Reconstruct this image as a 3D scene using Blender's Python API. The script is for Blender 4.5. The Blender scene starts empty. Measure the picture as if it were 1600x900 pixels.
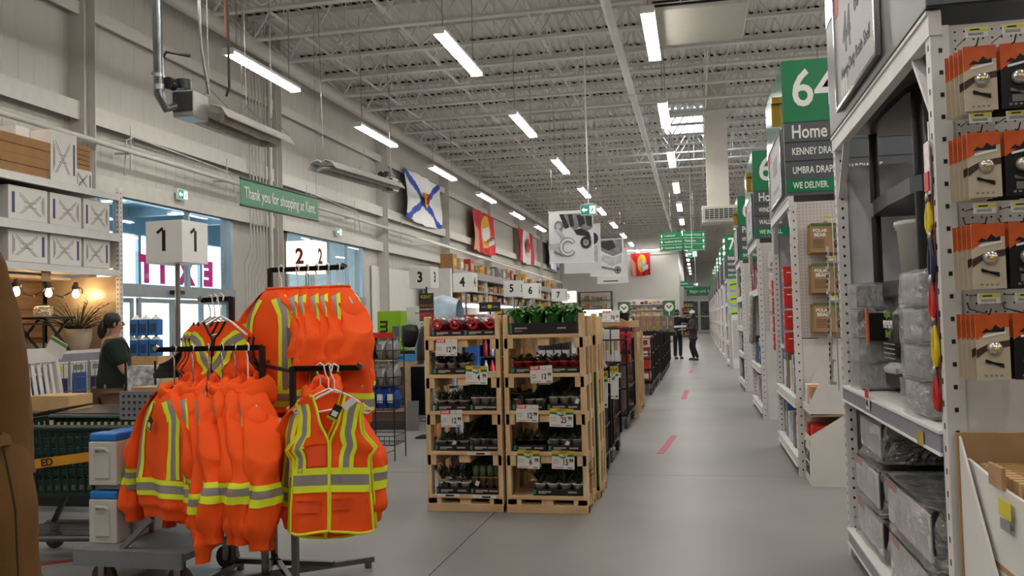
import bpy, bmesh, math, random
from mathutils import Vector, Matrix, noise
C = bpy.context.scene.collection
PI = math.pi
random.seed(7)
# ------------------------------------------------------------------ camera
YAW, PIT, ROL, FPX, EYE = .2110, .0396, -.0254, 1347., 1.5
_cy, _sy, _cp, _sp = math.cos(YAW), math.sin(YAW), math.cos(PIT), math.sin(PIT)
_f = Vector((-_sy*_cp, _cy*_cp, _sp)); _r0 = Vector((_cy, _sy, 0)); _u0 = _r0.cross(_f)
_r = _r0*math.cos(ROL)+_u0*math.sin(ROL); _u = _u0*math.cos(ROL)-_r0*math.sin(ROL)
cam = bpy.data.cameras.new('camera'); cam.sensor_width = 36; cam.lens = FPX*36/1600
cam.clip_start = .05; cam.clip_end = 400
co = bpy.data.objects.new('camera', cam); C.objects.link(co)
m = Matrix((_r, _u, -_f)).transposed().to_4x4(); m.translation = (0, 0, EYE); co.matrix_world = m
bpy.context.scene.camera = co
# ------------------------------------------------------------------ world, exposure
w = bpy.data.worlds.new('sky'); bpy.context.scene.world = w; w.use_nodes = True
bg = w.node_tree.nodes['Background']; bg.inputs[0].default_value = (.80, .91, 1, 1); bg.inputs[1].default_value = 3.2
vs = bpy.context.scene.view_settings
vs.view_transform = 'Standard'; vs.look = 'None'; vs.exposure = 0.66; vs.gamma = 1; vs.use_curve_mapping = False
LAMP = 26.0      # radiance of the LED strips
# ------------------------------------------------------------------ materials
def lin(h):
    if isinstance(h, str):
        h = [int(h[i:i+2], 16)/255 for i in (0, 2, 4)]
    return tuple(c/12.92 if c <= .04045 else ((c+.055)/1.055)**2.4 for c in h)+(1,)
MATS = {}
def mat(name, col, rough=.55, metal=0, var=.10, scale=6, bump=0, bscale=40, emit=0, alpha=1, coat=0, trans=0, stretch=None, spec=.5, hard=False):
    if name in MATS: return MATS[name]
    mt = bpy.data.materials.new(name); mt.use_nodes = True
    nt = mt.node_tree; b = nt.nodes['Principled BSDF']; L = nt.links.new
    c = lin(col)
    b.inputs['Base Color'].default_value = c; b.inputs['Roughness'].default_value = rough
    b.inputs['Metallic'].default_value = metal; b.inputs['Specular IOR Level'].default_value = spec
    if coat: b.inputs['Coat Weight'].default_value = coat; b.inputs['Coat Roughness'].default_value = .12
    if trans: b.inputs['Transmission Weight'].default_value = trans
    if alpha < 1: b.inputs['Alpha'].default_value = alpha
    if emit:
        b.inputs['Emission Color'].default_value = c; b.inputs['Emission Strength'].default_value = emit
    if var or bump:
        tc = nt.nodes.new('ShaderNodeTexCoord'); src = tc.outputs['Object']
        if stretch:
            mp = nt.nodes.new('ShaderNodeMapping'); mp.inputs['Scale'].default_value = stretch; L(src, mp.inputs[0]); src = mp.outputs[0]
    if var:
        n = nt.nodes.new('ShaderNodeTexNoise'); n.inputs['Scale'].default_value = scale; n.inputs['Detail'].default_value = 4; L(src, n.inputs['Vector'])
        r = nt.nodes.new('ShaderNodeValToRGB'); e = r.color_ramp.elements
        if hard: e[0].position, e[1].position = .47, .53
        else: e[0].position, e[1].position = .3, .7
        e[0].color = tuple(max(0, x*(1-var)) for x in c[:3])+(1,); e[1].color = tuple(min(1, x*(1+var)) for x in c[:3])+(1,)
        L(n.outputs['Fac'], r.inputs[0]); L(r.outputs[0], b.inputs['Base Color'])
    if bump:
        n2 = nt.nodes.new('ShaderNodeTexNoise'); n2.inputs['Scale'].default_value = bscale; n2.inputs['Detail'].default_value = 3; L(src, n2.inputs['Vector'])
        bp = nt.nodes.new('ShaderNodeBump'); bp.inputs['Strength'].default_value = bump; bp.inputs['Distance'].default_value = .02
        L(n2.outputs['Fac'], bp.inputs['Height']); L(bp.outputs[0], b.inputs['Normal'])
    MATS[name] = mt
    return mt
def wood(name, c1, c2, stretch=(3, 3, 40), rough=.6):
    """plank wood: streaks along one axis"""
    if name in MATS: return MATS[name]
    mt = bpy.data.materials.new(name); mt.use_nodes = True
    nt = mt.node_tree; b = nt.nodes['Principled BSDF']; L = nt.links.new
    tc = nt.nodes.new('ShaderNodeTexCoord'); mp = nt.nodes.new('ShaderNodeMapping'); mp.inputs['Scale'].default_value = stretch
    n = nt.nodes.new('ShaderNodeTexNoise'); n.inputs['Scale'].default_value = 1.6; n.inputs['Detail'].default_value = 6; n.inputs['Distortion'].default_value = .6
    r = nt.nodes.new('ShaderNodeValToRGB'); r.color_ramp.elements[0].position = .32; r.color_ramp.elements[1].position = .68
    r.color_ramp.elements[0].color = lin(c1); r.color_ramp.elements[1].color = lin(c2)
    L(tc.outputs['Object'], mp.inputs[0]); L(mp.outputs[0], n.inputs['Vector']); L(n.outputs['Fac'], r.inputs[0]); L(r.outputs[0], b.inputs['Base Color'])
    b.inputs['Roughness'].default_value = rough; MATS[name] = mt
    return mt
def film(name, col, opac, rough=.12):
    """wrinkled clear plastic film"""
    if name in MATS: return MATS[name]
    mt = bpy.data.materials.new(name); mt.use_nodes = True
    nt = mt.node_tree; L = nt.links.new; nt.nodes.remove(nt.nodes['Principled BSDF'])
    o = nt.nodes['Material Output']; t = nt.nodes.new('ShaderNodeBsdfTransparent'); g = nt.nodes.new('ShaderNodeBsdfGlossy'); d = nt.nodes.new('ShaderNodeBsdfDiffuse')
    g.inputs['Roughness'].default_value = rough; d.inputs['Color'].default_value = lin(col)
    tc = nt.nodes.new('ShaderNodeTexCoord'); n = nt.nodes.new('ShaderNodeTexNoise'); n.inputs['Scale'].default_value = 9; n.inputs['Detail'].default_value = 6; n.inputs['Distortion'].default_value = 2.2
    bp = nt.nodes.new('ShaderNodeBump'); bp.inputs['Strength'].default_value = 1; bp.inputs['Distance'].default_value = .07
    L(tc.outputs['Object'], n.inputs['Vector']); L(n.outputs['Fac'], bp.inputs['Height']); L(bp.outputs[0], g.inputs['Normal']); L(bp.outputs[0], d.inputs['Normal'])
    m1 = nt.nodes.new('ShaderNodeMixShader'); m1.inputs[0].default_value = opac; L(t.outputs[0], m1.inputs[1]); L(d.outputs[0], m1.inputs[2])
    m2 = nt.nodes.new('ShaderNodeMixShader'); m2.inputs[0].default_value = .26; L(m1.outputs[0], m2.inputs[1]); L(g.outputs[0], m2.inputs[2])
    L(m2.outputs[0], o.inputs[0]); MATS[name] = mt
    return mt
def vinyl(name, col):
    """translucent coloured lettering film"""
    mt = bpy.data.materials.new(name); mt.use_nodes = True; nt = mt.node_tree; L = nt.links.new; nt.nodes.remove(nt.nodes['Principled BSDF'])
    a = nt.nodes.new('ShaderNodeBsdfTranslucent'); d = nt.nodes.new('ShaderNodeBsdfDiffuse'); a.inputs[0].default_value = lin(col); d.inputs[0].default_value = lin(col)
    m_ = nt.nodes.new('ShaderNodeMixShader'); m_.inputs[0].default_value = .4; L(a.outputs[0], m_.inputs[1]); L(d.outputs[0], m_.inputs[2]); L(m_.outputs[0], nt.nodes['Material Output'].inputs[0]); MATS[name] = mt
    return mt
def glass(name, tint, refl=.08):
    if name in MATS: return MATS[name]
    mt = bpy.data.materials.new(name); mt.use_nodes = True
    nt = mt.node_tree; L = nt.links.new; nt.nodes.remove(nt.nodes['Principled BSDF'])
    o = nt.nodes['Material Output']; t = nt.nodes.new('ShaderNodeBsdfTransparent'); t.inputs[0].default_value = lin(tint); g = nt.nodes.new('ShaderNodeBsdfGlossy'); g.inputs['Roughness'].default_value = .02
    m1 = nt.nodes.new('ShaderNodeMixShader'); m1.inputs[0].default_value = refl; L(t.outputs[0], m1.inputs[1]); L(g.outputs[0], m1.inputs[2]); L(m1.outputs[0], o.inputs[0])
    MATS[name] = mt
    return mt
# ------------------------------------------------------------------ mesh builder
class MB:
    def __init__(s): s.v = []; s.f = []; s.m = []; s.s = []
    def add(s, vs, fs, mi=0, sm=False, M=None):
        o = len(s.v)
        for p in vs:
            p = Vector(p); s.v.append(tuple(M @ p) if M is not None else tuple(p))
        for k, f in enumerate(fs):
            s.f.append(tuple(i+o for i in f)); s.m.append(mi if isinstance(mi, int) else mi[k]); s.s.append(sm)
        return s
    def box(s, c, d, mi=0, M=None, rz=0):
        x, y, z = d[0]/2, d[1]/2, d[2]/2; cz, sz = math.cos(rz), math.sin(rz)
        vs = [(c[0]+cz*a*x-sz*b*y, c[1]+sz*a*x+cz*b*y, c[2]+e*z) for a in (-1, 1) for b in (-1, 1) for e in (-1, 1)]
        return s.add(vs, [(0, 1, 3, 2), (4, 6, 7, 5), (0, 4, 5, 1), (2, 3, 7, 6), (0, 2, 6, 4), (1, 5, 7, 3)], mi, False, M)
    def bb(s, x0, x1, y0, y1, z0, z1, mi=0, M=None):
        return s.box(((x0+x1)/2, (y0+y1)/2, (z0+z1)/2), (abs(x1-x0), abs(y1-y0), abs(z1-z0)), mi, M)
    def bar(s, p, q, w, h=None, mi=0, up=(0, 0, 1)):
        p = Vector(p); q = Vector(q); h = h or w; d = (q-p).normalized(); up = Vector(up)
        if abs(d.dot(up)) > .98: up = Vector((0, 1, 0))
        a = d.cross(up).normalized()*(w/2); b = a.cross(d).normalized()*(h/2)
        vs = [p-a-b, p+a-b, p+a+b, p-a+b, q-a-b, q+a-b, q+a+b, q-a+b]
        return s.add(vs, [(0, 1, 2, 3), (7, 6, 5, 4), (0, 4, 5, 1), (1, 5, 6, 2), (2, 6, 7, 3), (3, 7, 4, 0)], mi)
    def tube(s, pts, r, n=8, mi=0, caps=True, sq=1):
        pts = [Vector(p) for p in pts]; k = len(pts); rs = r if isinstance(r, (list, tuple)) else [r]*k
        vs = []; fs = []; pa = None
        for i, p in enumerate(pts):
            d = (pts[min(i+1, k-1)]-pts[max(i-1, 0)]).normalized()
            if pa is None:
                up = Vector((0, 0, 1)) if abs(d.z) < .9 else Vector((0, 1, 0)); pa = d.cross(up).normalized()
            else: pa = (pa-d*pa.dot(d)).normalized()
            pb = d.cross(pa)
            for j in range(n):
                t = 2*PI*j/n; vs.append(p+pa*math.cos(t)*rs[i]+pb*math.sin(t)*rs[i]*sq)
        for i in range(k-1):
            for j in range(n): fs.append((i*n+j, i*n+(j+1) % n, (i+1)*n+(j+1) % n, (i+1)*n+j))
        s.add(vs, fs, mi, True)
        if caps: s.add(vs[:n], [tuple(range(n))[::-1]], mi); s.add(vs[-n:], [tuple(range(n))], mi)
        return s
    def cyl(s, p, q, r, n=10, mi=0): return s.tube([p, q], r, n, mi)
    def lathe(s, prof, n=14, c=(0, 0, 0), mi=0, sx=1, sy=1, sm=True, M=None):
        vs = [(c[0]+r*math.cos(2*PI*j/n)*sx, c[1]+r*math.sin(2*PI*j/n)*sy, c[2]+z) for r, z in prof for j in range(n)]
        fs = [(i*n+j, i*n+(j+1) % n, (i+1)*n+(j+1) % n, (i+1)*n+j) for i in range(len(prof)-1) for j in range(n)]
        return s.add(vs, fs, mi, sm, M)
    def grid(s, fn, nu, nv, closed=False, mi=0, sm=True, flip=False):
        cu = nu if closed else nu+1
        vs = [fn(i/nu, j/nv) for j in range(nv+1) for i in range(cu)]; fs = []; ms = []
        for j in range(nv):
            for i in range(nu):
                a, b = j*cu+i, j*cu+(i+1) % cu if closed else j*cu+i+1
                q = (a, b, b+cu, a+cu); fs.append(q[::-1] if flip else q); ms.append(mi(i, j) if callable(mi) else mi)
        return s.add(vs, fs, ms, sm)
    def prism(s, poly, d, M=None, mi=0):
        """2-D outline in x/y, extruded from z=0 to z=d, placed by M"""
        n = len(poly); vs = [(x, y, 0) for x, y in poly]+[(x, y, d) for x, y in poly]
        return s.add(vs, [tuple(range(n))[::-1], tuple(range(n, 2*n))]+[(i, (i+1) % n, n+(i+1) % n, n+i) for i in range(n)], mi, False, M)
    def mesh(s, name, mats):
        me = bpy.data.meshes.new(name); me.from_pydata(s.v, [], s.f)
        for mt in (mats if isinstance(mats, (list, tuple)) else [mats]): me.materials.append(mt)
        me.polygons.foreach_set('material_index', s.m); me.polygons.foreach_set('use_smooth', s.s); me.update()
        return me
    def build(s, name, mats, parent=None, loc=None, bev=0, label=None):
        return put(name, s.mesh(name, mats), parent, loc, bev, label)
def put(name, me, parent=None, loc=None, bev=0, label=None, rz=None):
    o = bpy.data.objects.new(name, me); C.objects.link(o)
    if parent is not None: o.parent = parent
    if loc is not None: o.location = loc
    if rz is not None: o.rotation_euler[2] = rz
    if bev:
        b = o.modifiers.new('bevel', 'BEVEL'); b.width = bev; b.segments = 2; b.limit_method = 'ANGLE'
    if label: o['label'] = label
    return o
def tag(o, label, cat, group=None):
    o['label'] = label; o['category'] = cat
    if group: o['group'] = group
    return o
def thing(name, label, cat, loc=(0, 0, 0), rz=0, group=None):
    o = bpy.data.objects.new(name, None); C.objects.link(o); o.location = loc; o.rotation_euler = (0, 0, rz); o.empty_display_size = .1
    return tag(o, label, cat, group)
def kind(o, k): o['kind'] = k; return o
def copy_tree(o, loc, rz=None, label=None, group=None):
    c = o.copy(); C.objects.link(c); c.location = loc
    if rz is not None: c.rotation_euler = (0, 0, rz)
    if label: c['label'] = label
    if group: c['group'] = group
    for ch in KIDS.get(o.name, None) or [x for x in C.objects if x.parent == o]:
        d = ch.copy(); C.objects.link(d); d.parent = c
        for g in [x for x in C.objects if x.parent == ch]:
            e = g.copy(); C.objects.link(e); e.parent = d
    return c
KIDS = {}
ORD = ['first', 'second', 'third', 'fourth', 'fifth', 'sixth', 'seventh', 'eighth', 'ninth', 'tenth', 'eleventh', 'twelfth', 'thirteenth', 'fourteenth', 'fifteenth', 'sixteenth', 'seventeenth', 'eighteenth', 'nineteenth', 'twentieth']
ORD += ['twenty-'+x for x in ORD[:9]]+['thirtieth']+['thirty-'+x for x in ORD[:9]]+['fortieth']+['forty-'+x for x in ORD[:9]]+['fiftieth']+['fifty-'+x for x in ORD[:9]]+['sixtieth']+['sixty-'+x for x in ORD[:9]]
# facing frames for flat things: local x = reading direction, y = up, z = towards the viewer
def face(loc, way='S', tilt=0, roll=0, yaw=0):
    R = {'S': Matrix(((1, 0, 0), (0, 0, -1), (0, 1, 0))), 'W': Matrix(((0, 0, -1), (-1, 0, 0), (0, 1, 0))), 'E': Matrix(((0, 0, 1), (1, 0, 0), (0, 1, 0)))}[way].to_4x4()
    return Matrix.Translation(loc) @ Matrix.Rotation(yaw, 4, 'Z') @ R @ Matrix.Rotation(tilt, 4, 'X') @ Matrix.Rotation(roll, 4, 'Z')
TXT = {}
def text(st, size, mt, parent, M, name='lettering', align='CENTER', bold=0, sx=1, depth=.001, mirror=False):
    key = (st, size, align, bold, sx, depth, mt.name, mirror)
    if key not in TXT:
        cu = bpy.data.curves.new('lettering', 'FONT'); cu.body = st; cu.size = size; cu.align_x = align; cu.align_y = 'CENTER'; cu.offset = bold*size; cu.extrude = depth; cu.resolution_u = 3
        t = bpy.data.objects.new('lettering', cu); C.objects.link(t)
        me = bpy.data.meshes.new_from_object(t); bpy.data.objects.remove(t); bpy.data.curves.remove(cu)
        me.materials.clear(); me.materials.append(mt)
        for v in me.vertices: v.co.x *= sx*(-1 if mirror else 1)
        TXT[key] = me
    o = bpy.data.objects.new(name, TXT[key]); C.objects.link(o); o.parent = parent; o.matrix_basis = M
    return o
def sheet(name, wd, ht, mats, parent, M, th=.003, mi=0):
    """a flat card centred on M, its face towards local +z"""
    b = MB().box((0, 0, -th/2), (wd, ht, th), mi); o = b.build(name, mats, parent); o.matrix_basis = M
    return o
# shared materials
white = mat('white_paint', 'e8e8e4', .45, var=.04)
offwhite = mat('shelf_white', 'dcd9d6', .45, var=.06, scale=5)
black = mat('black_plastic', '141516', .4, var=.2)
blackp = mat('black_print', '0d0d0d', .5, var=.1)
steel = mat('brushed_steel', '9a9896', .3, .9, var=.1)
chrome = mat('chrome', 'c8c6c4', .15, 1, var=.05)
dmetal = mat('dark_bar_steel', '2b2420', .3, .8, var=.2)
green = mat('sign_green', '0a7a4c', .35, var=.05)
greyp = mat('sign_grey', '55595e', .4, var=.06)
card = mat('brown_cardboard', 'ad8a62', .8, var=.1, scale=9)
kraft = mat('kraft_board', 'c09c6c', .8, var=.08, scale=9)
wcard = mat('white_cardboard', 'dedbd6', .6, var=.04, scale=4)
redp = mat('red_print', 'c8241c', .45, var=.08)
yellowp = mat('yellow_print', 'e3d53a', .5, var=.06)
bluep = mat('blue_print', '2b5fa8', .45, var=.1)
wire = mat('dark_wire', '26282a', .4, .6, var=.15)
rubber = mat('grey_rubber', '3b3a3a', .7, var=.15)
inkgrey = mat('grey_print', '8b8b8e', .6, var=.1)
navy = mat('navy_print', '3c4470', .5, var=.1)
# ================================================================== SETTING
HC = 8.25; XL, XR, YN, YF = -9.5, 24.0, -14.0, 90.0
def struct(name): 
    o = bpy.data.objects.new(name, None); C.objects.link(o); return kind(o, 'structure')
# floor: concrete bays with saw-cut joints
fm = mat('polished_concrete', '8b8a88', .40, var=.10, scale=.9, bump=.02, bscale=3, spec=.42)
fl = struct('floor'); MB().bb(XL-8, XR, YN, YF, -.3, -.02).build('joint_bed', mat('joint_filler', '3c3a38', .9), fl)
xs = [XL, -6.2, -1.62, 4.2, 10.4, 17, XR]; ys = [YN, -5.6, .4, 4.2, 8.42, 14.5, 20.6, 26.7, 33, 39.5, 46, 52, 58, 64, 71, 78, 84, YF]
for i in range(len(xs)-1):
    for j in range(len(ys)-1):
        MB().bb(xs[i]+.004, xs[i+1]-.004, ys[j]+.004, ys[j+1]-.004, -.1, 0).build('floor_slab', fm, fl)
MB().bb(XL-8, XL-.0, YN, YF, -.1, -.002).build('vestibule_slab', fm, fl)
# left wall: ribbed liner panels, girts, columns
wm = mat('liner_panel', 'b9b5ae', .5, var=.05, scale=.6); gm = mat('girt_steel', 'c3bfb8', .5, var=.05)
wl = struct('wall_left')
def liner(y0, y1, z0, z1, parent=wl, x=XL, name='wall_panel'):
    b = MB(); y = y0
    while y < y1-.01:
        ye = min(y+.30, y1); a = x-.006
        pr = [(x, y), (x, y+(ye-y)*.74), (a, y+(ye-y)*.8), (a, y+(ye-y)*.94), (x, ye)]
        for k in range(4):
            b.add([(pr[k][0], pr[k][1], z0), (pr[k+1][0], pr[k+1][1], z0), (pr[k+1][0], pr[k+1][1], z1), (pr[k][0], pr[k][1], z1)], [(0, 1, 2, 3)])
        y = ye
    b.add([(x-.2, y0, z0), (x-.2, y1, z0), (x-.2, y1, z1), (x-.2, y0, z1)], [(3, 2, 1, 0)])
    b.add([(x, y0, z0), (x, y1, z0), (x-.2, y1, z0), (x-.2, y0, z0)], [(3, 2, 1, 0)])
    b.add([(x, y1, z0), (x, y1, z1), (x-.2, y1, z1), (x-.2, y1, z0)], [(3, 2, 1, 0)]); b.add([(x, y0, z0), (x, y0, z1), (x-.2, y0, z1), (x-.2, y0, z0)], [(0, 1, 2, 3)])
    b.build(name, wm, parent)
COLY = [-7.4, -.9, 5.2, 11.75, 18.05, 24.95, 31.7, 38.6, 45.4, 52.2, 58.6]
OPEN = [(12.05, 16.3), (18.75, 23.5)]
HEAD = 3.84
for k in range(len(COLY)-1): liner(COLY[k], COLY[k+1], HEAD, HC)
liner(YN, COLY[0], 0, HC); liner(58.6, 62, 0, HC)
liner(COLY[0], COLY[2], 0, HEAD); liner(COLY[2], OPEN[0][0], 0, HEAD); liner(OPEN[0][1], OPEN[1][0], 0, HEAD); liner(OPEN[1][1], 40, 0, HEAD); liner(40, 58.6, 0, HEAD)
for y in COLY:
    MB().bb(XL, XL+.28, y-.13, y-.115, 0, HC).bb(XL, XL+.28, y+.115, y+.13, 0, HC).bb(XL+.13, XL+.145, y-.115, y+.115, 0, HC).build('column', gm, wl)
for k in range(len(COLY)-1):
    a, b_ = COLY[k]+.13, COLY[k+1]-.13
    for z, h in ((6.62, .14), (5.0, .22), (3.93, .2)):
        MB().bb(XL+.012, XL+.20, a, b_, z-h/2, z+h/2).bb(XL+.19, XL+.205, a, b_, z-h/2-.07, z+h/2).build('girt', gm, wl)
wlp = MB().bb(XL+.03, XL+.06, 24.2, 28.6, 0, 3.3); wlp.build('hoarding_panel', mat('hoarding_white', 'd6d4cf', .5, var=.03), wl)
# entrances: transom window above a pair of sliding doors
alu = mat('anodised_frame', '9fa6aa', .35, .5, var=.06); gls = glass('clear_glass', 'e9f3f6', .07)
for n, (y0, y1) in enumerate(OPEN):
    wn = struct('window_%d' % (n+1)); x = XL+.02
    f = MB().bb(x-.06, x+.06, y0, y1, HEAD-.09, HEAD).bb(x-.06, x+.06, y0, y0+.08, 2.1, HEAD).bb(x-.06, x+.06, y1-.08, y1, 2.1, HEAD).bb(x-.1, x+.12, y0, y1, 2.1, 2.32)
    ml = [y0+.08+(y1-y0-.16)*t for t in ((.14, .64) if n == 0 else (.3, .52, .78))]
    f.build('window_frame', alu, wn)
    ed = [y0+.06]+ml+[y1-.06]
    for q in ml: MB().bb(x-.05, x+.05, q-.03, q+.03, 2.32, HEAD-.09).build('mullion', alu, wn)
    for q in range(len(ed)-1): MB().bb(x-.006, x+.006, ed[q]+.03, ed[q+1]-.03, 2.32, HEAD-.09).build('pane', gls, wn)
    dn = struct('door_%d' % (n+1))
    f = MB()
    for q in (y0, y1-.1): f.bb(x-.06, x+.06, q, q+.1, 0, 2.1)
    f.build('door_frame', alu, dn)
    w4 = (y1-y0-.2)/4
    for q in range(4):
        a = y0+.1+q*w4; xx = x+(.05 if q in (1, 2) else -.03)
        MB().bb(xx-.02, xx+.02, a, a+.07, 0, 2.08).bb(xx-.02, xx+.02, a+w4-.07, a+w4, 0, 2.08).bb(xx-.02, xx+.02, a+.07, a+w4-.07, 2.0, 2.08).bb(xx-.02, xx+.02, a+.07, a+w4-.07, 0, .25).build('door_leaf', alu, dn)
        MB().bb(xx-.005, xx+.005, a+.07, a+w4-.07, .25, 2.0).build('pane', gls, dn)
    MB().box((x+.16, (y0+y1)/2, 2.2), (.09, .34, .07)).build('door_sensor', black, dn)
    if n == 0:
        mg = vinyl('magenta_print', 'ff5fae')
        for ch, yy in (('T', 14.5), ('I', 15.0), ('X', 15.8), ('E', 16.62)):
            text(ch, .66, mg, wn, face((x-.7, yy, 2.66), 'E'), bold=.07, mirror=True, depth=.001)
        MB().bb(x-.72, x-.71, 14.1, 17.0, 2.3, 3.0).build('banner_glass', gls, wn)
# vestibule beyond the glass
tr = struct('wall_vestibule'); vm = mat('vestibule_steel', '86a9bb', .5, var=.08)
MB().bb(XL-5.5, XL-.2, 9, 27, 4.85, 4.95).build('soffit', vm, tr)
for y in (11, 13.4, 15.8, 18.2, 20.6, 23): MB().bb(XL-5.5, XL-.2, y-.1, y+.1, 4.6, 4.85).build('soffit_beam', mat('vestibule_beam', '9bb6c4', .5), tr)
MB().bb(XL-5.6, XL-5.4, 9, 27, 4.15, 4.9).build('fascia', vm, tr)
for y in (9, 12, 15, 18, 21, 24, 27): MB().bb(XL-5.55, XL-5.45, y-.06, y+.06, 0, 4.15).build('post', alu, tr)
MB().bb(XL-5.6, XL-.2, 8.9, 9.0, 0, 4.9).bb(XL-5.6, XL-.2, 27, 27.1, 0, 4.9).build('side_wall', mat('vestibule_side', 'c9ccca', .6), tr)
for k, y in enumerate((12.3, 14.6, 17, 19.5, 22)):
    t = thing('strip_light', 'white strip light under the blue vestibule ceiling, '+ORD[k]+' from the left', 'light', (XL-2.8, y, 4.45), 0, 'vestibule strip lights')
    MB().box((0, 0, .04), (1.5, .14, .06)).build('housing', white, t); MB().box((0, 0, 0), (1.45, .12, .02)).build('diffuser', mat('vestibule_lamp', 'ffffff', emit=9, var=0), t)
# other walls
pw = mat('plaster_white', 'e2e0da', .6, var=.03, scale=.5); dg = mat('far_grey', 'c4c3bf', .6, var=.04, scale=.5)
wb = struct('wall_back'); MB().bb(XL-.2, -1.2, 62, 62.3, 0, HC).build('wall_panel', pw, wb); MB().bb(-1.5, -1.2, 62.3, YF, 0, HC).build('wall_return', dg, wb)
MB().bb(XL, -1.2, 61.9, 62, 6.05, HC).build('unlit_wall_top', dg, wb)  # grey slab puts the unlit look of the upper back wall into colour
wf = struct('wall_far'); MB().bb(-1.5, XR, YF, YF+.2, 0, HC).build('wall_panel', dg, wf)
d3 = struct('door_3'); whf = mat('door_white', 'd9d9d6', .5)
for k in range(3):
    x0 = -.9+k*1.1; f = MB().bb(x0, x0+1.05, YF-.12, YF-.02, 3.15, 3.3).bb(x0, x0+1.05, YF-.12, YF-.02, 0, .2).bb(x0, x0+.1, YF-.12, YF-.02, .2, 3.15).bb(x0+.95, x0+1.05, YF-.12, YF-.02, .2, 3.15).bb(x0+.1, x0+.95, YF-.12, YF-.02, 1.55, 1.65)
    f.build('door_leaf', whf, d3); MB().bb(x0+.1, x0+.95, YF-.08, YF-.06, .2, 3.15).build('pane', mat('dark_glazing', '5d6468', .1, var=.4, scale=2), d3)
wr = struct('wall_right'); MB().bb(XR, XR+.2, YN, YF, 0, HC).build('wall_panel', wm, wr)
wf2 = struct('wall_front'); MB().bb(XL-.2, XR, YN-.2, YN, 0, HC).build('wall_panel', wm, wf2)
# ceiling: fluted steel deck on open-web joists
ce = struct('ceiling'); dm = mat('deck_white', 'dad8d2', .5, var=.05, scale=.4); jm = mat('joist_white', 'd6d4ce', .45, var=.05, scale=.5)
b = MB(); x = XL-.2; P_ = .20
while x < XR:
    pr = [(x, HC+.05), (x+.06, HC+.05), (x+.08, HC+.012), (x+.18, HC+.012), (x+.2, HC+.05)]
    for k in range(4): b.add([(pr[k][0], YN, pr[k][1]), (pr[k+1][0], YN, pr[k+1][1]), (pr[k+1][0], YF, pr[k+1][1]), (pr[k][0], YF, pr[k][1])], [(0, 3, 2, 1)])
    x += P_
b.bb(XL-.2, XR, YN, YF, HC+.06, HC+.1); kind(b.build('roof_deck', dm, ce), 'stuff')
ZB, ZT = 7.15, HC-.03
def joist_mesh(xa, xb):
    b = MB()
    for dy in (-.035, .035):
        b.bb(XL+.1, xb, dy-.03, dy+.03, ZT-.012, ZT).bb(XL+.1, xb, dy-.006, dy+.006, ZT-.06, ZT)
        b.bb(xa, xb, dy-.034, dy+.034, ZB, ZB+.012).bb(xa, xb, dy*.5-.006, dy*.5+.006, ZB, ZB+.06)
    n = int((xb-xa)/1.25); dx = (xb-xa)/n
    b.bar((XL+.15, 0, ZT-.04), (xa, 0, ZB+.03), .03)
    for i in range(n):
        x0 = xa+i*dx; b.bar((x0, 0, ZB+.03), (x0+dx/2, 0, ZT-.04), .032); b.bar((x0+dx/2, 0, ZT-.04), (x0+dx, 0, ZB+.03), .032); b.bar((x0+dx/2, 0, ZT-.04), (x0+dx/2, 0, ZB+.03), .02)
    x = XL+.05   # black blocks paint the shade of the flute gaps over the top chord
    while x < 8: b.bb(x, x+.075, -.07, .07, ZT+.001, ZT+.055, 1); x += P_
    return b.mesh('joist', [jm, mat('flute_shade_black', '121212', .9, var=0)])
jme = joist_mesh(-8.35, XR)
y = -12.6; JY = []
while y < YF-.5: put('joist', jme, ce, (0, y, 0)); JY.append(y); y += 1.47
for x in (-7.4, -5.4, -2.9, .4, 3.5, 7):
    b = MB(); b.bb(x-.02, x+.02, YN, YF, ZB+.06, ZB+.1).bb(x-.02, x+.02, YN, YF, ZT-.1, ZT-.06)
    for k in range(0, len(JY)-1, 1):
        if k % 2 == 0: b.bar((x, JY[k], ZB+.08), (x, JY[k+1], ZT-.08), .03); b.bar((x, JY[k], ZT-.08), (x, JY[k+1], ZB+.08), .03)
    b.build('bridging', jm, ce)
# skylight in the deck
sk = struct('window_3'); MB().bb(-.9, 1.0, 28.3, 31.2, HC-.06, HC-.02).build('pane', mat('skylight_pane', 'e6f1ff', emit=4, var=0), sk)
MB().bb(-1.0, -.9, 28.2, 31.3, HC-.25, HC).bb(1.0, 1.1, 28.2, 31.3, HC-.25, HC).bb(-.9, 1.0, 28.2, 28.3, HC-.25, HC).bb(-.9, 1.0, 31.2, 31.3, HC-.25, HC).build('window_frame', white, sk)
# red aisle-marking tape
tp = mat('red_floor_tape', 'b8485a', .5, var=.15, scale=20)
for k, (p, q, wd) in enumerate((((-.46, 9.75), (-.34, 11.25), .075), ((-.30, 16.3), (-.27, 18.3), .1), ((-.23, 24), (-.2, 25.6), .1), ((-4.5, 4.65), (-3.3, 5.75), .06))):
    o = MB().bar((p[0], p[1], .0015), (q[0], q[1], .0015), wd, .003).build('floor_tape', mat('red_floor_tape', 'c8474e') if k < 3 else mat('dark_red_tape', 'a02020', .6), None)
    tag(o, ('worn red tape strip on the aisle floor, nearest of three', 'worn red tape strip on the aisle floor, middle of three', 'short red tape strip on the aisle floor, farthest of three', 'thin red tape line on the dark floor under the cart')[k], 'tape')
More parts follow.
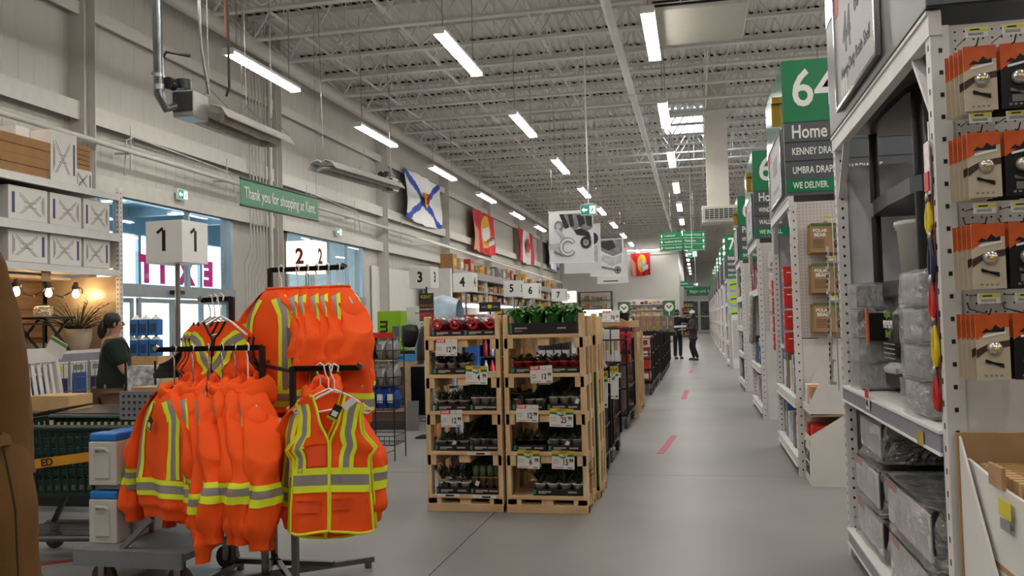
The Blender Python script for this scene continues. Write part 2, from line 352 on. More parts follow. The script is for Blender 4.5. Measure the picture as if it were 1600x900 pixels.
# ================================================================== LIGHTS UNDER THE ROOF
led = mat('led_diffuser', 'fffaf2', emit=LAMP, var=0)
lh = MB().box((0, 0, .045), (.2, 2.3, .05)).box((0, 0, .085), (.1, 2.1, .04)).mesh('housing', white)
ld = MB().box((0, 0, .0), (.155, 2.22, .045)).mesh('diffuser', led)
le = MB().bb(-.1, .1, -.015, .015, -.03, .07).mesh('end_cap', white)
lc = MB().cyl((0, 0, .1), (0, 0, 1.4), .008, 5).mesh('suspension_cable', steel)
ROWS = [(-7.0, 'row along the left wall', 13), (-3.6, 'row left of the main aisle', 13), (-.55, 'row above the main aisle', 19), (2.7, 'row above the aisle ends on the right', 18), (6.2, 'row over the right-hand shelving', 10), (10.5, 'row deep over the right-hand shelving', 9), (16, 'row far right', 8)]
for x, nm, n in ROWS:
    for k in range(n):
        y = 13.2+5.2*(k-4); 
        if (x < -1 and y > 60) or y < -4: continue
        if y > 2: lab = 'lit LED strip, '+ORD[int((y-2)//5.2)]+' from the front, '+nm
        else: lab = 'LED strip behind the viewpoint, '+ORD[k]+' of the '+nm
        t = thing('ceiling_light', lab, 'light', (x, y, 5.8), 0, 'LED strips: '+nm)
        put('housing', lh, t); put('diffuser', ld, t); [put('end_cap', le, t, (0, q, 0)) for q in (-1.155, 1.155)]; [put('suspension_cable', lc, t, (0, q, 0)) for q in (-.9, .9)]
t = thing('wall_light', 'long white strip light washing the top of the white back wall', 'light', (-3.6, 61.4, 6.35))
MB().box((0, 0, .06), (3.2, .16, .07)).build('housing', white, t); MB().box((0, .02, 0), (3.1, .13, .05)).build('diffuser', mat('soft_led_diffuser', 'fffaf2', emit=9, var=0), t)
for x in (-1.4, 1.4): MB().cyl((x, 0, .09), (x, 0, HC-6.35), .008, 5).build('suspension_cable', steel, t)
# ------------------------------------------------------------------ roof services
t = thing('sprinkler_pipe', 'long white sprinkler main with couplings running above the aisle', 'pipe', (-1.32, 0, 6.75))
MB().cyl((0, -10, 0), (0, 62, 0), .085, 12).build('pipe', jm, t)
for y in range(-8, 60, 7): MB().cyl((0, y-.09, 0), (0, y+.09, 0), .115, 12).build('coupling', jm, t)
t = thing('wall_pipe', 'fat white pipe running high along the left wall', 'pipe', (XL+.55, 0, 7.45))
MB().cyl((0, -10, 0), (0, 61, 0), .16, 14).build('pipe', gm, t)
for y in range(-8, 60, 6): MB().bb(-.5, .2, y-.03, y+.03, .15, .2).bb(-.02, .02, y-.02, y+.02, .16, .7).build('bracket', gm, t)
t = thing('sprinkler_branch', 'thin white sprinkler pipe running above the entrance doors', 'pipe', (XL+.38, 0, 4.42))
MB().cyl((0, 6, .1), (0, 45, -.05), .045, 8).build('pipe', gm, t)
for y in (12.6, 15.6, 19.2, 22.2, 26): MB().cyl((0, y, 0), (0, y, -.25), .02, 6).cyl((-.3, y, .06), (.02, y, .04), .02, 6).cyl((0, y, .5), (0, y, 0), .012, 5).build('drop', gm, t)
b = MB()
for k in range(6): b.tube([(XL+.25, 16.75+k*.14, HC), (XL+.25, 16.75+k*.14, 3.2-.1*k), (XL+.2, 16.6+k*.14, 2.9-.1*k), (XL+.2, 16.6+k*.14, .5)], .018, 6)
o = b.build('conduit_bank', gm); tag(o, 'bank of thin grey conduits climbing the wall between the entrances', 'conduit'); kind(o, 'stuff')
o = MB().tube([(XL+.3, 17.55, HC), (XL+.3, 17.55, 1)], .05, 8).build('down_pipe', gm); tag(o, 'white down pipe beside the column between the two entrances', 'pipe')
for k, (y0, y1, z) in enumerate(((12.6, 15.9, 4.7), (19.5, 22.6, 4.7))):
    o = MB().tube([(XL+.26, y0, z-.6), (XL+.26, y0+.05, z), (XL+.26, y0+.25, z+.1), (XL+.26, y1, z), (XL+.26, y1+.1, z-.1), (XL+.26, y1+.3, z-.6)], .014, 6).build('conduit', gm)
    tag(o, 'bent thin conduit on the wall above the '+('first' if k == 0 else 'second')+' entrance', 'conduit')
def hvac(name, loc, sx, sy, zt, label, louvre):
    t = thing(name, label, 'air duct', loc)
    MB().bb(-sx/2, sx/2, -sy/2, sy/2, 0, .45).build('diffuser_box', mat('duct_cream', 'c9c4ba', .5, var=.03), t, bev=.02)
    MB().bb(-sx*.33, sx*.33, -sy*.33, sy*.33, .45, zt).build('duct', mat('duct_cream', 'c9c4ba'), t)
    MB().bb(-sx*.42, sx*.42, -sy/2-.008, -sy/2, .08, .36).bb(-sx/2-.008, -sx/2, -sy*.42, sy*.42, .08, .36).build('vent_slot', black, t)
    for k in range(5): MB().bb(-sx*.42, sx*.42, -sy/2-.03, -sy/2-.009, .085+k*.055, .1+k*.055).build('louvre', gm, t)
    for k in range(louvre): xx = -sx*.42+sx*.84*k/(louvre-1); MB().bb(xx-.01, xx+.01, -sy/2-.02, -sy/2-.009, .08, .36).build('louvre', gm, t)
hvac('air_diffuser', (.12, 13.5, 6.0), 1.5, 1.7, 2.2, 'big cream air diffuser box hanging near the front of the ceiling', 4)
hvac('air_diffuser', (.66, 24.4, 4.08), .9, .8, 4.1, 'cream air diffuser box on a tall duct further down the aisle', 7)
MB().bb(-.6, .6, -.866, -.858, .05, .4).build('return_grille', black, bpy.data.objects['air_diffuser'])
# ------------------------------------------------------------------ radiant tube heaters
refl = mat('polished_reflector', 'd6d3cd', .3, .35, var=.1); tubem = mat('heater_tube', 'a39b91', .5, .6, var=.2)
def heater(A, B, label, burner_at):
    A = Vector(A); B = Vector(B); t = thing('tube_heater', label, 'heater', A); L = (B-A).length; M = (B-A).to_track_quat('Y', 'Z').to_matrix().to_4x4(); t.matrix_basis = Matrix.Translation(A) @ M
    b = MB(); pr = [(-.28, -.02), (-.2, .10), (-.07, .14), (0, .09), (.07, .14), (.2, .10), (.28, -.02)]
    for k in range(6): b.add([(pr[k][0], 0, pr[k][1]), (pr[k+1][0], 0, pr[k+1][1]), (pr[k+1][0], L, pr[k+1][1]), (pr[k][0], L, pr[k][1]), (pr[k][0], 0, pr[k][1]+.012), (pr[k+1][0], 0, pr[k+1][1]+.012), (pr[k+1][0], L, pr[k+1][1]+.012), (pr[k][0], L, pr[k][1]+.012)], [(0, 1, 2, 3), (7, 6, 5, 4), (0, 4, 5, 1), (3, 2, 6, 7)])
    b.build('reflector', refl, t)
    e0, e1 = (.1, L-.25) if burner_at == 0 else (L-.1, .25)
    pts = [(-.14, e0, 0), (-.14, e1, 0)]+[(-.14*math.cos(a), e1+(.14 if burner_at == 0 else -.14)*math.sin(a), 0) for a in [PI*k/6 for k in range(1, 6)]]+[(.14, e1, 0), (.14, e0, 0)]
    MB().tube(pts, .05, 10).build('radiant_tube', tubem, t)
    yb = -.12 if burner_at == 0 else L+.12
    bo = MB().bb(-.22, .03, yb-.2, yb+.14, -.06, .24).build('burner_box', mat('burner_grey', '8f8d8a', .4, .4, var=.1), t, bev=.01)
    MB().bb(-.215, .025, yb-.205, yb-.2, .0, .22).build('burner_label', mat('burner_face', '3a3a3a', .4, .3), bo)
    MB().cyl((-.14, yb-.1, .27), (-.14, yb-.1, .38), .09, 12).cyl((-.2, yb-.22, .3), (-.2, yb-.32, .3), .07, 12).build('blower', black, t)
    for y in (.1, L*.55, L-.1): MB().cyl((-.24, y, .1), (0, y, .35), .006, 5).cyl((.24, y, .1), (0, y, .35), .006, 5).cyl((0, y, .35), (0, y, HC-A.z-.6), .006, 5).build('hanger_chain', steel, t)
    return t, yb
t, yb = heater((-5.5, 8.95, 3.97), (-5.6, 10.85, 4.02), 'silver radiant tube heater hanging nearest above the first entrance', 0)
MB().tube([(.06, yb+.1, .25), (.06, yb-.05, .75), (.08, yb-.1, 1.2), (.1, yb-.05, 4)], .018, 6).build('gas_pipe', steel, t)
MB().tube([(.3, yb+.05, .2), (.34, yb+.05, .3), (.34, yb+.1, 4)], .016, 6).build('gas_pipe', black, t)
MB().cyl((.3, yb+.1, .9), (.3, yb+.1, 1.3), .022, 6).build('gas_valve_tag', mat('amber_tag', 'b8662a', .5), t)
MB().tube([(-.2, yb-.24, .32), (-.45, yb-.2, .45), (-.4, yb, .75), (-.1, yb, .68)], .02, 6).build('air_hose', black, t)
MB().tube([(-.16, yb-.25, .05), (-.2, yb-.36, .0), (-.25, yb-.42, .14), (-.25, yb-.42, 4.2)], [.045, .048, .052, .052], 12).build('flue_pipe', mat('galvanised_flue', '757a7c', .3, .8, var=.15), t)
MB().cyl((-.25, yb-.42, .2), (-.25, yb-.42, .26), .06, 12).cyl((-.25, yb-.42, .34), (-.25, yb-.42, .38), .058, 12).build('flue_clamp', steel, t)
heater((-6.5, 14.3, 4.35), (-6.45, 17.9, 4.5), 'silver radiant tube heater further back, left of the blue cross flag', 1)
# ------------------------------------------------------------------ hanging banners, flags, posters
lw = mat('white_lettering', 'f2f2ee', .5, var=0, spec=.2)
t = thing('thank_you_banner', 'green hanging banner thanking shoppers, above the first entrance', 'sign', (-7, 13.8, 3.7))
M = face((0, 0, 0), 'E'); M = M @ Matrix.Rotation(.02, 4, 'Z')
sheet('banner', 2.86, .42, [green], t, M, .006); text('Thank you for shopping at Kent.', .27, lw, t, M @ Matrix.Translation((0, 0, .003)), bold=.008, sx=.74)
for z in (.22, -.21): MB().cyl((0, -1.44, z-.03), (0, 1.44, z+.03), .018, 8).build('banner_rod', mat('rod_green', '2c4a3e', .4, .3), t)
for y in (-1.35, 1.35): MB().cyl((0, y, .2), (0, y, HC-3.7), .004, 4).build('suspension_wire', steel, t)
def cloth_flag(name, loc, wd, ht, label, way, mats, fn, ext=None, ny=30, nx=44, sag=.12):
    t = thing(name, label, 'flag', loc); M = face((0, 0, 0), way)
    def P(u, v):
        x = (u-.5)*wd; y = (v-.5)*ht; return (x, y-sag*math.sin(u*PI)*(1-v)*.4, .05*math.sin(u*19+v*3)*(1-v*.6)+.03*math.sin(u*7+v*5))
    b = MB().grid(P, nx, ny, mi=lambda i, j: fn((i+.5)/nx, (j+.5)/ny)); b.grid(lambda u, v: tuple(Vector(P(u, v))-Vector((0, 0, .006))), nx, ny, flip=True, mi=lambda i, j: fn((i+.5)/nx, (j+.5)/ny))
    o = b.build('cloth', mats, t); o.matrix_basis = M
    o = MB().cyl((-wd/2-.05, ht/2, 0), (wd/2+.05, ht/2, 0), .02, 6).build('flag_rod', steel, t); o.matrix_basis = M
    return t, M
fw = mat('flag_white', 'e8e8ea', .7, var=.03); fb = mat('flag_blue', '2446b0', .7, var=.05); fr = mat('flag_red', 'd01f30', .7, var=.06); fy = mat('flag_yellow', 'f0b63a', .7, var=.05)
def ns(u, v):
    a = abs((u-.5)-(v-.5)), abs((u-.5)+(v-.5)); return 1 if min(a) < .075 else 0
def lozenge(cx, cy, rx, ry, n=24): return [(cx+rx*math.cos(2*PI*k/n), cy+ry*math.sin(2*PI*k/n)) for k in range(n)]
def shield(t, M, s):
    pts = [(-.5, .7), (.5, .7), (.52, 0), (.35, -.5), (0, -.8), (-.35, -.5), (-.52, 0)]
    b = MB().prism([(x*s, y*s) for x, y in pts], .05*s, Matrix.Translation((0, 0, .08))); o = b.build('shield', fy, t); o.matrix_basis = M
    b = MB().tube([(-.2*s, -.4*s, .15), (.1*s, -.2*s, .15), (-.1*s, .1*s, .15), (.2*s, .35*s, .15)], .1*s, 6).tube([(-.25*s, .1*s, .15), (.25*s, -.25*s, .15)], .06*s, 6).tube([(-.3*s, .5*s, .15), (.3*s, .5*s, .15)], .07*s, 6); o = b.build('lion_emblem', fr, t); o.matrix_basis = M
for loc, w_, h_, lab in (((XL+.36, 28.5, 5.8), 3.9, 1.6, 'white flag with blue diagonal cross and shield, nearest on the left wall'), ((XL+.36, 56, 5.8), 3.9, 1.7, 'white flag with blue diagonal cross, farthest down the left wall')):
    t, M = cloth_flag('provincial_flag', loc, w_, h_, lab, 'E', [fw, fb], ns, ny=44, nx=60, sag=.2); shield(t, M, .36)
def ringflag(u, v):
    x, y = (u-.58)/.24, (v-.55)/.40
    r = math.hypot(x, y)
    if r < .52 and y < .3+x*.3: return 0
    if r < 1: return 2
    if u < .28 and v < .8-u: return 3
    return 1
fo = mat('flag_orange_tint', 'dd8f78', .7, var=.08)
for loc, w_, h_, way, lab in (((XL+.36, 37.1, 5.5), 3.8, 1.75, 'E', 'red flag with a yellow ring on the left wall, beside the maple leaf flag'), ((-3.85, 61.84, 5.4), 1.35, 1.55, 'S', 'red flag with a yellow ring on the white back wall')):
    t, M = cloth_flag('ring_flag', loc, w_, h_, lab, way, [fw, fr, fy, fo], ringflag, sag=.2)
    b = MB()
    for k in range(6): b.tube([(w_*(.1+.05*k), -.25*h_+.03*k, .09), (w_*(.13+.05*k), -.15*h_+.04*k, .09), (w_*(.12+.05*k), -.33*h_+.03*k, .09)], .02*h_, 5)
    o = b.build('script_emblem', fw, t); o.matrix_basis = M
LEAF = [(0, 1), (.17, .62), (.42, .72), (.32, .2), (.55, .42), (.62, .28), (.95, .33), (.82, .05), (.92, -.03), (.42, -.42), (.48, -.58), (.04, -.5), (.06, -1), (-.06, -1)]
LEAF += [(-x, y) for x, y in LEAF[:12][::-1]][:-1]
t, M = cloth_flag('national_flag', (XL+.36, 46.8, 5.65), 4, 1.72, 'red and white maple leaf flag hanging on the left wall', 'E', [fw, fr], lambda u, v: 1 if abs(u-.5) > .25 else 0, sag=.2)
b = MB()
for k in range(len(LEAF)): b.add([(0, -.05, .1), (LEAF[k-1][0]*.62, LEAF[k-1][1]*.62, .1), (LEAF[k][0]*.62, LEAF[k][1]*.62, .1)], [(0, 1, 2)])
o = b.build('maple_leaf', fr, t); o.matrix_basis = M
# grey photographic posters hanging over the checkouts
pg = mat('poster_white', 'd9d9d8', .4, var=.06, scale=1.5); pk = mat('poster_black', '1c1c1e', .4, var=.5, scale=9); p5 = mat('poster_mid', '77787a', .4, var=.35, scale=5); p7 = mat('poster_light', 'b4b5b6', .4, var=.2, scale=4)
def poster(loc, w_, h_, label, yaw=0):
    t = thing('hanging_poster', label, 'poster', loc, yaw); M = face((0, 0, 0), 'S'); sheet('panel', w_, h_, [pg], t, M, .012)
    for s in (-1, 1): MB().cyl((s*w_*.42, 0, h_/2), (s*w_*.42, 0, HC-loc[2]+.005), .005, 4).build('suspension_wire', steel, t)
    for z in (h_/2, -h_/2): MB().box((0, .006, z), (w_+.02, .03, .02)).build('edge_rail', white, t)
    return t, M
def flat(t, M, poly, mt, z, nm):
    if t['category'] == 'poster': poly = [(x*.82, y*.9) for x, y in poly]
    o = MB().prism(poly, .002, Matrix.Translation((0, 0, z))).build(nm, mt, t); o.matrix_basis = M; return o
def ring(cx, cy, r0, r1, a0=0, a1=2*PI, n=20): return [(cx+r1*math.cos(a0+(a1-a0)*k/n), cy+r1*math.sin(a0+(a1-a0)*k/n)) for k in range(n+1)]+[(cx+r0*math.cos(a1-(a1-a0)*k/n), cy+r0*math.sin(a1-(a1-a0)*k/n)) for k in range(n+1)]
t, M = poster((-3.40, 24, 3.86), 1.26, 1.45, 'large grey poster of wrenches and sockets hanging over the checkouts')
tk = .002
for poly, mt, nm in (([(-.35, .72), (.74, .72), (.74, .25), (.5, .12), (.3, .3), (.1, .18), (-.05, .35), (-.28, .3)], p5, 'tool_print'), ([(-.4, .72), (-.25, .72), (-.05, .3), (-.2, .25)], pk, 'tool_print'), ([(-.1, .7), (.06, .7), (.12, .32), (-.02, .3)], pk, 'tool_print'), ([(.2, .66), (.42, .7), (.5, .4), (.3, .28)], pk, 'tool_print'), ([(.5, .66), (.72, .6), (.72, .3), (.56, .32)], pk, 'tool_print'), ([(.1, .2), (.34, .25), (.62, .12), (.7, -.1), (.5, 0), (.2, .05)], pk, 'tool_print'), (ring(.5, -.2, .1, .19), pk, 'socket_print'), (lozenge(.5, -.2, .06, .06), p5, 'socket_print'), (lozenge(-.42, .35, .16, .1), p7, 'spanner_print'), (ring(-.42, .35, .09, .16), p5, 'spanner_print'), ([(-.55, .25), (-.45, .28), (-.1, -.12), (-.2, -.2)], p7, 'spanner_print'), (ring(-.12, -.32, .17, .3, .5, 2*PI-.6), p5, 'wrench_print'), (ring(-.12, -.32, .2, .27, .6, 2*PI-.7), pg, 'wrench_print'), ([(-.74, -.2), (-.38, -.2), (-.36, -.32), (-.74, -.36)], p7, 'wrench_print'), ([(-.6, -.5), (-.3, -.62), (-.28, -.58), (-.6, -.4)], p5, 'wrench_print'), (lozenge(-.3, .05, .06, .05), p7, 'nut_print')):
    tk += .0022; flat(t, M, poly, mt, tk, nm)
t, M = poster((-3.55, 27.5, 3.8), 1.2, 1.55, 'grey tool poster mostly hidden behind the wrench poster')
flat(t, M, ring(.42, .35, .02, .22), pk, .004, 'tool_print'); flat(t, M, [(.2, 0), (.6, .1), (.6, -.5), (.3, -.4)], p7, .006, 'tool_print')
t, M = poster((-3.42, 34, 3.95), 1.32, 1.45, 'grey poster of a drill and screw hanging behind the wrench poster')
for k, (poly, mt, nm) in enumerate((([(-.45, .8), (.74, .8), (.74, .2), (.3, .05), (-.1, .22), (-.4, .4)], p5, 'drill_print'), ([(-.3, .72), (.3, .75), (.45, .45), (.1, .3), (-.35, .5)], pk, 'drill_print'), ([(-.2, .15), (.3, .0), (.7, .1), (.7, -.25), (.2, -.4), (-.3, -.1)], p7, 'hand_print'), ([(-.3, -.45), (.35, -.6), (.37, -.5), (-.28, -.35)], p5, 'screw_print'), (lozenge(.5, -.56, .15, .15), p7, 'screw_print'), (ring(.5, -.56, .12, .16), pk, 'screw_print'), ([(.47, -.46), (.53, -.46), (.53, -.66), (.47, -.66)], pk, 'screw_print'), ([(.4, -.53), (.6, -.53), (.6, -.59), (.4, -.59)], pk, 'screw_print'))): flat(t, M, poly, mt, .002*(k+1), nm)
t, M = poster((-3.6, 38, 3.85), 1.36, 1.5, 'pale grey poster edge showing behind the drill poster'); flat(t, M, [(-.5, -.75), (.3, -.75), (.3, -.7), (-.5, -.7)], pk, .003, 'caption_print')
# exit signs
eg = mat('exit_green', '12866a', .4, emit=.35, var=0); ew = mat('exit_white', 'eafff6', .4, emit=.9, var=0)
def exit_sign(loc, s, label, way='S', arrow=True):
    t = thing('exit_sign', label, 'sign', loc); M = face((0, 0, 0), way)
    sheet('sign_box', .34*s, .22*s, [white], t, M, .05*s); sheet('sign_panel', .31*s, .19*s, [eg], t, M @ Matrix.Translation((0, 0, .004)), .003)
    o = MB().prism([(-.14*s, 0), (-.09*s, .05*s), (-.09*s, .018*s), (-.02*s, .018*s), (-.02*s, -.018*s), (-.09*s, -.018*s), (-.09*s, -.05*s)], .003).build('arrow', ew, t); o.matrix_basis = M @ Matrix.Translation((0, 0, .005))
    b = MB().box((.085*s, 0, 0), (.12*s, .16*s, .002)); o = b.build('pictogram_panel', ew, t); o.matrix_basis = M @ Matrix.Translation((0, 0, .006))
    b = MB()
    for p, q in (((.09, .02), (.08, -.02)), ((.08, -.02), (.11, -.04)), ((.11, -.04), (.115, -.07)), ((.08, -.02), (.05, -.06)), ((.09, .02), (.12, .0)), ((.09, .02), (.06, 0))): b.bar((p[0]*s, p[1]*s, 0), (q[0]*s, q[1]*s, 0), .018*s, .002)
    b.prism(lozenge(.095*s, .045*s, .014*s, .014*s, 10), .002); o = b.build('running_figure', eg, t); o.matrix_basis = M @ Matrix.Translation((0, 0, .009))
    return t
t = exit_sign((-2.17, 18, 3.82), 1, 'green running-man exit sign hanging on a long white rod')
MB().cyl((0, .03, .1), (0, .03, 4.43), .012, 6).box((0, .03, .13), (.2, .06, .03)).build('hanging_rod', white, t)
t = exit_sign((-.1, 27, 3.45), .9, 'green exit sign hanging in front of the directional sign'); MB().cyl((0, .03, .1), (0, .03, 4.53), .01, 6).build('hanging_rod', white, t)
t = exit_sign((-.05, 60, 3.75), .9, 'small far exit sign hanging over the end of the aisle'); MB().cyl((0, .03, .1), (0, .03, 4.53), .01, 6).build('hanging_rod', white, t)
exit_sign((XL+.3, 14.2, 4.0), .9, 'green exit sign on the wall over the first entrance', 'E'); exit_sign((XL+.3, 21.3, 4.0), .9, 'green exit sign on the wall over the second entrance', 'E')
# green directional sign (two panels meeting in a V)
for k, (x, yw, lines) in enumerate(((-.82, -.35, ('Lumberyard', 'Installation Services', 'Contractor Services')), (-.03, .35, ('Customer Service', 'Washrooms', 'Returns')))):
    t = thing('directional_sign', 'green hanging directional panel with white arrows, '+('left' if k == 0 else 'right')+' half of the pair', 'sign', (x, 30, 4.12), yw, 'directional panels over the aisle'); M = face((0, 0, 0), 'S')
    sheet('panel', .8, .66, [green], t, M, .03)
    for q in range(3):
        z = .21-.21*q; sheet('rule', .78, .008, [lw], t, M @ Matrix.Translation((0, z-.105, .002)), .002)
        text(lines[q], .1, lw, t, M @ Matrix.Translation((-.22 if k == 0 else -.34, z, .003)), align='LEFT', sx=.8)
        o = MB().prism([(0, .06), (.05, 0), (.018, 0), (.018, -.06), (-.018, -.06), (-.018, 0), (-.05, 0)], .003).build('arrow', lw, t); o.matrix_basis = M @ Matrix.Translation((-.32 if k == 0 else .33, z, .002))
    MB().cyl((0, .03, .33), (0, .03, 4.13), .008, 5).build('hanging_rod', steel, t)
t = thing('hanging_banner', 'long green banner reading Bigger yard hung at the far end of the aisle', 'sign', (.25, 75, 3.72)); M = face((0, 0, 0), 'S'); sheet('banner', 2.2, .75, [green], t, M, .02); text('Bigger yard. Mo', .34, lw, t, M @ Matrix.Translation((.1, 0, .003)), sx=.85)
for s in (-1, 1): MB().cyl((s, 0, .37), (s, 0, 4.53), .008, 4).build('suspension_wire', steel, t)
for k, (x, y, z) in enumerate(((-.95, 66, 4.05), (-.55, 70, 3.95))):
    t = thing('hanging_banner', ('short green banner at the far left of the aisle end, nearer one', 'short green banner behind the nearer one at the aisle end')[k], 'sign', (x, y, z)); M = face((0, 0, 0), 'S'); sheet('banner', .85, .38, [green], t, M, .02); sheet('rule', .6, .05, [lw], t, M @ Matrix.Translation((0, 0, .003)), .002); MB().cyl((0, 0, .19), (0, 0, HC-z), .008, 4).build('suspension_wire', steel, t)
# ================================================================== LEFT: WALL SHELVING WITH DISPLAY
SX, SY0, SY1 = -7.0, 7.5, 9.5       # front plane and ends of the bay in view
t = thing('shelving_bay', 'tall white metal shelving bay at the left with a lit patio display', 'shelving', (SX, 0, 0))
def perf_post(b, x, y, h, w=.07, d=.05, mi=1, faces=('E', 'S'), dz=.06, z0=.05):
    b.bb(x-d, x, y-w, y, 0, h)
    z = z0
    while z < h-.02:
        if 'E' in faces: b.box((x+.0006, y-w/2, z), (.001, .012, .02), mi)
        if 'S' in faces: b.box((x-d/2, y-w-.0006, z), (.014, .001, .02), mi)
        if 'W' in faces: b.box((x-d-.0006, y-w/2, z), (.001, .012, .02), mi)
        z += dz
for y in (SY1, SY0, 5.5):
    b = MB(); perf_post(b, 0, y, 3.30); b.build('upright', [offwhite, blackp], t)
    b = MB(); perf_post(b, -1.1, y, 3.30); b.build('upright', [offwhite, blackp], t)
shw = mat('beam_white', 'd7d5d2', .45, var=.05)
for z, hh in ((3.22, .09), (2.72, .1), (2.27, .08)):
    MB().bb(-.03, .01, 5.5, SY1-.07, z-hh, z).bb(-.045, .02, 5.5, SY1-.07, z-hh, z-hh+.015).build('shelf_beam', shw, t)
    MB().bb(-1.1, -.03, 5.5, SY1-.06, z-.03, z-.01).build('shelf_deck', [black if z > 3 else shw][0], t)
MB().bb(-.04, .01, 5.5, SY1-.07, 1.16, 1.27).build('shelf_beam', mat('price_rail_mauve', '8a8796', .4, var=.1), t); MB().bb(-1.1, .01, 5.5, SY1-.05, 1.27, 1.30).build('shelf_deck', shw, t)
MB().bb(-1.14, -1.1, 5.5, SY1, 1.3, 2.2).build('back_panel', wood('display_boards', '5c4636', '7d644e', (1, 1.2, 14)), t)
for z in (1.45, 1.63, 1.81, 1.99, 2.15): MB().bb(-1.1, -1.092, 5.5, SY1, z-.003, z+.003).build('board_joint', black, t)
MB().bb(-1.12, -.05, SY1+.0, SY1+.02, 1.3, 2.2).build('side_panel', mat('display_side', '9a8c7c', .3, var=.06), t)
MB().bb(-1.1, -.75, 6, SY1, 2.17, 2.2).build('canopy_board', mat('pale_board', 'b7a48c', .6), t)
MB().bb(-1.12, -1.08, 5.5, SY1, 2.27, 3.2).bb(-1.1, -.02, SY1, SY1+.012, 2.3, 2.7).build('rear_panel', offwhite, t)
# string light with three lit bulbs
t2 = thing('string_light', 'black string of three glowing bulbs across the patio display', 'string light', (SX-.55, 0, 2.18))
ys = [8.38, 8.88, 9.34]; pts = []
for k in range(61):
    y = 7.9+1.56*k/60; pts.append((.03*math.sin(k), y, -.08-.16*abs(math.sin(PI*(y-8.38)/.48))**1.3))
MB().tube(pts, .009, 6).build('cable', black, t2)
gl = mat('bulb_glow', 'ffd9a0', emit=22, var=0)
for y in ys:
    so = MB().lathe([(.0, .01), (.028, .0), (.03, -.05), (.05, -.07), (.045, -.09), (0, -.085)], 10, (0, y, -.05)).build('socket', black, t2)
    MB().lathe([(.018, -.09), (.03, -.12), (.04, -.155), (.03, -.19), (.0, -.205)], 12, (0, y, -.04)).build('bulb', gl, t2)
    L = bpy.data.lights.new('bulb_light', 'POINT'); L.energy = 3.2; L.color = (1, .62, .28); L.shadow_soft_size = .04
    lo = bpy.data.objects.new('bulb_light', L); C.objects.link(lo); lo.parent = t2; lo.location = (.09, y, -.2)
o = sheet('price_card', .14, .12, [card], None, face((SX-.02, 8.22, 2.14), 'E')); tag(o, 'small brown price card clipped over the patio display bulbs', 'price card')
# boxes on the shelves: white cartons with drawn tables
def carton(loc, sx, sy, sz, label, mt=wcard, kindx='E', flip=1, name='carton', deco=True, group=None):
    o = thing(name, label, 'box', loc, 0, group); MB().bb(-sx, 0, 0, sy, 0, sz).build('box', mt, o, bev=.004)
    if deco:
        M = face((.001, sy/2, sz/2), 'E'); b = MB(); W = sy*.28; Hh = sz*.32; cx = -flip*sy*.05
        for p, q in (((-1, -1), (1, 1)), ((-1, 1), (1, -1)), ((-1, .75), (.8, -1)), ((-.8, -1), (1, .8))): b.bar((cx+p[0]*W, p[1]*Hh, 0), (cx+q[0]*W, q[1]*Hh, 0), .008, .001)
        for s in (-.3, .15): b.bar((cx-W*.6, s*Hh, 0), (cx+W*.6, s*Hh, 0), .006, .001)
        e = b.build('line_drawing', inkgrey, o); e.matrix_basis = M
        e = MB().box((flip*sy*.38, 0, 0), (sy*.07, sz*.62, .001)).build('brand_bar', navy, o); e.matrix_basis = M
        b = MB()
        for k in range(3): b.box((-flip*sy*(.40-.025*k), 0, 0), (.008, sz*(.6-.12*k), .001))
        e = b.build('fine_print', inkgrey, o); e.matrix_basis = M
    return o
for z, rown, fl in ((2.73, 'upper row of three', -1), (2.28, 'lower row of three', 1)):
    for k, (y0, sy) in enumerate(((7.72, .56), (8.32, .5), (8.86, .46))):
        carton((SX-.05, y0, z), .7, sy, .36, 'white carton with a table drawing, '+('left', 'middle', 'right')[k]+' of the '+rown, flip=fl, group='white table cartons')
carton((SX-.05, 7.02, 2.73), .7, .5, .36, 'white carton at the frame edge, left of the upper row', flip=-1); carton((SX-.05, 7.02, 2.28), .7, .5, .36, 'white carton at the frame edge, left of the lower row')
carton((SX-.04, 8.32, 3.22), .6, .42, .58, 'tall white carton on the top shelf beside flat brown boxes', flip=1)
carton((SX-.3, 8.1, 3.22), .4, .2, .6, 'white carton half hidden behind the flat brown boxes', deco=False)
carton((SX-.2, 8.9, 3.22), .5, .3, .25, 'small white carton at the right end of the top shelf', flip=1)
for k in range(4): 
    o = MB().bb(-.55, 0, 0, 1.35, 0, .1).build('flat_box', mat('flat_box_brown', '9c7347', .7, var=.1, scale=5), None, (SX-.02+.01*(k % 2), 6.9+.012*k, 3.22+.103*k), .003); tag(o, 'long flat brown cardboard box, '+('bottom', 'second', 'third', 'top')[k]+' of the stack on the top shelf', 'box', 'flat brown boxes')
for k in range(5):
    o = MB().bb(-.4, 0, 0, .3, 0, .055).build('slim_box', mat('flat_box_brown', '9c7347'), None, (SX-.22, 8.9, 3.475+.06*k), .003); tag(o, 'slim grey-brown box, '+ORD[k]+' from the bottom of the small top-right stack', 'box', 'slim boxes')
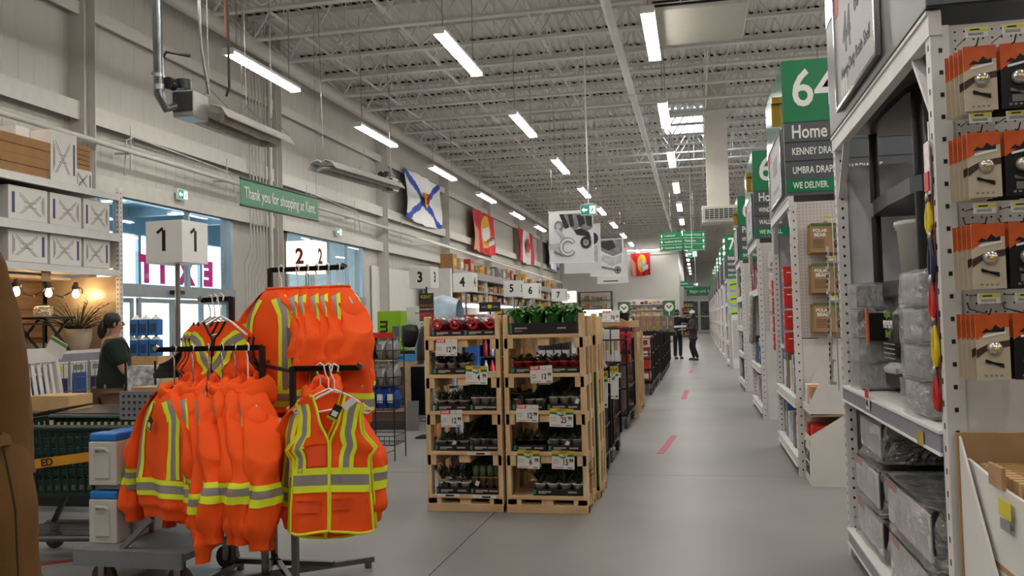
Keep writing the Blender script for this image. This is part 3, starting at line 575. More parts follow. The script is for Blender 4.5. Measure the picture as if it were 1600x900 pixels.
# patio things on the display deck
def leafblade(b, base, az, ln, rise, droop, wd, mi=0, n=5):
    d = Vector((math.cos(az), math.sin(az), 0)); s = Vector((-math.sin(az), math.cos(az), 0)); vs = []
    for k in range(n+1):
        u = k/n; p = Vector(base)+d*(ln*u*math.cos(rise*(1-u*.3)))+Vector((0, 0, ln*(math.sin(rise)*u-droop*u*u))); ww = wd*math.sin(PI*min(1, .15+u*.85))*.5
        vs += [p-s*ww, p+s*ww]
    b.add(vs, [(2*k, 2*k+1, 2*k+3, 2*k+2) for k in range(n)], mi, True)
t = thing('potted_palm', 'dark green potted palm in a cream pot on the display deck', 'plant', (SX-.35, 9.12, 1.3))
MB().lathe([(0, 0), (.12, 0), (.155, .12), (.165, .25), (.15, .25), (.145, .2), (0, .2)], 18).build('pot', mat('cream_pot', 'b9ab97', .6), t)
b = MB(); rr = random.Random(3)
for k in range(46):
    az = rr.uniform(0, 2*PI); ri = rr.uniform(.4, 1.4); ln = rr.uniform(.4, .72); n = 6; base = Vector((.03*math.cos(az), .03*math.sin(az), .22))
    d = Vector((math.cos(az), math.sin(az), 0)); pts = [base+d*(ln*u*math.cos(ri))+Vector((0, 0, ln*(math.sin(ri)*u-.35*u*u))) for u in [q/n for q in range(n+1)]]
    b.tube(pts, [.006, .006, .005, .005, .004, .003, .002], 4)
    for q in range(1, n+1):
        for s_ in (-1, 1): leafblade(b, pts[q], az+s_*.9, .16, .3, .25, .014, 0, 3)
kind(b.build('fronds', mat('palm_green', '26331c', .6, var=.3), t), 'stuff')
t = thing('bistro_table', 'small black folding bistro table on the display deck', 'table', (SX-.3, 8.48, 1.3))
MB().bb(-.25, .25, -.24, .24, .37, .39).build('tabletop', black, t)
for x in (-.2, .2):
    for s in (-1, 1): MB().bar((x, -.2*s, 0), (x, .18*s, .37), .022).build('leg', black, t)
t = thing('bistro_chair', 'black metal bistro chair beside the small display table', 'chair', (SX-.35, 8.0, 1.3))
MB().tube([(0, -.1, .1), (0, -.1, .45), (0, -.03, .56), (0, .08, .58), (0, .17, .52), (0, .19, .1)], .014, 6).build('back_hoop', black, t)
MB().bb(-.02, .35, -.14, .2, .3, .32).build('seat', black, t)
for x, y in ((0, -.1), (0, .19), (.33, -.12), (.33, .18)): MB().cyl((x, y, 0), (x, y, .3), .012, 6).build('leg', black, t)
t = thing('glass_lantern', 'small clear glass bowl on the bistro table', 'bowl', (SX-.3, 8.5, 1.69)); MB().lathe([(0, 0), (.08, 0), (.11, .06), (.1, .12), (.07, .13)], 14).build('bowl', film('bowl_glass', 'c9c4b8', .25), t)
o = MB().bb(-.3, 0, 0, 1.1, 0, .09).build('low_planter', mat('planter_grey', '8e877d', .7), None, (SX-.6, 7.9, 1.3)); tag(o, 'low grey planter box on the display deck behind the table', 'planter')
# caged goods under the deck
for k in range(6):
    o = thing('boxed_goods', 'blue and white box in the cages under the display deck, '+ORD[k]+' from the left', 'box', (SX+.02, 7.62+k*.31, .72), 0, 'boxes under the display deck')
    MB().bb(-.35, 0, 0, .27, 0, .46).build('carton', wcard, o); MB().bb(.0, .002, .015, .255, .03, .33 if k % 2 else .27).build('photo_print', mat('box_navy', '26305c', .5, var=.25, scale=14) if k % 3 else bluep, o)
    MB().bb(.0, .002, .05, .2, .36, .42).build('caption_print', yellowp if k == 2 else inkgrey, o)
for k in range(2):
    t = thing('wire_cage', 'dark wire cage of boxed goods, '+('left' if k == 0 else 'right')+' of two below the display', 'cage', (SX+.08, 7.58+k*.98, 0), 0)
    b = MB()
    for q in range(13): b.bar((0, q*.078, .7), (0, q*.078, 1.16), .006)
    for z in (.7, .85, 1.0, 1.16): b.bar((0, 0, z), (0, .94, z), .008)
    kind(b.build('wire_mesh', steel, t), 'stuff'); MB().bb(-.5, .0, 0, .94, .6, .7).build('base', mat('cage_base', '4a4c52', .5), t)
    for y in (0.02, .92): MB().bb(-.04, 0, y-.02, y+.02, 0, .6).build('leg', wire, t)
# white rocking chair with price tag, on its side of the shelving
t = thing('rocking_chair', 'white wooden rocking chair with a price tag on its back', 'chair', (-6.12, 7.2, .0), 1.62)
wh = mat('rocker_white', 'd6d3cd', .4, var=.04)
for x in (-.27, .27):
    MB().bar((x, -.05, .1), (x-.02*0, .16, 1.32), .045, .05).build('back_post', wh, t); MB().tube([(x, -.5, .12), (x, -.25, .03), (x, 0, .02), (x, .3, .08), (x, .5, .16)], .022, 6).build('rocker', wh, t)
    MB().bar((x, -.5, .1), (x, -.48, .66), .045, .045).build('front_post', wh, t); MB().bb(x-.045, x+.045, -.56, .06, .66, .69).build('armrest', wh, t)
for k in range(6): xx = -.21+k*.084; MB().bar((xx, .03, .45), (xx, .16, 1.25), .045, .012).build('back_slat', wh, t)
MB().bb(-.3, .3, .13, .175, 1.22, 1.36).build('top_rail', wh, t)
for k in range(6): y = -.46+k*.085; MB().bb(-.27, .27, y, y+.07, .41, .435).build('seat_slat', wh, t)
o = sheet('price_tag', .2, .16, [wcard, ], None, face((-5.98, 7.13, 1.37), 'S', roll=-.5)); tag(o, 'white and green price tag hung on the white rocking chair', 'price tag')
e = sheet('tag_band', .19, .03, [mat('tag_green', '6f8f3a')], o, Matrix.Translation((0, .055, .003)))
# low display tables between the rocker and the carts
t = thing('display_table', 'low dark-topped display table behind the green cart', 'table', (-5.0, 6.6, 0)); MB().bb(-.8, .75, -.35, .4, .80, .84).build('tabletop', mat('dark_laminate', '3f3e3d', .3), t)
MB().bb(-.8, .75, -.35, -.32, .72, .80).build('front_rail', kraft, t); MB().bb(-.74, .69, -.3, -.28, .06, .72).build('under_table_shade', mat('table_shade_black', '18181a', .8), t)  # black panel added to stand for the darkness below the table
for x in (-.75, .7): MB().bb(x-.03, x+.03, -.3, -.24, 0, .72).bb(x-.03, x+.03, .3, .36, 0, .72).build('leg', black, t)
o = MB().bb(-.2, .2, -.15, .15, 0, .13).build('cardboard_box', kraft, None, (-5.45, 6.55, .84), .003); tag(o, 'open brown cardboard box on the low dark table near the rocking chair', 'box')
o = MB().bb(-.22, .22, -.14, .14, 0, .18).build('cardboard_box', card, None, (-4.58, 6.75, .84), .003); tag(o, 'brown cardboard box on the low table beside the plush toy', 'box')
t = thing('plush_toy', 'small tan plush toy sitting by the cardboard box', 'toy', (-4.32, 6.45, .84))
MB().lathe([(0, .0), (.09, .02), (.11, .1), (.1, .2), (.06, .27), (0, .29)], 14).build('body', mat('plush_tan', 'b08f66', .9, bump=.3, bscale=120), t)
for s in (-1, 1): MB().lathe([(.035, 0), (.03, .04), (0, .09)], 8, (s*.06, 0, .24)).build('ear', mat('plush_tan', 'b08f66'), t)
MB().box((-.1, -.1, .06), (.05, .01, .09)).build('tag', green, t)
# jugs of blue washer fluid on a crate by the doors
for r in range(2):
    for k in range(3):
        t = thing('fluid_jug', 'blue labelled white jug, '+('left', 'middle', 'right')[k]+' of the '+('lower', 'upper')[r]+' row near the doors', 'jug', (-6.76+.135*k, 9.42, 1.2+.25*r), 0, 'blue fluid jugs')
        MB().box((0, 0, .1), (.12, .12, .2)).build('body', mat('jug_blue', '2f6fb0', .35, var=.15), t, bev=.012); MB().lathe([(.06, .2), (.04, .225), (.02, .235), (.02, .255), (0, .255)], 10).build('cap', white, t)
        MB().box((0, -.0612, .09), (.08, .001, .11)).build('label', mat('label_navy', '24426e', .4), t)
t = thing('pallet_stack', 'brown carton stack carrying the blue fluid jugs', 'box', (-6.62, 9.44, 0)); MB().bb(-.22, .24, -.15, .2, 0, 1.195).build('carton', kraft, t)
t = thing('newspaper_rack', 'wire rack of printed flyers in front of the employee', 'rack', (-5.55, 7.9, 0)); MB().bb(-.16, .16, -.1, .1, .6, 1.15).build('flyer_stack', mat('flyer_print', 'bdbdbd', .6, var=.6, scale=18), t)
for x in (-.17, .17): MB().bar((x, -.11, 0), (x, -.11, 1.2), .015).build('post', wire, t)
# ------------------------------------------------------------------ green shopping cart
gcart = mat('cart_green', '0d2a22', .4, var=.15); t = thing('shopping_cart', 'dark green plastic shopping cart with a yellow handle strip', 'cart', (-4.02, 5.15, 0), .12)
def sidewall(p0, p1, z0, z1, lean, nx, nz, name):
    """perforated plastic wall: strips with real gaps"""
    b = MB(); p0 = Vector(p0); p1 = Vector(p1); d = p1-p0; L = d.length; d.normalize(); nrm = Vector((d.y, -d.x, 0))
    for k in range(nz+1):
        z = z0+(z1-z0)*k/nz; off = nrm*lean*(k/nz); b.bar(p0+off+Vector((0, 0, z)), p1+off+Vector((0, 0, z)), .014, (z1-z0)/nz*.5)
    for k in range(nx+1): q = p0+d*L*k/nx; b.bar(q+Vector((0, 0, z0)), q+nrm*lean+Vector((0, 0, z1)), .012, L/nx*.5)
    return kind(b.build(name, gcart, t), 'stuff')
sidewall((-.5, -.28, 0), (.45, -.22, 0), .47, .88, .05, 18, 6, 'basket_side'); sidewall((.45, .22, 0), (-.5, .28, 0), .47, .88, .05, 18, 6, 'basket_side')
sidewall((.45, -.22, 0), (.45, .22, 0), .47, .86, .05, 9, 6, 'basket_front'); sidewall((-.5, .28, 0), (-.5, -.28, 0), .47, .9, .03, 9, 6, 'basket_back')
MB().bb(-.5, .45, -.27, .27, .45, .47).build('basket_floor', gcart, t)
MB().tube([(-.55, -.33, .9), (.5, -.28, .88), (.53, 0, .88), (.5, .28, .88), (-.55, .33, .9), (-.55, -.33, .9)], .022, 8).build('basket_rim', gcart, t)
b = MB()
for k in range(9): b.bar((-.5, -.25+k*.06, .93+.0*k), (-.15, -.25+k*.06, 1.0), .008)
b.bar((-.5, -.27, .93), (-.5, .27, .93), .012); b.bar((-.15, -.27, 1.0), (-.15, .27, 1.0), .012); kind(b.build('child_seat_wires', wire, t), 'stuff')
MB().bar((-.45, -.335, .64), (.52, -.285, .75), .006, .06).build('yellow_strip', mat('cart_yellow', 'c98a1c', .45), t); text('ED', .065, blackp, t, face((-.13, -.324, .676), 'S', roll=.11, yaw=.05), bold=.02)
MB().tube([(-.5, -.24, .17), (.35, -.22, .17), (.46, -.12, .17), (.48, 0, .17), (.46, .12, .17), (.35, .22, .17), (-.5, .24, .17)], .02, 8).build('lower_frame', mat('cart_grey', '5d6061', .4, .5), t)
b = MB()
for k in range(9): b.bar((-.5, -.2+k*.05, .175), (.42, -.2+k*.05, .175), .008)
kind(b.build('lower_tray_wires', mat('cart_grey', '5d6061'), t), 'stuff')
for y in (-.23, .23): MB().bar((-.45, y, .17), (-.3, y, .47), .03).build('upright', gcart, t)
def caster(x, y, r, t, mt=rubber, zt=.17):
    o = MB().cyl((x, y-.016, r), (x, y+.016, r), r, 16).build('caster', mt, t); MB().bb(x-.02, x+.02, y-.03, y-.02, r, zt).bb(x-.02, x+.02, y+.02, y+.03, r, zt).bb(x-.025, x+.025, y-.03, y+.03, zt-.012, zt).cyl((x, y-.035, r), (x, y+.035, r), r*.25, 8).build('fork', steel, o); return o
for x, y in ((.36, -.16), (.36, .16), (-.42, -.2), (-.42, .2)): caster(x, y, .06, t)
# ------------------------------------------------------------------ grey flatbed cart with blue-capped jugs
fg = mat('flatbed_grey', '74777b', .45, var=.08); t = thing('flatbed_cart', 'grey metal flatbed cart carrying white jugs, behind the orange hoodies', 'cart', (-3.02, 4.78, 0), -.02)
MB().bb(-.55, .16, -.38, .3, .2, .24).bb(-.55, .16, -.4, -.38, .16, .25).build('platform', fg, t); MB().bb(-.55, .14, -.2, .3, .56, .585).build('middle_shelf', fg, t)
pb = MB().bb(-.62, -.32, .1, .13, .94, 1.12); 
for i in range(7):
    for j in range(4): pb.box((-.59+i*.04, .098, .97+j*.04), (.014, .003, .014), 1)
pb.build('perforated_end_panel', [fg, blackp], t)
for x in (-.54, .13): MB().bar((x, .28, .24), (x, .28, 1.1), .03).build('upright', fg, t)
MB().bar((-.3, -.3, .24), (-.1, -.3, .42), .03).build('brace', fg, t)
for x, y in ((-.42, -.3), (.08, -.3), (-.42, .2), (.08, .2)): caster(x, y, .075, t, mat('caster_brown', '55423c', .6), .2)
jm2 = mat('jug_milk', 'bfbab2', .4, var=.04); jc = mat('jug_cap_blue', '1f6fc0', .4)
for z, lv in ((.24, 'lower'), (.585, 'upper')):
    for k in range(3):
        t = thing('water_jug', 'white jug with a blue cap, '+('nearest', 'middle', 'farthest')[k]+' on the '+lv+' deck of the flatbed cart', 'jug', (-3.52+.02*k, 4.64+.15*k, z), 0, 'blue-capped jugs')
        b = MB().box((0, 0, .13), (.19, .135, .26)).box((.0, -.071, .12), (.1, .012, .16)); b.build('body', jm2, t, bev=.02); MB().box((0, 0, .285), (.185, .13, .05)).build('cap', jc, t, bev=.012); MB().tube([(-.04, -.07, .2), (-.03, -.085, .22), (.03, -.085, .22), (.04, -.07, .2)], .01, 6).build('handle', jm2, t)
# ================================================================== ORANGE HIGH-VISIBILITY CLOTHES ON A FOUR-ARM RACK
org = mat('hi_vis_orange', 'ff5a1c', .75, var=.05, scale=3, bump=.12, bscale=160, spec=.2); orgd = mat('hi_vis_orange_lining', 'f6521a', .8, var=.05)
lime = mat('hi_vis_lime', 'e6f02a', .6, var=.04); silv = mat('reflective_silver', '9b928c', .35, .25, var=.06)
def lerp_tab(tab, t):
    for k in range(len(tab)-1):
        if t <= tab[k+1][0] or k == len(tab)-2:
            a, b = tab[k], tab[k+1]; f = (t-a[0])/(b[0]-a[0]); f = max(0, min(1, f)); f = f*f*(3-2*f)*.5+f*.5
            return [x+(y-x)*f for x, y in zip(a[1:], b[1:])]
def tape(fn, path, w, parent, name='reflective_tape', off=.005, closed=False, cols=((-.5, -.22, 0), (-.22, .22, 1), (.22, .5, 0)), mats=None):
    """strip sewn along a (u,t) path on surface fn; it follows the folds"""
    h = .004; n = len(path); rows = []; offs = [c[0] for c in cols]+[cols[-1][1]]
    ctr = Vector((0, 0, 0))
    for k in range(0, n): ctr += fn(*path[k])
    ctr /= n
    for k in range(n):
        u, t = path[k]; p = fn(u, t); Pu = (fn(u+h, t)-fn(u-h, t))/(2*h); Pt = (fn(u, min(1, t+h))-fn(u, max(0, t-h)))/(2*h)
        nr = Pu.cross(Pt).normalized()
        a = path[(k+1) % n] if closed else path[min(k+1, n-1)]; b_ = path[k-1] if (closed or k > 0) else path[k]
        du_ = a[0]-b_[0]
        if du_ > .5: du_ -= 1
        if du_ < -.5: du_ += 1
        tg = (Pu*du_+Pt*(a[1]-b_[1])).normalized(); sd = nr.cross(tg)
        g11, g12, g22 = Pu.dot(Pu), Pu.dot(Pt), Pt.dot(Pt); det = g11*g22-g12*g12 or 1e-9; row = []
        for o in offs:
            r1, r2 = Pu.dot(sd*o*w), Pt.dot(sd*o*w); du = (r1*g22-r2*g12)/det; dt = (g11*r2-g12*r1)/det
            row.append(fn(u+du, min(1, max(0, t+dt))) + nr*off*fn.out)
        rows.append(row)
    b = MB(); m_ = len(offs); vs = [q for r in rows for q in r]; fs = []; ms = []
    for k in range(n if closed else n-1):
        for c in range(m_-1):
            k2 = (k+1) % n; fs.append((k*m_+c, k*m_+c+1, k2*m_+c+1, k2*m_+c)); ms.append(cols[c][2])
    b.add(vs, fs, ms, True)
    return b.build(name, mats or [lime, silv], parent)
def ringpath(t, n=40): return [(k/n, t) for k in range(n)]
def linepath(p, q, n=22): return [(p[0]+(q[0]-p[0])*k/n, p[1]+(q[1]-p[1])*k/n) for k in range(n+1)]
def hanger(loc, yaw, label, w_=.19, mt=None, group='garment hangers', dr=0):
    t = thing('clothes_hanger', label, 'hanger', loc, yaw, group); mt = mt or white
    MB().tube([(.018, 0, -.015), (.024, 0, .012), (0, 0, .028), (-.024, 0, .012), (-.016, 0, -.03), (0, 0, -.06), (0, 0, -.11-dr)], .0045, 6).build('hook', chrome if mt is chrome else white, t)
    MB().tube([(x, 0, z-dr) for x, z in ((0, -.11), (w_*.4, -.145), (w_, -.225), (w_*.9, -.24), (0, -.215), (-w_*.9, -.24), (-w_, -.225), (-w_*.4, -.145), (0, -.11))], .007, 6).build('shoulder_bar', mt, t)
def garment(loc, yaw, label, cat='jacket', L=.70, W=.25, sl=.70, sr=1.0, hood=True, seed=0, group=None, bands=(.74,), verts=True, sband=(.62,), back_x=False, D=1.0, splay=.09, cuff=True, twist=0, fy=-.05, name='orange_hoodie', drops=(0, 0)):
    t = thing(name, label, cat, loc, yaw, group)
    tab = [(0, 0, .062, .06), (.05, -.03, .10, .08), (.13, -.09, .165, .10), (.2, -.155, W-.025, .105*D), (.3, -.24, W*.98, .115*D), (.6, -.2-(L-.2)*.5, W*1.04, .13*D), (.90, -L+.07, W*1.12, .14*D), (.95, -L+.05, W*1.02, .12*D), (1, -L, W*.98, .115*D)]
    if not hood: tab[-2] = (.95, -L+.03, W*1.05, .12*D); tab[-1] = (1, -L, W*1.06, .125*D)
    sd = seed*3.7
    def body(u, tt):
        z, w_, d = lerp_tab(tab, tt); a = 2*PI*u; c, s = math.cos(a), math.sin(a); g = min(1, tt*1.3)
        x = w_*math.copysign(abs(c)**.75, c); y = d*math.copysign(abs(s)**.8, s)
        f = g*(.016*math.sin(a*4+sd+2.2*tt)+.010*math.sin(a*7+sd*2-4*tt))+.012*noise.noise(Vector((x*9+sd, y*9, z*7)))*g
        r = math.hypot(c, s*.8) or 1; cup = .03*g*math.sin(tt*3)*twist
        return Vector((x+c*f*.6, y+s*f*1.2+cup, z+.012*math.sin(a*2+sd)*tt))
    body.out = 1 if True else -1
    nu, nv = 56, 34; b = MB().grid(lambda u, v: tuple(body(u, v)), nu, nv, closed=True)
    o = b.build('body', org, t)
    # normals: Pu x Pt points inward or outward? decide once
    h = .004; p = body(.75, .5); nr = (body(.754, .5)-body(.746, .5)).cross(body(.75, .504)-body(.75, .496)); body.out = 1 if nr.y < 0 else -1
    for tb in bands: tape(body, ringpath(tb, 48), .105, o, closed=True)
    if verts:
        for c in (.75-.105, .75+.105): tape(body, linepath((c+(.0), .09), (c, bands[0]-.07 if bands else .9)), .095, o)
        if back_x:
            tape(body, linepath((.13, .15), (.37, .68)), .085, o); tape(body, linepath((.37, .15), (.13, .68)), .085, o)
        else:
            for c in (.25-.105, .25+.105): tape(body, linepath((c, .09), (c, bands[0]-.07 if bands else .9)), .085, o)
    for s in (-1, 1):
        dl = drops[0] if s < 0 else drops[1]; s2 = sl+dl
        if s2 <= 0: continue
        path = [(0, W-.13, -.07, 0), (.12, W-.025, -.155, 0), (.3, W+splay*.5, -.14-(s2-.1)*.25, fy*.2), (.6, W+splay*.9, -.10-(s2-.1)*.58, fy*.6), (.85, W+splay, -.10-(s2-.1)*.84, fy), (1, W+splay*.95, -s2, fy*1.1)]
        rad = [(0, .075), (.12, .088), (.3, .088), (.6, .078), (.85, .070), (.91, .066), (.93, .046), (1, .044)] if cuff else [(0, .075), (.2, .095), (.6, .105), (1, .112)]
        def slv(u, tt, s=s, path=path, rad=rad, s2=s2):
            x, z, y = lerp_tab(path, tt); r = lerp_tab(rad, tt)[0]*sr; a = 2*PI*u; c, q = math.cos(a), math.sin(a); g = min(1, tt*2)*(1 if tt < .93 else .3)
            f = g*(1 if cuff else .35)*(.010*math.sin(a*3+sd+9*tt)+.011*math.sin(14*tt+sd+a)+.020*noise.noise(Vector((c*2+sd, q*2+s, tt*6))))
            k = max(0, 1-tt/.12) if tt < .12 else 0
            return Vector((s*(x+c*(r*(.78)+f)), y+q*(r*1.12+f), z-c*r*(.95 if tt < .12 else max(0, .95*(1-(tt-.12)/.4)))))
        b = MB().grid(lambda u, v: tuple(slv(u, v)), 26, 30, closed=True)
        if cuff: b.add([tuple(slv(k/12, .99)*1) for k in range(12)], [tuple(range(12))])
        so = b.build('sleeve', org, t)
        p = slv(0, .5); nr = (slv(.004, .5)-slv(-.004, .5)).cross(slv(0, .504)-slv(0, .496)); slv.out = 1 if nr.x*s > 0 else -1
        for tb in sband: tape(slv, ringpath(tb, 28), .095, so, closed=True)
        if cuff:
            if verts: tape(slv, linepath((.25, .02), (.25, .0201), 2), .01, so) if False else None
    if hood:
        def hd(u, v):
            a = 2*PI*u; q = 2*PI*v; back = .5+.5*math.sin(a); rx, ry = .088, .075; tw = .042+.038*back
            f = .017*math.sin(5*a+sd)+.016*math.sin(2*q+3*a+sd)+.03*noise.noise(Vector((3*math.cos(a)+sd, 3*math.sin(a), q)))
            rr_ = 1+(tw+f)*math.cos(q)*7*.9/1
            return (rx*math.cos(a)*(1+ (tw+f)*math.cos(q)*5), ry*math.sin(a)*(1+(tw+f)*math.cos(q)*5)+.055*back, .0+(tw*1.15+f)*math.sin(q)*.72+.0-.06*back*(math.cos(q)+.2)-.03*(1-back))
        MB().grid(hd, 36, 14, closed=True).build('hood', org, t)
    else:
        b = MB().tube([tuple(body(k/24, .005)) for k in range(25)], .011, 6); b.build('collar', org, t)
    return t, body
def zip_tag(t, x, z, y, label='black and lime swing tag'):
    o = MB().box((0, 0, 0), (.045, .003, .07)).build('swing_tag', mat('tag_black', '17170f', .5), t, (x, y, z)); o.rotation_euler[1] = .5
    MB().box((0, -.002, -.012), (.03, .002, .028)).build('tag_print', wcard, o); MB().box((0, -.002, -.04), (.06, .003, .012)).build('tag_band', mat('tag_lime', '9bb024'), o)
    MB().cyl((0, 0, .03), (-.02, .0, .13), .002, 4).build('tag_string', black, o)
# rack -------------------------------------------------
RX, RY = -2.46, 4.66
POST = {'A': (-2.44, 4.53, 1.40), 'D': (-2.19, 4.40, 1.285), 'B': (-2.82, 4.86, 1.70), 'C': (-2.62, 4.98, 1.875)}
t = thing('garment_rack', 'dark steel four-arm garment rack holding the orange safety clothes', 'rack', (0, 0, 0))
bm_ = mat('rack_steel', '3a3634', .3, .7, var=.15); bc = mat('rack_base', '75736f', .25, .9, var=.1)
b = MB()
for k, (x, y, z) in POST.items(): MB().bb(x-.014, x+.014, y-.014, y+.014, .6, z).build('post', [bm_], t); MB().bb(x-.016, x+.016, y-.016, y+.016, .07, .62).build('post_sleeve', bc, t)
px = [-2.82, -2.19]; py = [4.42, 4.98]
MB().bb(-2.84, -2.17, 4.385, 4.415, .07, .1).build('base_bar', bc, t); MB().bb(-2.84, -2.17, 4.845, 4.875, .07, .1).build('base_bar', bc, t)
MB().bar((-2.84, 4.40, .05), (-2.84, 4.98, .05), .03).build('base_bar', bc, t); MB().bar((-2.66, 4.62, .05), (-2.02, 5.12, .05), .032).build('base_bar', bc, t); MB().bar((-2.44, 4.53, .085), (-2.62, 4.98, .085), .03).build('base_bar', bc, t); MB().bar((-2.19, 4.40, .085), (-2.62, 4.98, .085), .03).build('base_bar', bc, t)
for x, y in ((-2.84, 4.44), (-2.84, 4.96), (-2.6, 4.67), (-2.05, 5.1)): MB().cyl((x, y, 0), (x, y, .036), .022, 10).build('levelling_foot', bc, t)
MB().bar((-2.82, 4.86, 1.32), (-2.19, 4.40, 1.26), .02).build('tie_bar', bm_, t); MB().bar((-2.62, 4.98, 1.3), (-2.44, 4.53, 1.3), .02).build('tie_bar', bm_, t)
ARM = {'A': ((-2.44, 4.53, 1.392), (-3.10, 4.51, 1.392)), 'D': ((-2.19, 4.40, 1.275), (-1.80, 4.40, 1.275)), 'B': ((-2.82, 4.86, 1.69), (-3.02, 4.85, 1.685)), 'C': ((-2.62, 4.98, 1.865), (-2.12, 4.96, 1.865))}
for k, (p, q) in ARM.items():
    o = MB().bar(p, q, .022, .03).build('arm', dmetal, t); MB().bar(q, (q[0]+(.012 if q[0] > p[0] else -.012), q[1], q[2]+.02), .026, .03).build('arm_stop', chrome, o)
# arm A: six hoodies ------------------------------------
HA = [(-2.99, .95, -28), (-2.87, .97, -44), (-2.77, 1.0, -48), (-2.68, .99, -42), (-2.60, .98, -48), (-2.52, .97, -46)]
names = ['leftmost, with a black swing tag', 'second from the left, narrow low sleeve', 'third from the left', 'fourth from the left with a wide sleeve', 'fifth from the left', 'sixth, nearest the rack post']
for k, (x, sc, yw) in enumerate(HA):
    a = math.radians(yw); z = 1.392-.225
    t, body = garment((x, 4.51, z), a, 'orange hoodie on the left arm, '+names[k], L=.735, W=.258, sl=.80+.015*(k == 1)*4, seed=k+1, group='orange hoodies on the left arm', splay=.13, drops=((0, 0), (0, .05), (0, 0), (0, 0), (0, .0), (0, .03))[k], sr=1.08 if k in (0, 3) else (.8 if k == 1 else 1))
    if k == 0: zip_tag(t, -.02, -.19, -.14)
    if k == 4: zip_tag(t, .0, -.02, -.16)
    hanger((x, 4.51, 1.392+.0), a, 'hanger of the '+('leftmost', 'second', 'third', 'fourth', 'fifth', 'sixth')[k]+' orange hoodie on the left arm', .17, chrome if k < 5 else white, dr=.10)
# vests -------------------------------------------------
def vest(loc, yaw, label, trim, L=.70, group=None, pockets=True, xtape=False, sh=.19, hemw=.30, seed=0, name='safety_vest', neck=.36, wide=.0):
    t = thing(name, label, 'vest', loc, yaw, group); sd = seed*2.3
    def xo(v): return lerp_tab([(0, sh), (.12, sh-.012), (.25, sh-.005), (.36, sh+.065), (.45, hemw-.02), (1, hemw)], v)[0]
    def xi(v): return lerp_tab([(0, .085), (neck*.5, .055), (neck, .004), (1, .004)], v)[0]
    def mk(s, front):
        def fn(u, v):
            u2 = max(0, min(1, u)); v = max(0, min(1, v)); i = xi(v) if front else 0; x = i+(xo(v)-i)*u2; slope = .075*max(0, (x-.08)/.12)*(1-v)**2
            d = (.055+.045*v)*(1-(x/(xo(v)+.01))**4*.75); f = .010*math.sin(x*38+sd+5*v)*v+.010*noise.noise(Vector((x*7+sd, v*6, s)))
            return Vector((s*x, (-d-f) if front else (d+f), -L*v-slope+(.012*math.sin(x*14+sd) if v > .9 else 0)))
        return fn
    for front in (True, False):
        for s in (-1, 1):
            fn = mk(s, front); b = MB().grid(lambda u, v: tuple(fn(u, v)), 14, 28); o = b.build('front_panel' if front else 'back_panel', org, t)
            nr = (fn(.504, .5)-fn(.496, .5)).cross(fn(.5, .504)-fn(.5, .496)); fn.out = 1 if (nr.y < 0) == front else -1
            edge = [tuple(fn(1, k/28)) for k in range(29)]+[tuple(fn(1-k/10, 1)) for k in range(1, 11)]
            if front: edge += [tuple(fn(0, 1-k/28)) for k in range(1, 29)]
            MB().tube(edge, .0075, 5).build('edge_binding', trim, o)
            if front and not xtape:
                tape(fn, linepath((.55, .02) if s > 0 else (.7, .02), (.42, .56) if s > 0 else (.78, .56), 20), .075, o); tape(fn, linepath((0.02, .62), (.98, .62), 14), .125, o)
            elif front:
                tape(fn, linepath((.80, .02), (.02, .44), 18), .10, o); tape(fn, linepath((.04, .46), (.85, .80), 16), .10, o, off=.008); tape(fn, linepath((0, .86), (1, .86), 12), .10, o)
            else: tape(fn, linepath((.02, .66), (.98, .66), 14), .125, o); tape(fn, linepath((.5, .02), (.4, .6), 14), .085, o)
            if front and pockets:
                for (u0, u1, v0, v1) in (((.06, .56, .30, .52), (.2, .85, .74, .86)) if s < 0 else ((.1, .5, .73, .84),)):
                    g = MB().grid(lambda u, v: tuple(fn(u0+(u1-u0)*u, v0+(v1-v0)*v)+Vector((0, -.008, 0))), 6, 6).build('pocket', orgd, o)
                    MB().grid(lambda u, v: tuple(fn(u0-.02+(u1-u0+.04)*u, v0+(v1-v0)*.28*v-.004)+Vector((0, -.014, 0))), 6, 3).build('pocket_flap', org, g)
    return t
LIMEB, BLKB = lime, mat('black_binding', '1a1512', .7)
t = vest((-1.905, 4.27, 1.275-.13), .2, 'orange safety vest with lime edging and a white swing tag, front of the right arm', LIMEB, L=.70, group='safety vests', seed=1, hemw=.215, sh=.165)
zip_tag(t, .05, -.08, -.13); o = MB().box((0, 0, 0), (.035, .003, .075)).build('price_tag', wcard, t, (.12, -.13, -.04)); o.rotation_euler[1] = .9
hanger((-1.905, 4.31, 1.275), .2, 'white hanger of the front safety vest', .2)
vest((-1.965, 4.37, 1.275-.13), .12, 'orange safety vest peeking out behind the front vest', LIMEB, L=.745, group='safety vests', seed=2, hemw=.225, sh=.17)
hanger((-1.965, 4.37, 1.275), .12, 'white hanger of the vest behind', .2)
t, _ = garment((-2.045, 4.46, 1.275-.12), .02, 'bright orange hoodie hanging behind the safety vests, sleeves out both sides', L=.74, W=.225, sl=.82, seed=9, group=None, splay=.09, drops=(.05, -.12), sr=1.08, hood=True)
hanger((-2.045, 4.44, 1.275), .02, 'white hanger of the hoodie behind the vests', .2)
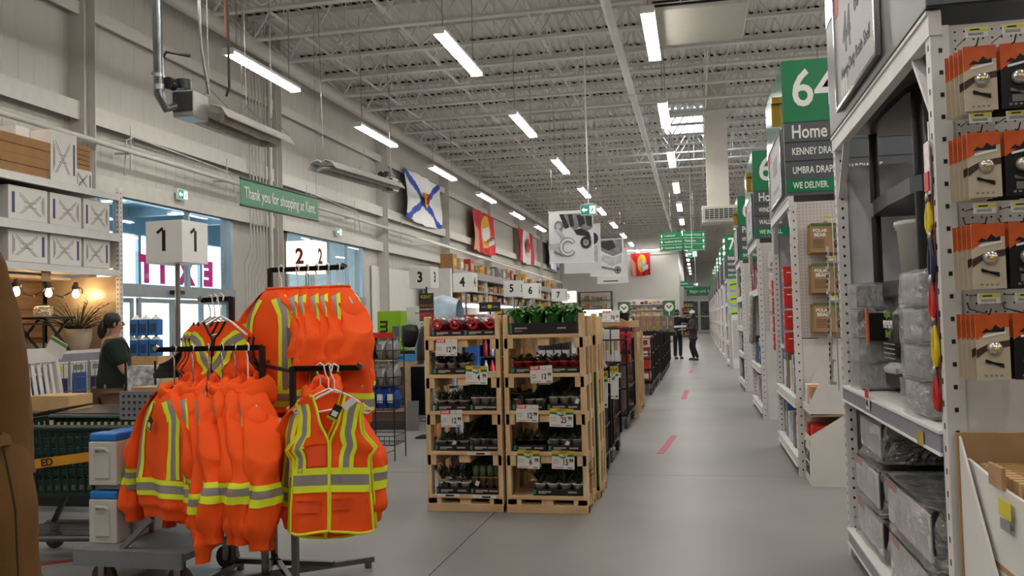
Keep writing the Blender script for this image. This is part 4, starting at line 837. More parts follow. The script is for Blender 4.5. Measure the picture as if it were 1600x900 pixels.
# arm B: sleeveless tops with black binding
for k, (x, y, yw, lab) in enumerate(((-2.70, 4.70, -.22, 'front sleeveless orange top with black binding and crossed tape'), (-2.80, 4.80, -.26, 'second sleeveless orange top, its shoulder showing at left'), (-2.88, 4.88, -.3, 'third sleeveless orange top at the back of the left arm'))):
    vest((x-.1, y, 1.69-.14), yw, lab, BLKB, L=.66, group='sleeveless orange tops', pockets=False, xtape=True, sh=.235, hemw=.27, seed=5+k, name='sleeveless_top', neck=.16)
    hanger((x-.1, y, 1.69), yw, 'white hanger of the '+('front', 'second', 'third')[k]+' sleeveless top', .2)
t, _ = garment((-3.02, 4.98, 1.5), -.3, 'black shirt hanging at the back of the sleeveless tops', 'shirt', L=.66, W=.24, sl=.3, hood=False, seed=21, bands=(), verts=False, sband=(), cuff=False, name='black_shirt')
blk = mat('black_cotton', '151517', .85, bump=.1, bscale=120)
for ch in [x for x in C.objects if x.parent == t]: ch.data.materials.clear(); ch.data.materials.append(blk)
# arm C: long-sleeved shirt then tee shirts
CL = [(-2.53, -20), (-2.42, -42), (-2.355, -46), (-2.29, -40), (-2.22, -44), (-2.15, -40)]
for k, (x, yw) in enumerate(CL):
    a = math.radians(yw)
    if k == 0: garment((x-.01, 4.93, 1.865-.12), a, 'long-sleeved orange shirt, leftmost on the tall arm', 'shirt', L=.76, W=.24, sl=.62, hood=False, seed=30, group='orange shirts on the tall arm', bands=(.86,), sband=(.35,), splay=.05, drops=(0, -.2), sr=1.05, name='orange_shirt', cuff=False)
    else: garment((x, 4.95, 1.865-.12), a, 'short-sleeved orange T-shirt on the tall arm, '+ORD[k-1]+' after the long-sleeved one', 'shirt', L=.78 if k < 4 else .8, W=.23, sl=.47+.02*(k % 2), hood=False, seed=30+k, group='orange shirts on the tall arm', bands=(.84,), sband=(), splay=.07, sr=.86, cuff=False, name='orange_tshirt')
    hanger((x, 4.95, 1.865), a, 'thin hanger of the '+ORD[k]+' shirt on the tall arm', .18, white)
t, _ = garment((-2.20, 5.06, 1.865-.3), math.radians(-40), 'long-sleeved orange jacket at the back right of the tall arm', 'jacket', L=.74, W=.23, sl=.72, hood=False, seed=41, group=None, bands=(.8,), sband=(.55,), splay=.05, name='orange_jacket')
# brown bib overalls in the left foreground --------------
br = mat('brown_duck_cloth', '62400f', .8, var=.10, scale=4, bump=.15, bscale=200); brd = mat('brown_seam', '35200b', .8)
t = thing('bib_overalls', 'brown duck-cloth bib overalls hanging at the left edge', 'overalls', (-2.535, 2.6, .35))
tabo = [(0, 1.46, .10, .05), (.12, 1.40, .135, .06), (.3, 1.22, .18, .09), (.45, 1.10, .205, .1), (.6, .98, .22, .11), (1, .66, .235, .11)]
def ob(u, v):
    z, w_, d = lerp_tab(tabo, v); a = 2*PI*u; c, s = math.cos(a), math.sin(a); f = .010*math.sin(a*5+4*v)*v+.012*noise.noise(Vector((c*2, s*2, z*6)))
    return Vector((w_*math.copysign(abs(c)**.7, c)+c*f, d*math.copysign(abs(s)**.8, s)+s*f, z))
MB().grid(lambda u, v: tuple(ob(u, v)), 48, 30, closed=True).build('bib', br, t)
for s in (-1, 1):
    tl = [(0, .105, .82, .105, .11), (.3, .14, .56, .135, .12), (.7, .155, .25, .14, .115), (1, .16, -.30, .135, .11)]
    def lg(u, v, s=s):
        x, z, w_, d = lerp_tab(tl, v); a = 2*PI*u; c, q = math.cos(a), math.sin(a); f = .007*math.sin(a*3+s+7*v)+.012*noise.noise(Vector((c*1.5+s, q*1.5, z*4)))
        return Vector((s*x+c*(w_+f), q*(d+f)-s*.035, z))
    o = MB().grid(lambda u, v: tuple(lg(u, v)), 30, 30, closed=True).build('trouser_leg', br, t)
    MB().tube([tuple(lg(.93 if s > 0 else .57, k/20)*1.0) for k in range(21)], .0035, 5).build('seam', brd, o)
    MB().tube([tuple(lg(k/30, .62)) for k in range(31)], .003, 5).build('knee_seam', brd, o)
    lo = MB().grid(lambda u, v: tuple(lg(.78+.22*u, .015+.05*v)+Vector((s*.02*math.sin(PI*u), -.018-.02*math.sin(PI*u), 0))), 8, 2).build('hammer_loop', br, o)
MB().bb(-.19, .18, -.125, -.118, .985, 1.0).build('waist_seam', brd, t)
for x, z in ((.15, 1.10), (.16, 1.0), (.14, .9), (.2, .82), (.185, .72)): MB().lathe([(0, .014), (.008, .012), (.011, 0)], 8, (0, 0, 0)).build('metal_button', steel, t, (x, -.098, z)).rotation_euler[0] = PI/2
o = MB().tube([(-.07, 0, 1.44), (-.09, .02, 1.68), (0, .02, 1.78), (.08, .02, 1.68), (.06, 0, 1.44)], .016, 6).build('strap', br, t)
t = thing('garment_rack', 'plain steel clothes rail carrying the brown overalls, mostly outside the frame', 'rack', (-2.49, 2.62, 0)); MB().bb(-.8, .05, -.015, .015, 2.12, 2.15).build('arm', dmetal, t); MB().bb(-.8, -.77, -.015, .015, .03, 2.12).build('post', dmetal, t); MB().bb(-1.05, -.5, -.3, .3, 0, .03).build('base', dmetal, t)
# ================================================================== PALLET-WOOD PLANT RACKS
pine = wood('pale_pine', 'c9a274', 'ecd0a4', (6, 6, 1.2)); pineh = wood('pale_pine_across', 'c9a274', 'e8cca0', (1.2, 6, 6))
def plant_rack(x0, x1, y0, dp, label, shelves, top=1.56, name='plant_rack'):
    t = thing(name, label, 'rack', ((x0+x1)/2, y0, 0)); w_ = (x1-x0)/2
    for y in (0, dp*.52, dp-.045):
        for s in (-1, 1):
            h = top-(0 if y == 0 else .012*(1+s)); MB().bb(s*w_-(.04 if s > 0 else 0), s*w_+(.04 if s < 0 else 0), y, y+.045 if y else .085, 0, h).build('upright', pine, t, bev=.004)
    for z in shelves:
        MB().bb(-w_+.04, w_-.04, -.004, .022, z-.03, z).build('front_slat', pineh, t, bev=.003)
        for k in range(3): MB().bb(-w_+.04, w_-.04, .05+k*(dp-.06)/3, .05+(k+.82)*(dp-.06)/3, z-.03, z-.008).build('shelf_slat', pineh, t)
        for s in (-1, 1): MB().bb(s*(w_-.045)-.035, s*(w_-.045)+.035, 0, dp-.04, z-.11, z-.03).build('shelf_block', pine, t)
        MB().bb(-.045, .045, .01, dp-.05, z-.09, z-.03).build('shelf_block', pine, t)
    MB().bb(-w_, w_, -.01, .09, 0, .065).build('base_board', pineh, t, bev=.004); MB().bb(-w_, w_, dp-.09, dp, 0, .065).build('base_board', pineh, t)
    for s in (-1, 1): MB().bb(s*(w_-.075)-.04, s*(w_-.075)+.04, .0, .1, .065, shelves[-1]-.03).build('foot_block', pine, t)
    MB().bar((-w_+.05, dp-.02, .25), (w_-.05, dp-.02, 1.2), .02, .09, up=(0, 1, 0)).build('diagonal_brace', wood('brown_brace', '6e4a2e', '8a6040', (2, 6, 6)), t)
    return t
SH = (1.40, 1.092, .80, .478, .135)
XA = (-2.175, -1.545); XB = (-1.52, -.872); PY = 6.70
plant_rack(*XA, PY, .56, 'pale pallet-wood plant rack, left one of the pair, with red pots on top', SH)
plant_rack(*XB, PY, .56, 'pale pallet-wood plant rack, right one of the pair, with ivy on top', SH)
plant_rack(-1.5, -.845, 7.30, .5, 'pallet-wood rack standing back to back behind the right plant rack', SH, 1.555)
gp = mat('dark_green_cage_panel', '0e4420', .5, var=.15)
for k, (a, b_) in enumerate((XA, XB)):
    t = thing('green_backing', 'dark green corrugated panel behind the '+('left' if k == 0 else 'right')+' plant rack', 'panel', ((a+b_)/2+.05, PY+.585, 0))
    b = MB()
    for q in range(14): b.bb(-.2+q*.035, -.2+q*.035+.024, -.012, .002, .5, 1.06)
    b.bb(-.2, .29, .002, .012, .1, 1.06); kind(b.build('corrugation', gp, t), 'stuff')
# plants ------------------------------------------------
leafs = [mat('leaf_dark', '2a3a20', .55, var=.35, scale=30), mat('leaf_grey', '4b5a44', .55, var=.3, scale=30), mat('leaf_bright', '2f8a2a', .45, var=.3, scale=25), mat('leaf_ivy', '3f8a2c', .45, var=.35, scale=20)]
potw = mat('pot_white', 'd9d5cc', .4, var=.04); potr = mat('pot_red', 'c4403c', .45, var=.05); potg = mat('pot_grey', 'a8a59d', .5, var=.06); pott = mat('pot_bright_red', 'c41f24', .35, var=.1); soil = mat('potting_soil', '2b211a', .95)
def fol(kind_, seed):
    b = MB(); r = random.Random(seed)
    if kind_ == 'rosette':
        for k in range(16): leafblade(b, (.012*math.cos(k), .012*math.sin(k), 0), k*2.4, r.uniform(.06, .09), r.uniform(.35, 1.2), .25, .022, 0, 3)
    elif kind_ == 'spiky':
        for k in range(18): leafblade(b, (.01*math.cos(k), .01*math.sin(k), 0), k*2.4, r.uniform(.08, .12), r.uniform(.7, 1.4), .15, .013, 0, 3)
    elif kind_ == 'bushy':
        for k in range(34):
            az = r.uniform(0, 6.28); rr_ = r.uniform(0, .045); leafblade(b, (rr_*math.cos(az), rr_*math.sin(az), r.uniform(0, .05)), az, r.uniform(.03, .05), r.uniform(-.2, 1), .3, .028, 0, 3)
    elif kind_ == 'cactus':
        b.lathe([(0, 0), (.022, .01), (.028, .05), (.024, .09), (0, .105)], 9)
        for k in range(10): leafblade(b, (0, 0, .03+.007*k), k*2.4, .04, .6, 0, .012, 0, 2)
    return b
FOL = {}
def foliage(kd, v, mt):
    if (kd, v, mt.name) not in FOL: FOL[(kd, v, mt.name)] = fol(kd, v*13+5).mesh('foliage', mt)
    return FOL[(kd, v, mt.name)]
POTS = {}
def potmesh(mt, r=.045, h=.065):
    if (mt.name, r) not in POTS: POTS[(mt.name, r)] = MB().lathe([(0, 0), (r*.72, 0), (r, h), (r*1.05, h), (r*1.05, h-.01), (r*.92, h-.008), (0, h-.008)], 16).mesh('pot', mt)
    return POTS[(mt.name, r)]
soilm = MB().lathe([(.041, 0), (0, .006)], 12).mesh('soil', soil)
def potted(loc, label, pm, fk, fm, v, r=.045, h=.065, group=None, tagc=None, sc=1):
    t = thing('potted_plant', label, 'plant', loc, v*1.3, group); put('pot', potmesh(pm, r, h), t); o = put('foliage', foliage(fk, v % 4, fm), t, (0, 0, h-.008)); o.scale = (sc*1.3, sc*1.3, sc*1.25)
    if tagc: e = MB().box((0, 0, 0), (.03, .002, .04)).build('plant_tag', tagc, t, (.02, -r-.006, h*.5)); e.rotation_euler[1] = .4
    return t
trayb = mat('tray_black', '1b1b1c', .45, var=.2); prn = mat('tray_print', 'a9a9a6', .5)
def tray(x0, x1, z, label, group=None, y=PY+.03, d=.3, h=.048):
    t = thing('plant_tray', label, 'tray', ((x0+x1)/2, y, z)); w_ = (x1-x0)/2
    MB().bb(-w_, w_, 0, .006, 0, h).bb(-w_, w_, d-.006, d, 0, h).bb(-w_, -w_+.006, .006, d-.006, 0, h).bb(w_-.006, w_, .006, d-.006, 0, h).bb(-w_, w_, 0, d, -.002, .004).build('tray', trayb, t)
    MB().bb(-w_, -w_+.02, -.0015, 0, .008, h-.006).build('green_flash', mat('tray_flash', '2c8f7c', .5), t)
    MB().box((-w_+.09, -.001, h*.55), (.1, .001, .012)).box((-w_+.07, -.001, h*.3), (.06, .001, .006)).box((w_*.55, -.001, h*.5), (.07, .001, .012)).build('print', prn, t)
LV = ['top', 'second', 'third', 'fourth', 'bottom']
def row(rack, lvl, x0, x1, n, pm, fk, fm, desc, rows=2, r=.045, h=.065, tags=None, sc=1, wh='', k0=0):
    z = SH[lvl]; tray(x0, x1, z, 'black plant tray, '+wh+' on the '+LV[lvl]+' shelf of the '+rack+' rack')
    dx = (x1-x0)/n
    for q in range(rows):
        for k in range(n):
            potted((x0+dx*(k+.5), PY+.085+.115*q, z+.030), desc+', '+ORD[k+k0]+' from left, '+('front' if q == 0 else 'rear')+' row, '+LV[lvl]+' shelf, '+rack+' rack', pm, fk, fm, (k+q*2+lvl) % 4, r, h, 'potted plants on the '+LV[lvl]+' shelf, '+rack+' rack', tags[(k+q) % len(tags)] if tags and q == 0 else None, sc)
ld, lgr, lb, li = leafs
silvt = mat('wrap_silver', 'c9c6c0', .3, var=.3, scale=40); tagw = wcard
row('left', 0, -2.12, -1.85, 4, pott, 'bushy', mat('flower_white', 'e3dcdc', .6, var=.2, scale=40), 'red pot of small white flowers', 2, .036, .07, None, .8, 'left half'); row('left', 0, -1.845, -1.58, 4, pott, 'bushy', mat('flower_white', 'e3dcdc'), 'red pot of small white flowers', 2, .036, .07, None, .8, 'right half', 4)
row('left', 1, -2.11, -1.82, 3, potw, 'bushy', ld, 'white pot with dark leaves', 2, .046, .06, None, 1.2, 'left half'); 
row('left', 2, -2.11, -1.82, 3, potg, 'spiky', ld, 'grey pot with thin dark leaves', 2, .046, .05, None, .9, 'left half'); row('left', 2, -1.81, -1.58, 3, silvt, 'rosette', lgr, 'silver-wrapped pot with grey leaves', 2, .042, .075, [trayb, tagw], .7, 'right half')
row('left', 3, -2.11, -1.83, 3, potg, 'rosette', lgr, 'grey pot with a grey-green rosette', 2, .046, .06, [tagw], .9, 'left half'); row('left', 3, -1.82, -1.58, 3, potg, 'rosette', ld, 'grey pot with a dark rosette', 2, .045, .065, [trayb], .9, 'right half')
row('left', 4, -2.11, -1.83, 3, potw, 'spiky', ld, 'white pot with spiky dark leaves', 2, .046, .085, [trayb], 1.0, 'left half'); row('left', 4, -1.82, -1.58, 4, mat('pot_tan', '9a7a52', .6, var=.2), 'cactus', lgr, 'tan figure pot with a small cactus', 2, .03, .1, [tagw], .8, 'right half')
row('right', 1, -1.46, -1.19, 3, potr, 'rosette', lgr, 'coral pot with a grey-green rosette', 2, .047, .065, None, 1.0, 'left half'); row('right', 1, -1.17, -.92, 3, potr, 'rosette', lgr, 'coral pot with a grey-green rosette', 2, .045, .065, [trayb], 1.0, 'right half', 3)
row('right', 2, -1.46, -1.2, 3, potw, 'bushy', ld, 'white pot with tangled dark leaves', 2, .046, .05, [trayb], 1.1, 'left half'); row('right', 2, -1.18, -.92, 3, silvt, 'rosette', lgr, 'silver-wrapped pot with grey leaves', 2, .042, .075, [tagw, trayb], .7, 'right half')
row('right', 3, -1.46, -1.2, 3, trayb, 'spiky', lgr, 'black pot with striped spiky leaves', 2, .045, .06, None, .8, 'left half'); row('right', 3, -1.18, -.92, 3, potg, 'rosette', lgr, 'grey pot with a pale rosette', 2, .045, .06, [tagw], .8, 'right half')
row('right', 4, -1.31, -.91, 4, potw, 'spiky', ld, 'white bowl pot with upright dark leaves', 2, .048, .06, None, 1.2, 'right side')
# heart cut-outs standing in front of the red pots
for k in range(4): 
    o = MB().tube([(.034*math.cos(a), 0, .034*math.sin(a)) for a in [2*PI*q/18 for q in range(19)]], .012, 7).build('ring_ornament', mat('glossy_red', 'b8161c', .2, var=.1), None, (-2.07+.148*k, PY+.024, 1.505)); tag(o, 'glossy red ring ornament in front of the red pots, '+ORD[k]+' from the left', 'ornament', 'red ring ornaments'); o.location.z = SH[0]+.093; o.location.y = PY+.028
# ivy on the top shelf of the right rack
tray(-1.47, -.93, SH[0], 'deep black tray of ivy on the top shelf of the right rack', h=.09)
for k in range(4):
    for q in range(2):
        t = thing('ivy_plant', 'leafy ivy, '+ORD[k]+' from the left, '+('front' if q == 0 else 'rear')+' row, atop the right rack', 'plant', (-1.40+k*.135, PY+.11+.14*q, SH[0]+.006), 0, 'ivy plants on the right rack')
        MB().lathe([(.03, 0), (.055, .12), (.062, .15), (.05, .15), (0, .12)], 10).build('sleeve', mat('sleeve_green', '2d7a34', .35, var=.3, scale=12), t)
        b = MB(); r = random.Random(k*7+q)
        for j in range(230):
            az = r.uniform(0, 6.28); rr_ = .105*math.sqrt(r.random()); z = .145+.085*r.random()*(1.25-rr_/.105)+.01; leafblade(b, (rr_*math.cos(az), rr_*math.sin(az), z), r.uniform(0, 6.28), r.uniform(.022, .036), r.uniform(-.6, .7), .3, .026, 0 if r.random() < .85 else 1, 3)
        kind(b.build('foliage', [li, mat('ivy_pale', '8fae66', .5, var=.3)], t), 'stuff')
# price cards --------------------------------------------
ink = mat('marker_ink', '181512', .7, var=0)
def price_card(x, z, w_, h_, style, price, sup, label, y=PY-.012, roll=-.03, small=None, way='S'):
    t = thing('price_card', label, 'price card', (x, y, z)); M = face((0, 0, 0), way, 0, roll); sheet('card', w_, h_, [mat('card_paper', 'e4e1dc', .6, var=.03)], t, M, .002)
    F = lambda dx, dy, dz=.001: M @ Matrix.Translation((dx, dy, dz))
    if style == 'save':
        sheet('red_band', w_*.44, h_*.22, [mat('save_red', 'dd3a1e', .5, var=.04)], t, F(-w_*.28, h_*.38), .001); text('SAVE', h_*.2, lw, t, F(-w_*.28, h_*.38, .002), bold=.02)
        b = MB().bb(w_*.02, w_*.5, h_*.27, h_*.28, 0, .001).bb(-w_*.06, -w_*.05, h_*.28, h_*.49, 0, .001); o = b.build('rule_print', redp, t); o.matrix_basis = F(0, 0); text('4.', h_*.13, ink, t, F(w_*.2, h_*.38, .001), sx=.8)
    else:
        sheet('yellow_band', w_, h_*.2, [mat('great_yellow', 'd8b32a', .5, var=.06)], t, F(0, h_*.40), .001); o = MB().prism([(-w_*.5, h_*.31), (w_*.5, h_*.31), (w_*.5, h_*.2), (w_*.2, h_*.17), (0, h_*.06), (-w_*.2, h_*.17), (-w_*.5, h_*.2)], .001).build('green_chevron', mat('great_green', '1c7a3c', .5), t); o.matrix_basis = F(0, 0)
        text('GREAT', h_*.15, mat('great_text', '3f5a1c', .6), t, F(0, h_*.40, .002), bold=.015); text('PRICE', h_*.19, lw, t, F(0, h_*.23, .003), bold=.03)
    text(price, h_*.46, ink, t, F(w_*.1, -h_*.14, .002), bold=.015, sx=.75); text(sup, h_*.28, ink, t, F(w_*.36, -h_*.04, .002), bold=.03, sx=.8)
    if small:
        for k, s_ in enumerate(small): text(s_, h_*.12, ink, t, F(-w_*.33, -h_*(.02+.16*k), .002), sx=.8)
    else:
        b = MB()
        for k in range(3): b.bb(-w_*.45, -w_*.22, h_*(.0-.09*k), h_*(.012-.09*k), 0, .001)
        o = b.build('fine_print', ink, t); o.matrix_basis = F(0, 0, .001)
    b = MB().bb(-w_*.42, w_*.0, -h_*.43, -h_*.41, 0, .001).bb(w_*.2, w_*.42, -h_*.44, -h_*.4, 0, .001); o = b.build('bottom_print', ink, t); o.matrix_basis = F(0, 0, .001)
    return t
cw, ch = .178, .135
price_card(-1.985, 1.31, cw, ch, 'save', '12', '99', 'red and white SAVE price card 12.99 under the top shelf of the left rack')
price_card(-1.74, 1.085, cw, ch*1.08, 'great', '4', '99', 'green and yellow GREAT PRICE card 4.99 on the left rack'); price_card(-1.955, .74, cw, ch, 'save', '12', '99', 'red and white SAVE price card 12.99 lower on the left rack', roll=.02)
price_card(-1.215, 1.085, cw, ch, 'save', '12', '99', 'red and white SAVE price card 12.99 with LACE handwriting, right rack', small=('LACE', 'PLNT'), roll=.04)
price_card(-1.335, .78, cw, ch, 'save', '12', '99', 'red and white SAVE price card 12.99 on the third shelf of the right rack'); price_card(-1.065, .745, cw*1.05, ch*1.05, 'great', '25', '99', 'GREAT PRICE card 25.99 on the right rack')
price_card(-1.335, .42, cw, ch*1.05, 'great', '6', '99', 'GREAT PRICE card 6.99 low on the right rack, at its left'); price_card(-1.06, .418, cw, ch*1.05, 'great', '15', '99', 'GREAT PRICE card 15.99 low on the right rack, at its right')
for k, (x, z) in enumerate(((-2.0, .128), (-1.70, .12), (-1.74, .462))):
    o = MB().bb(-.095, .095, -.002, 0, -.012, .012).build('price_strip', wcard, None, (x, PY-.006, z)); tag(o, ('white price strip at the lower left edge of the left rack', 'white price strip at the lower right edge of the left rack', 'white price strip on the fourth shelf edge of the left rack')[k], 'price card'); b = MB().bb(-.02, .05, -.0028, -.002, -.007, .006); b.build('price_print', ink, o)
# ================================================================== LANE SIGNS
WORD = dict(zip('12345678', ('one', 'two', 'three', 'four', 'five', 'six', 'seven', 'eight')))
def lane_sign(n, x0, x1, z0, z1, y, lit=False, second=True, yaw=math.radians(40), post=True):
    yaw = math.atan2(-(x0+x1)/2, y)-.05; s = (x1-x0)/(math.cos(yaw)+math.sin(yaw)); cx = (x0+x1)/2; h_ = z1-z0
    if not second: yaw = 0.12
    t = thing('lane_sign', ('glowing ' if lit else '')+'white cube checkout sign with the number '+WORD[n]+' on a pole', 'sign', (cx, y, 0), -math.radians(45)+yaw*0-.0 if second else -yaw, 'checkout lane signs')
    if second: t.rotation_euler[2] = math.radians(-3)
    m_ = mat('sign_lit', 'fff3d8', .5, emit=.75, var=0) if lit else mat('sign_white', 'e9e7e2', .4, var=.02)
    MB().box((0, 0, (z0+z1)/2), (s, s, h_)).build('cube', m_, t, bev=.004)
    im = mat('number_red_brown', '6b1a10', .5, var=0) if lit and n == '2' else (mat('number_pale', 'a3836a', .5, var=0) if lit else blackp)
    text(n, h_*.66, im, t, face((0, -s/2-.001, (z0+z1)/2), 'S'), bold=.035, sx=.85); text(n, h_*.66, im, t, face((s/2+.001, 0, (z0+z1)/2), 'E'), bold=.035, sx=.85)
    text(n, h_*.62, im, t, face((-s/2-.001, 0, (z0+z1)/2), 'W'), bold=.02, sx=.85)
    if n == '1':
        for M_ in (face((-.045*h_/.43, -s/2-.001, (z0+z1)/2+.115*h_/.43), 'S', roll=-.6), face((s/2+.001, -.045*h_/.43, (z0+z1)/2+.115*h_/.43), 'E', roll=-.6)): MB().box((0, 0, .0005), (.03, .085, .001)).build('number_flag', blackp, t).matrix_basis = M_ @ Matrix.Rotation(PI/2, 4, 'Z') @ Matrix.Rotation(1.2, 4, 'Z')
    MB().cyl((0, 0, 0), (0, 0, z0), .025, 10).build('pole', steel, t); MB().lathe([(.0, 0), (.16, 0), (.16, .015), (.03, .03)], 16).build('base', steel, t)
for a in (('1', -5.55, -4.96, 2.19, 2.62, 8), ('2', -5.0, -4.52, 2.17, 2.57, 10, True), ('3', -4.42, -3.98, 2.06, 2.40, 13), ('4', -4.28, -3.86, 2.06, 2.40, 15), ('5', -4.02, -3.62, 2.04, 2.38, 18), ('6', -4.0, -3.6, 2.05, 2.40, 20), ('7', -3.82, -3.42, 2.03, 2.36, 23), ('8', -3.84, -3.45, 2.03, 2.36, 25, True)): lane_sign(*a)
# ================================================================== CHECKOUT AREA AND BACK-LEFT SHELVING
rr = random.Random(11)
# wire rack of bags
t = thing('wire_bag_rack', 'black wire stand holding silver and blue bags beside the orange clothes', 'rack', (-3.50, 9.1, 0))
b = MB()
for x in (-.18, .18):
    for y in (0, .36): b.cyl((x, y, 0), (x, y, 1.42), .007, 6)
b.build('frame', wire, t)
for z in (1.12, .82, .56, .17):
    b = MB()
    for zz in (z, z+.1): b.tube([(-.18, 0, zz), (.18, 0, zz), (.18, .36, zz), (-.18, .36, zz), (-.18, 0, zz)], .005, 4, caps=False)
    for k in range(7): b.bar((-.18+.06*k, 0, z), (-.18+.06*k, 0, z+.1), .005); b.bar((-.18+.06*k, 0, z), (-.18+.06*k, .36, z), .005); b.bar((.18, .06*k, z), (.18, .06*k, z+.1), .005)
    kind(b.build('wire_basket', wire, t), 'stuff')
b = MB().bar((-.18, 0, .17), (0, 0, .42), .006).bar((-.18, 0, .0), (.18, .0, .12), .006); b.build('brace', wire, t)
MB().bb(-.19, .19, -.01, .01, 1.36, 1.42).build('header_strip', redp, t)
bags = mat('bag_silver', 'aaa8a6', .3, .3, var=.25, scale=9, bump=.6, bscale=14); bagb = mat('bag_blue', '1c4fa8', .35, var=.3, scale=9, bump=.6, bscale=14); bagk = mat('bag_black', '2a2a2c', .35, var=.3, bump=.6, bscale=14)
def bag(loc, label, mt, h_=.26, w_=.1, d=.3, group=None):
    t = thing('bag', label, 'bag', loc, 0, group)
    def P(u, v): a = 2*PI*u; f = math.sin(PI*min(1, v*1.15+.08))**.4; return (w_*.5*math.copysign(abs(math.cos(a))**.6, math.cos(a)), d*.5*math.copysign(abs(math.sin(a))**.6, math.sin(a))*(f if v < .9 else .4)+.01*math.sin(9*a+loc[0]*50), h_*v)
    MB().grid(P, 20, 8, closed=True).add([P(k/20, 0) for k in range(20)], [tuple(range(20))]).add([P(k/20, 1) for k in range(20)], [tuple(range(20))]).build('sack', mt, t)
    MB().bb(-w_*.3, w_*.3, -d*.5-.006, -d*.5+.01, h_*.3, h_*.7).build('bag_label', wcard if mt is not bags else inkgrey, t)
for lv, (z, mt, nm, h_) in enumerate(((1.125, bagk, 'black and silver bag', .24), (.825, bags, 'silver bag', .27), (.565, bagb, 'bright blue bag', .24))):
    for k in range(3): bag((-3.62+.12*k, 9.29, z), nm+', '+('left', 'middle', 'right')[k]+' on the '+('top', 'middle', 'lower')[lv]+' basket of the wire stand', bags if lv == 0 and k > 0 else mt, h_, group='bags on the wire stand')
# side boxes left of it
for k in range(4):
    o = MB().bb(-.1, .06, -.1, .1, 0, .22).build('small_carton', wcard, None, (-3.80, 9.15, .42+.225*k), .003); tag(o, 'white small carton left of the wire bag stand, '+ORD[k]+' from the bottom', 'box', 'small cartons by the wire stand'); MB().bb(-.09, .05, -.1015, -.1, .05, .16).build('print', inkgrey if k % 2 else navy, o)
o = MB().bb(-.12, .08, -.12, .12, 0, .42).build('carton_stand', black, None, (-3.80, 9.15, 0)); tag(o, 'black stand under the white small cartons', 'stand')
# service counter
t = thing('service_counter', 'service counter with dark wood front and pale wooden frame', 'counter', (-4.35, 11.8, 0))
dw = wood('dark_counter_boards', '453a33', '63534a', (1, 1, 9)); pf = wood('counter_frame', '9a7f60', 'b4987a', (1, 6, 6))
MB().bb(-1.2, .28, 0, .7, .9, .97).build('worktop', pf, t)
for k in range(5): MB().bb(-1.2, .2, .05, .07, .12+k*.155, .12+k*.155+.15).build('front_plank', dw, t)
MB().bb(.2, .28, .0, .08, .0, .9).build('corner_post', pf, t); MB().bb(-1.2, .2, .02, .08, .0, .12).build('toe_board', mat('toe_black', '3b3a3a', .5), t); MB().bb(-1.2, .2, .03, .09, .25, .34).build('lower_rail', pf, t)
MB().bb(.03, .1, .02, .05, .55, .75).build('card_holder', black, t)
o = MB().bb(-.085, .085, -.01, .01, 0, .42).build('grey_board', mat('grey_board', '6f6e6c', .6), None, (-4.0, 11.7, 0)); tag(o, 'grey board leaning on the end of the service counter', 'board'); o.rotation_euler[0] = -.12
o = MB().bb(-.12, .12, -.08, .08, 0, .1).build('blue_box', mat('bright_blue_box', '2a86c4', .4), None, (-4.18, 12.0, .97), .01); tag(o, 'bright blue pouch box on the service counter', 'box')
o = thing('monitor', 'checkout monitor seen from behind on the service counter', 'monitor', (-5.25, 12.1, .97)); MB().bb(-.2, .2, -.02, .02, .14, .46).build('screen', mat('screen_pale', 'b6bcc4', .3), o); MB().bb(-.21, .21, .0, .03, .13, .47).build('bezel', black, o); MB().bb(-.03, .03, -.03, .03, 0, .14).build('stand', black, o)
# big product cartons beyond the counter
lg_ = mat('lime_carton', '8fbf1e', .45, var=.04)
t = thing('product_carton', 'lime green carton with the word mini standing on end', 'box', (-4.87, 13.2, .8)); MB().bb(-.2, .2, 0, .3, 0, .93).build('carton', lg_, t, bev=.004)
text('mini', .26, mat('carton_ink', '1d2a14', .5), t, face((-.07, -.002, .55), 'S', roll=-PI/2), bold=.025, sx=1.05)
MB().bb(.05, .17, -.003, -.001, .35, .68).build('machine_print', mat('machine_grey', '5f6d75', .4), t); MB().bb(.08, .14, -.003, -.001, .12, .33).build('machine_print', mat('machine_dark', '2f4a2c', .4), t)
MB().bb(-.25, .25, -.02, .35, -.8, 0).build('plinth', black, t)
t = thing('product_carton', 'large white carton with faint drawings behind the lime green one', 'box', (-4.45, 13.7, .8)); MB().bb(-.3, .35, 0, .3, 0, 1.0).build('carton', wcard, t, bev=.004); MB().bb(-.1, .3, -.003, 0, .1, .45).build('scene_print', mat('pale_blue_print', '9fb8cc', .5, var=.3), t); MB().bb(-.1, .2, -.003, 0, .6, .63).bb(-.05, .15, -.003, 0, .7, .72).bb(-.15, .25, -.003, 0, .88, .9).build('caption_print', inkgrey, t); MB().bb(-.3, .35, 0, .3, -.8, 0).build('plinth', black, t)
t = thing('stroller', 'black high-backed folding chair with grey frame in front of the cartons', 'chair', (-4.32, 12.6, .97)); MB().lathe([(0, 0), (.13, .02), (.15, .25), (.12, .34), (0, .36)], 14, (0, 0, .18), sy=.4).build('backrest', mat('vinyl_black', '1b1b1c', .35), t); MB().bb(-.17, .17, -.2, .12, .05, .14).build('seat', mat('vinyl_black', '1b1b1c'), t)
for s in (-1, 1): MB().tube([(s*.16, .05, .3), (s*.18, -.12, .18), (s*.2, -.2, 0)], .012, 6).build('frame', steel, t)
o = MB().lathe([(.16, 0), (.15, .2), (.05, .5), (0, .52)], 12).build('folded_coat', black, None, (-4.0, 12.35, .97)); tag(o, 'black folded coat-shaped bundle right of the black chair', 'bundle')
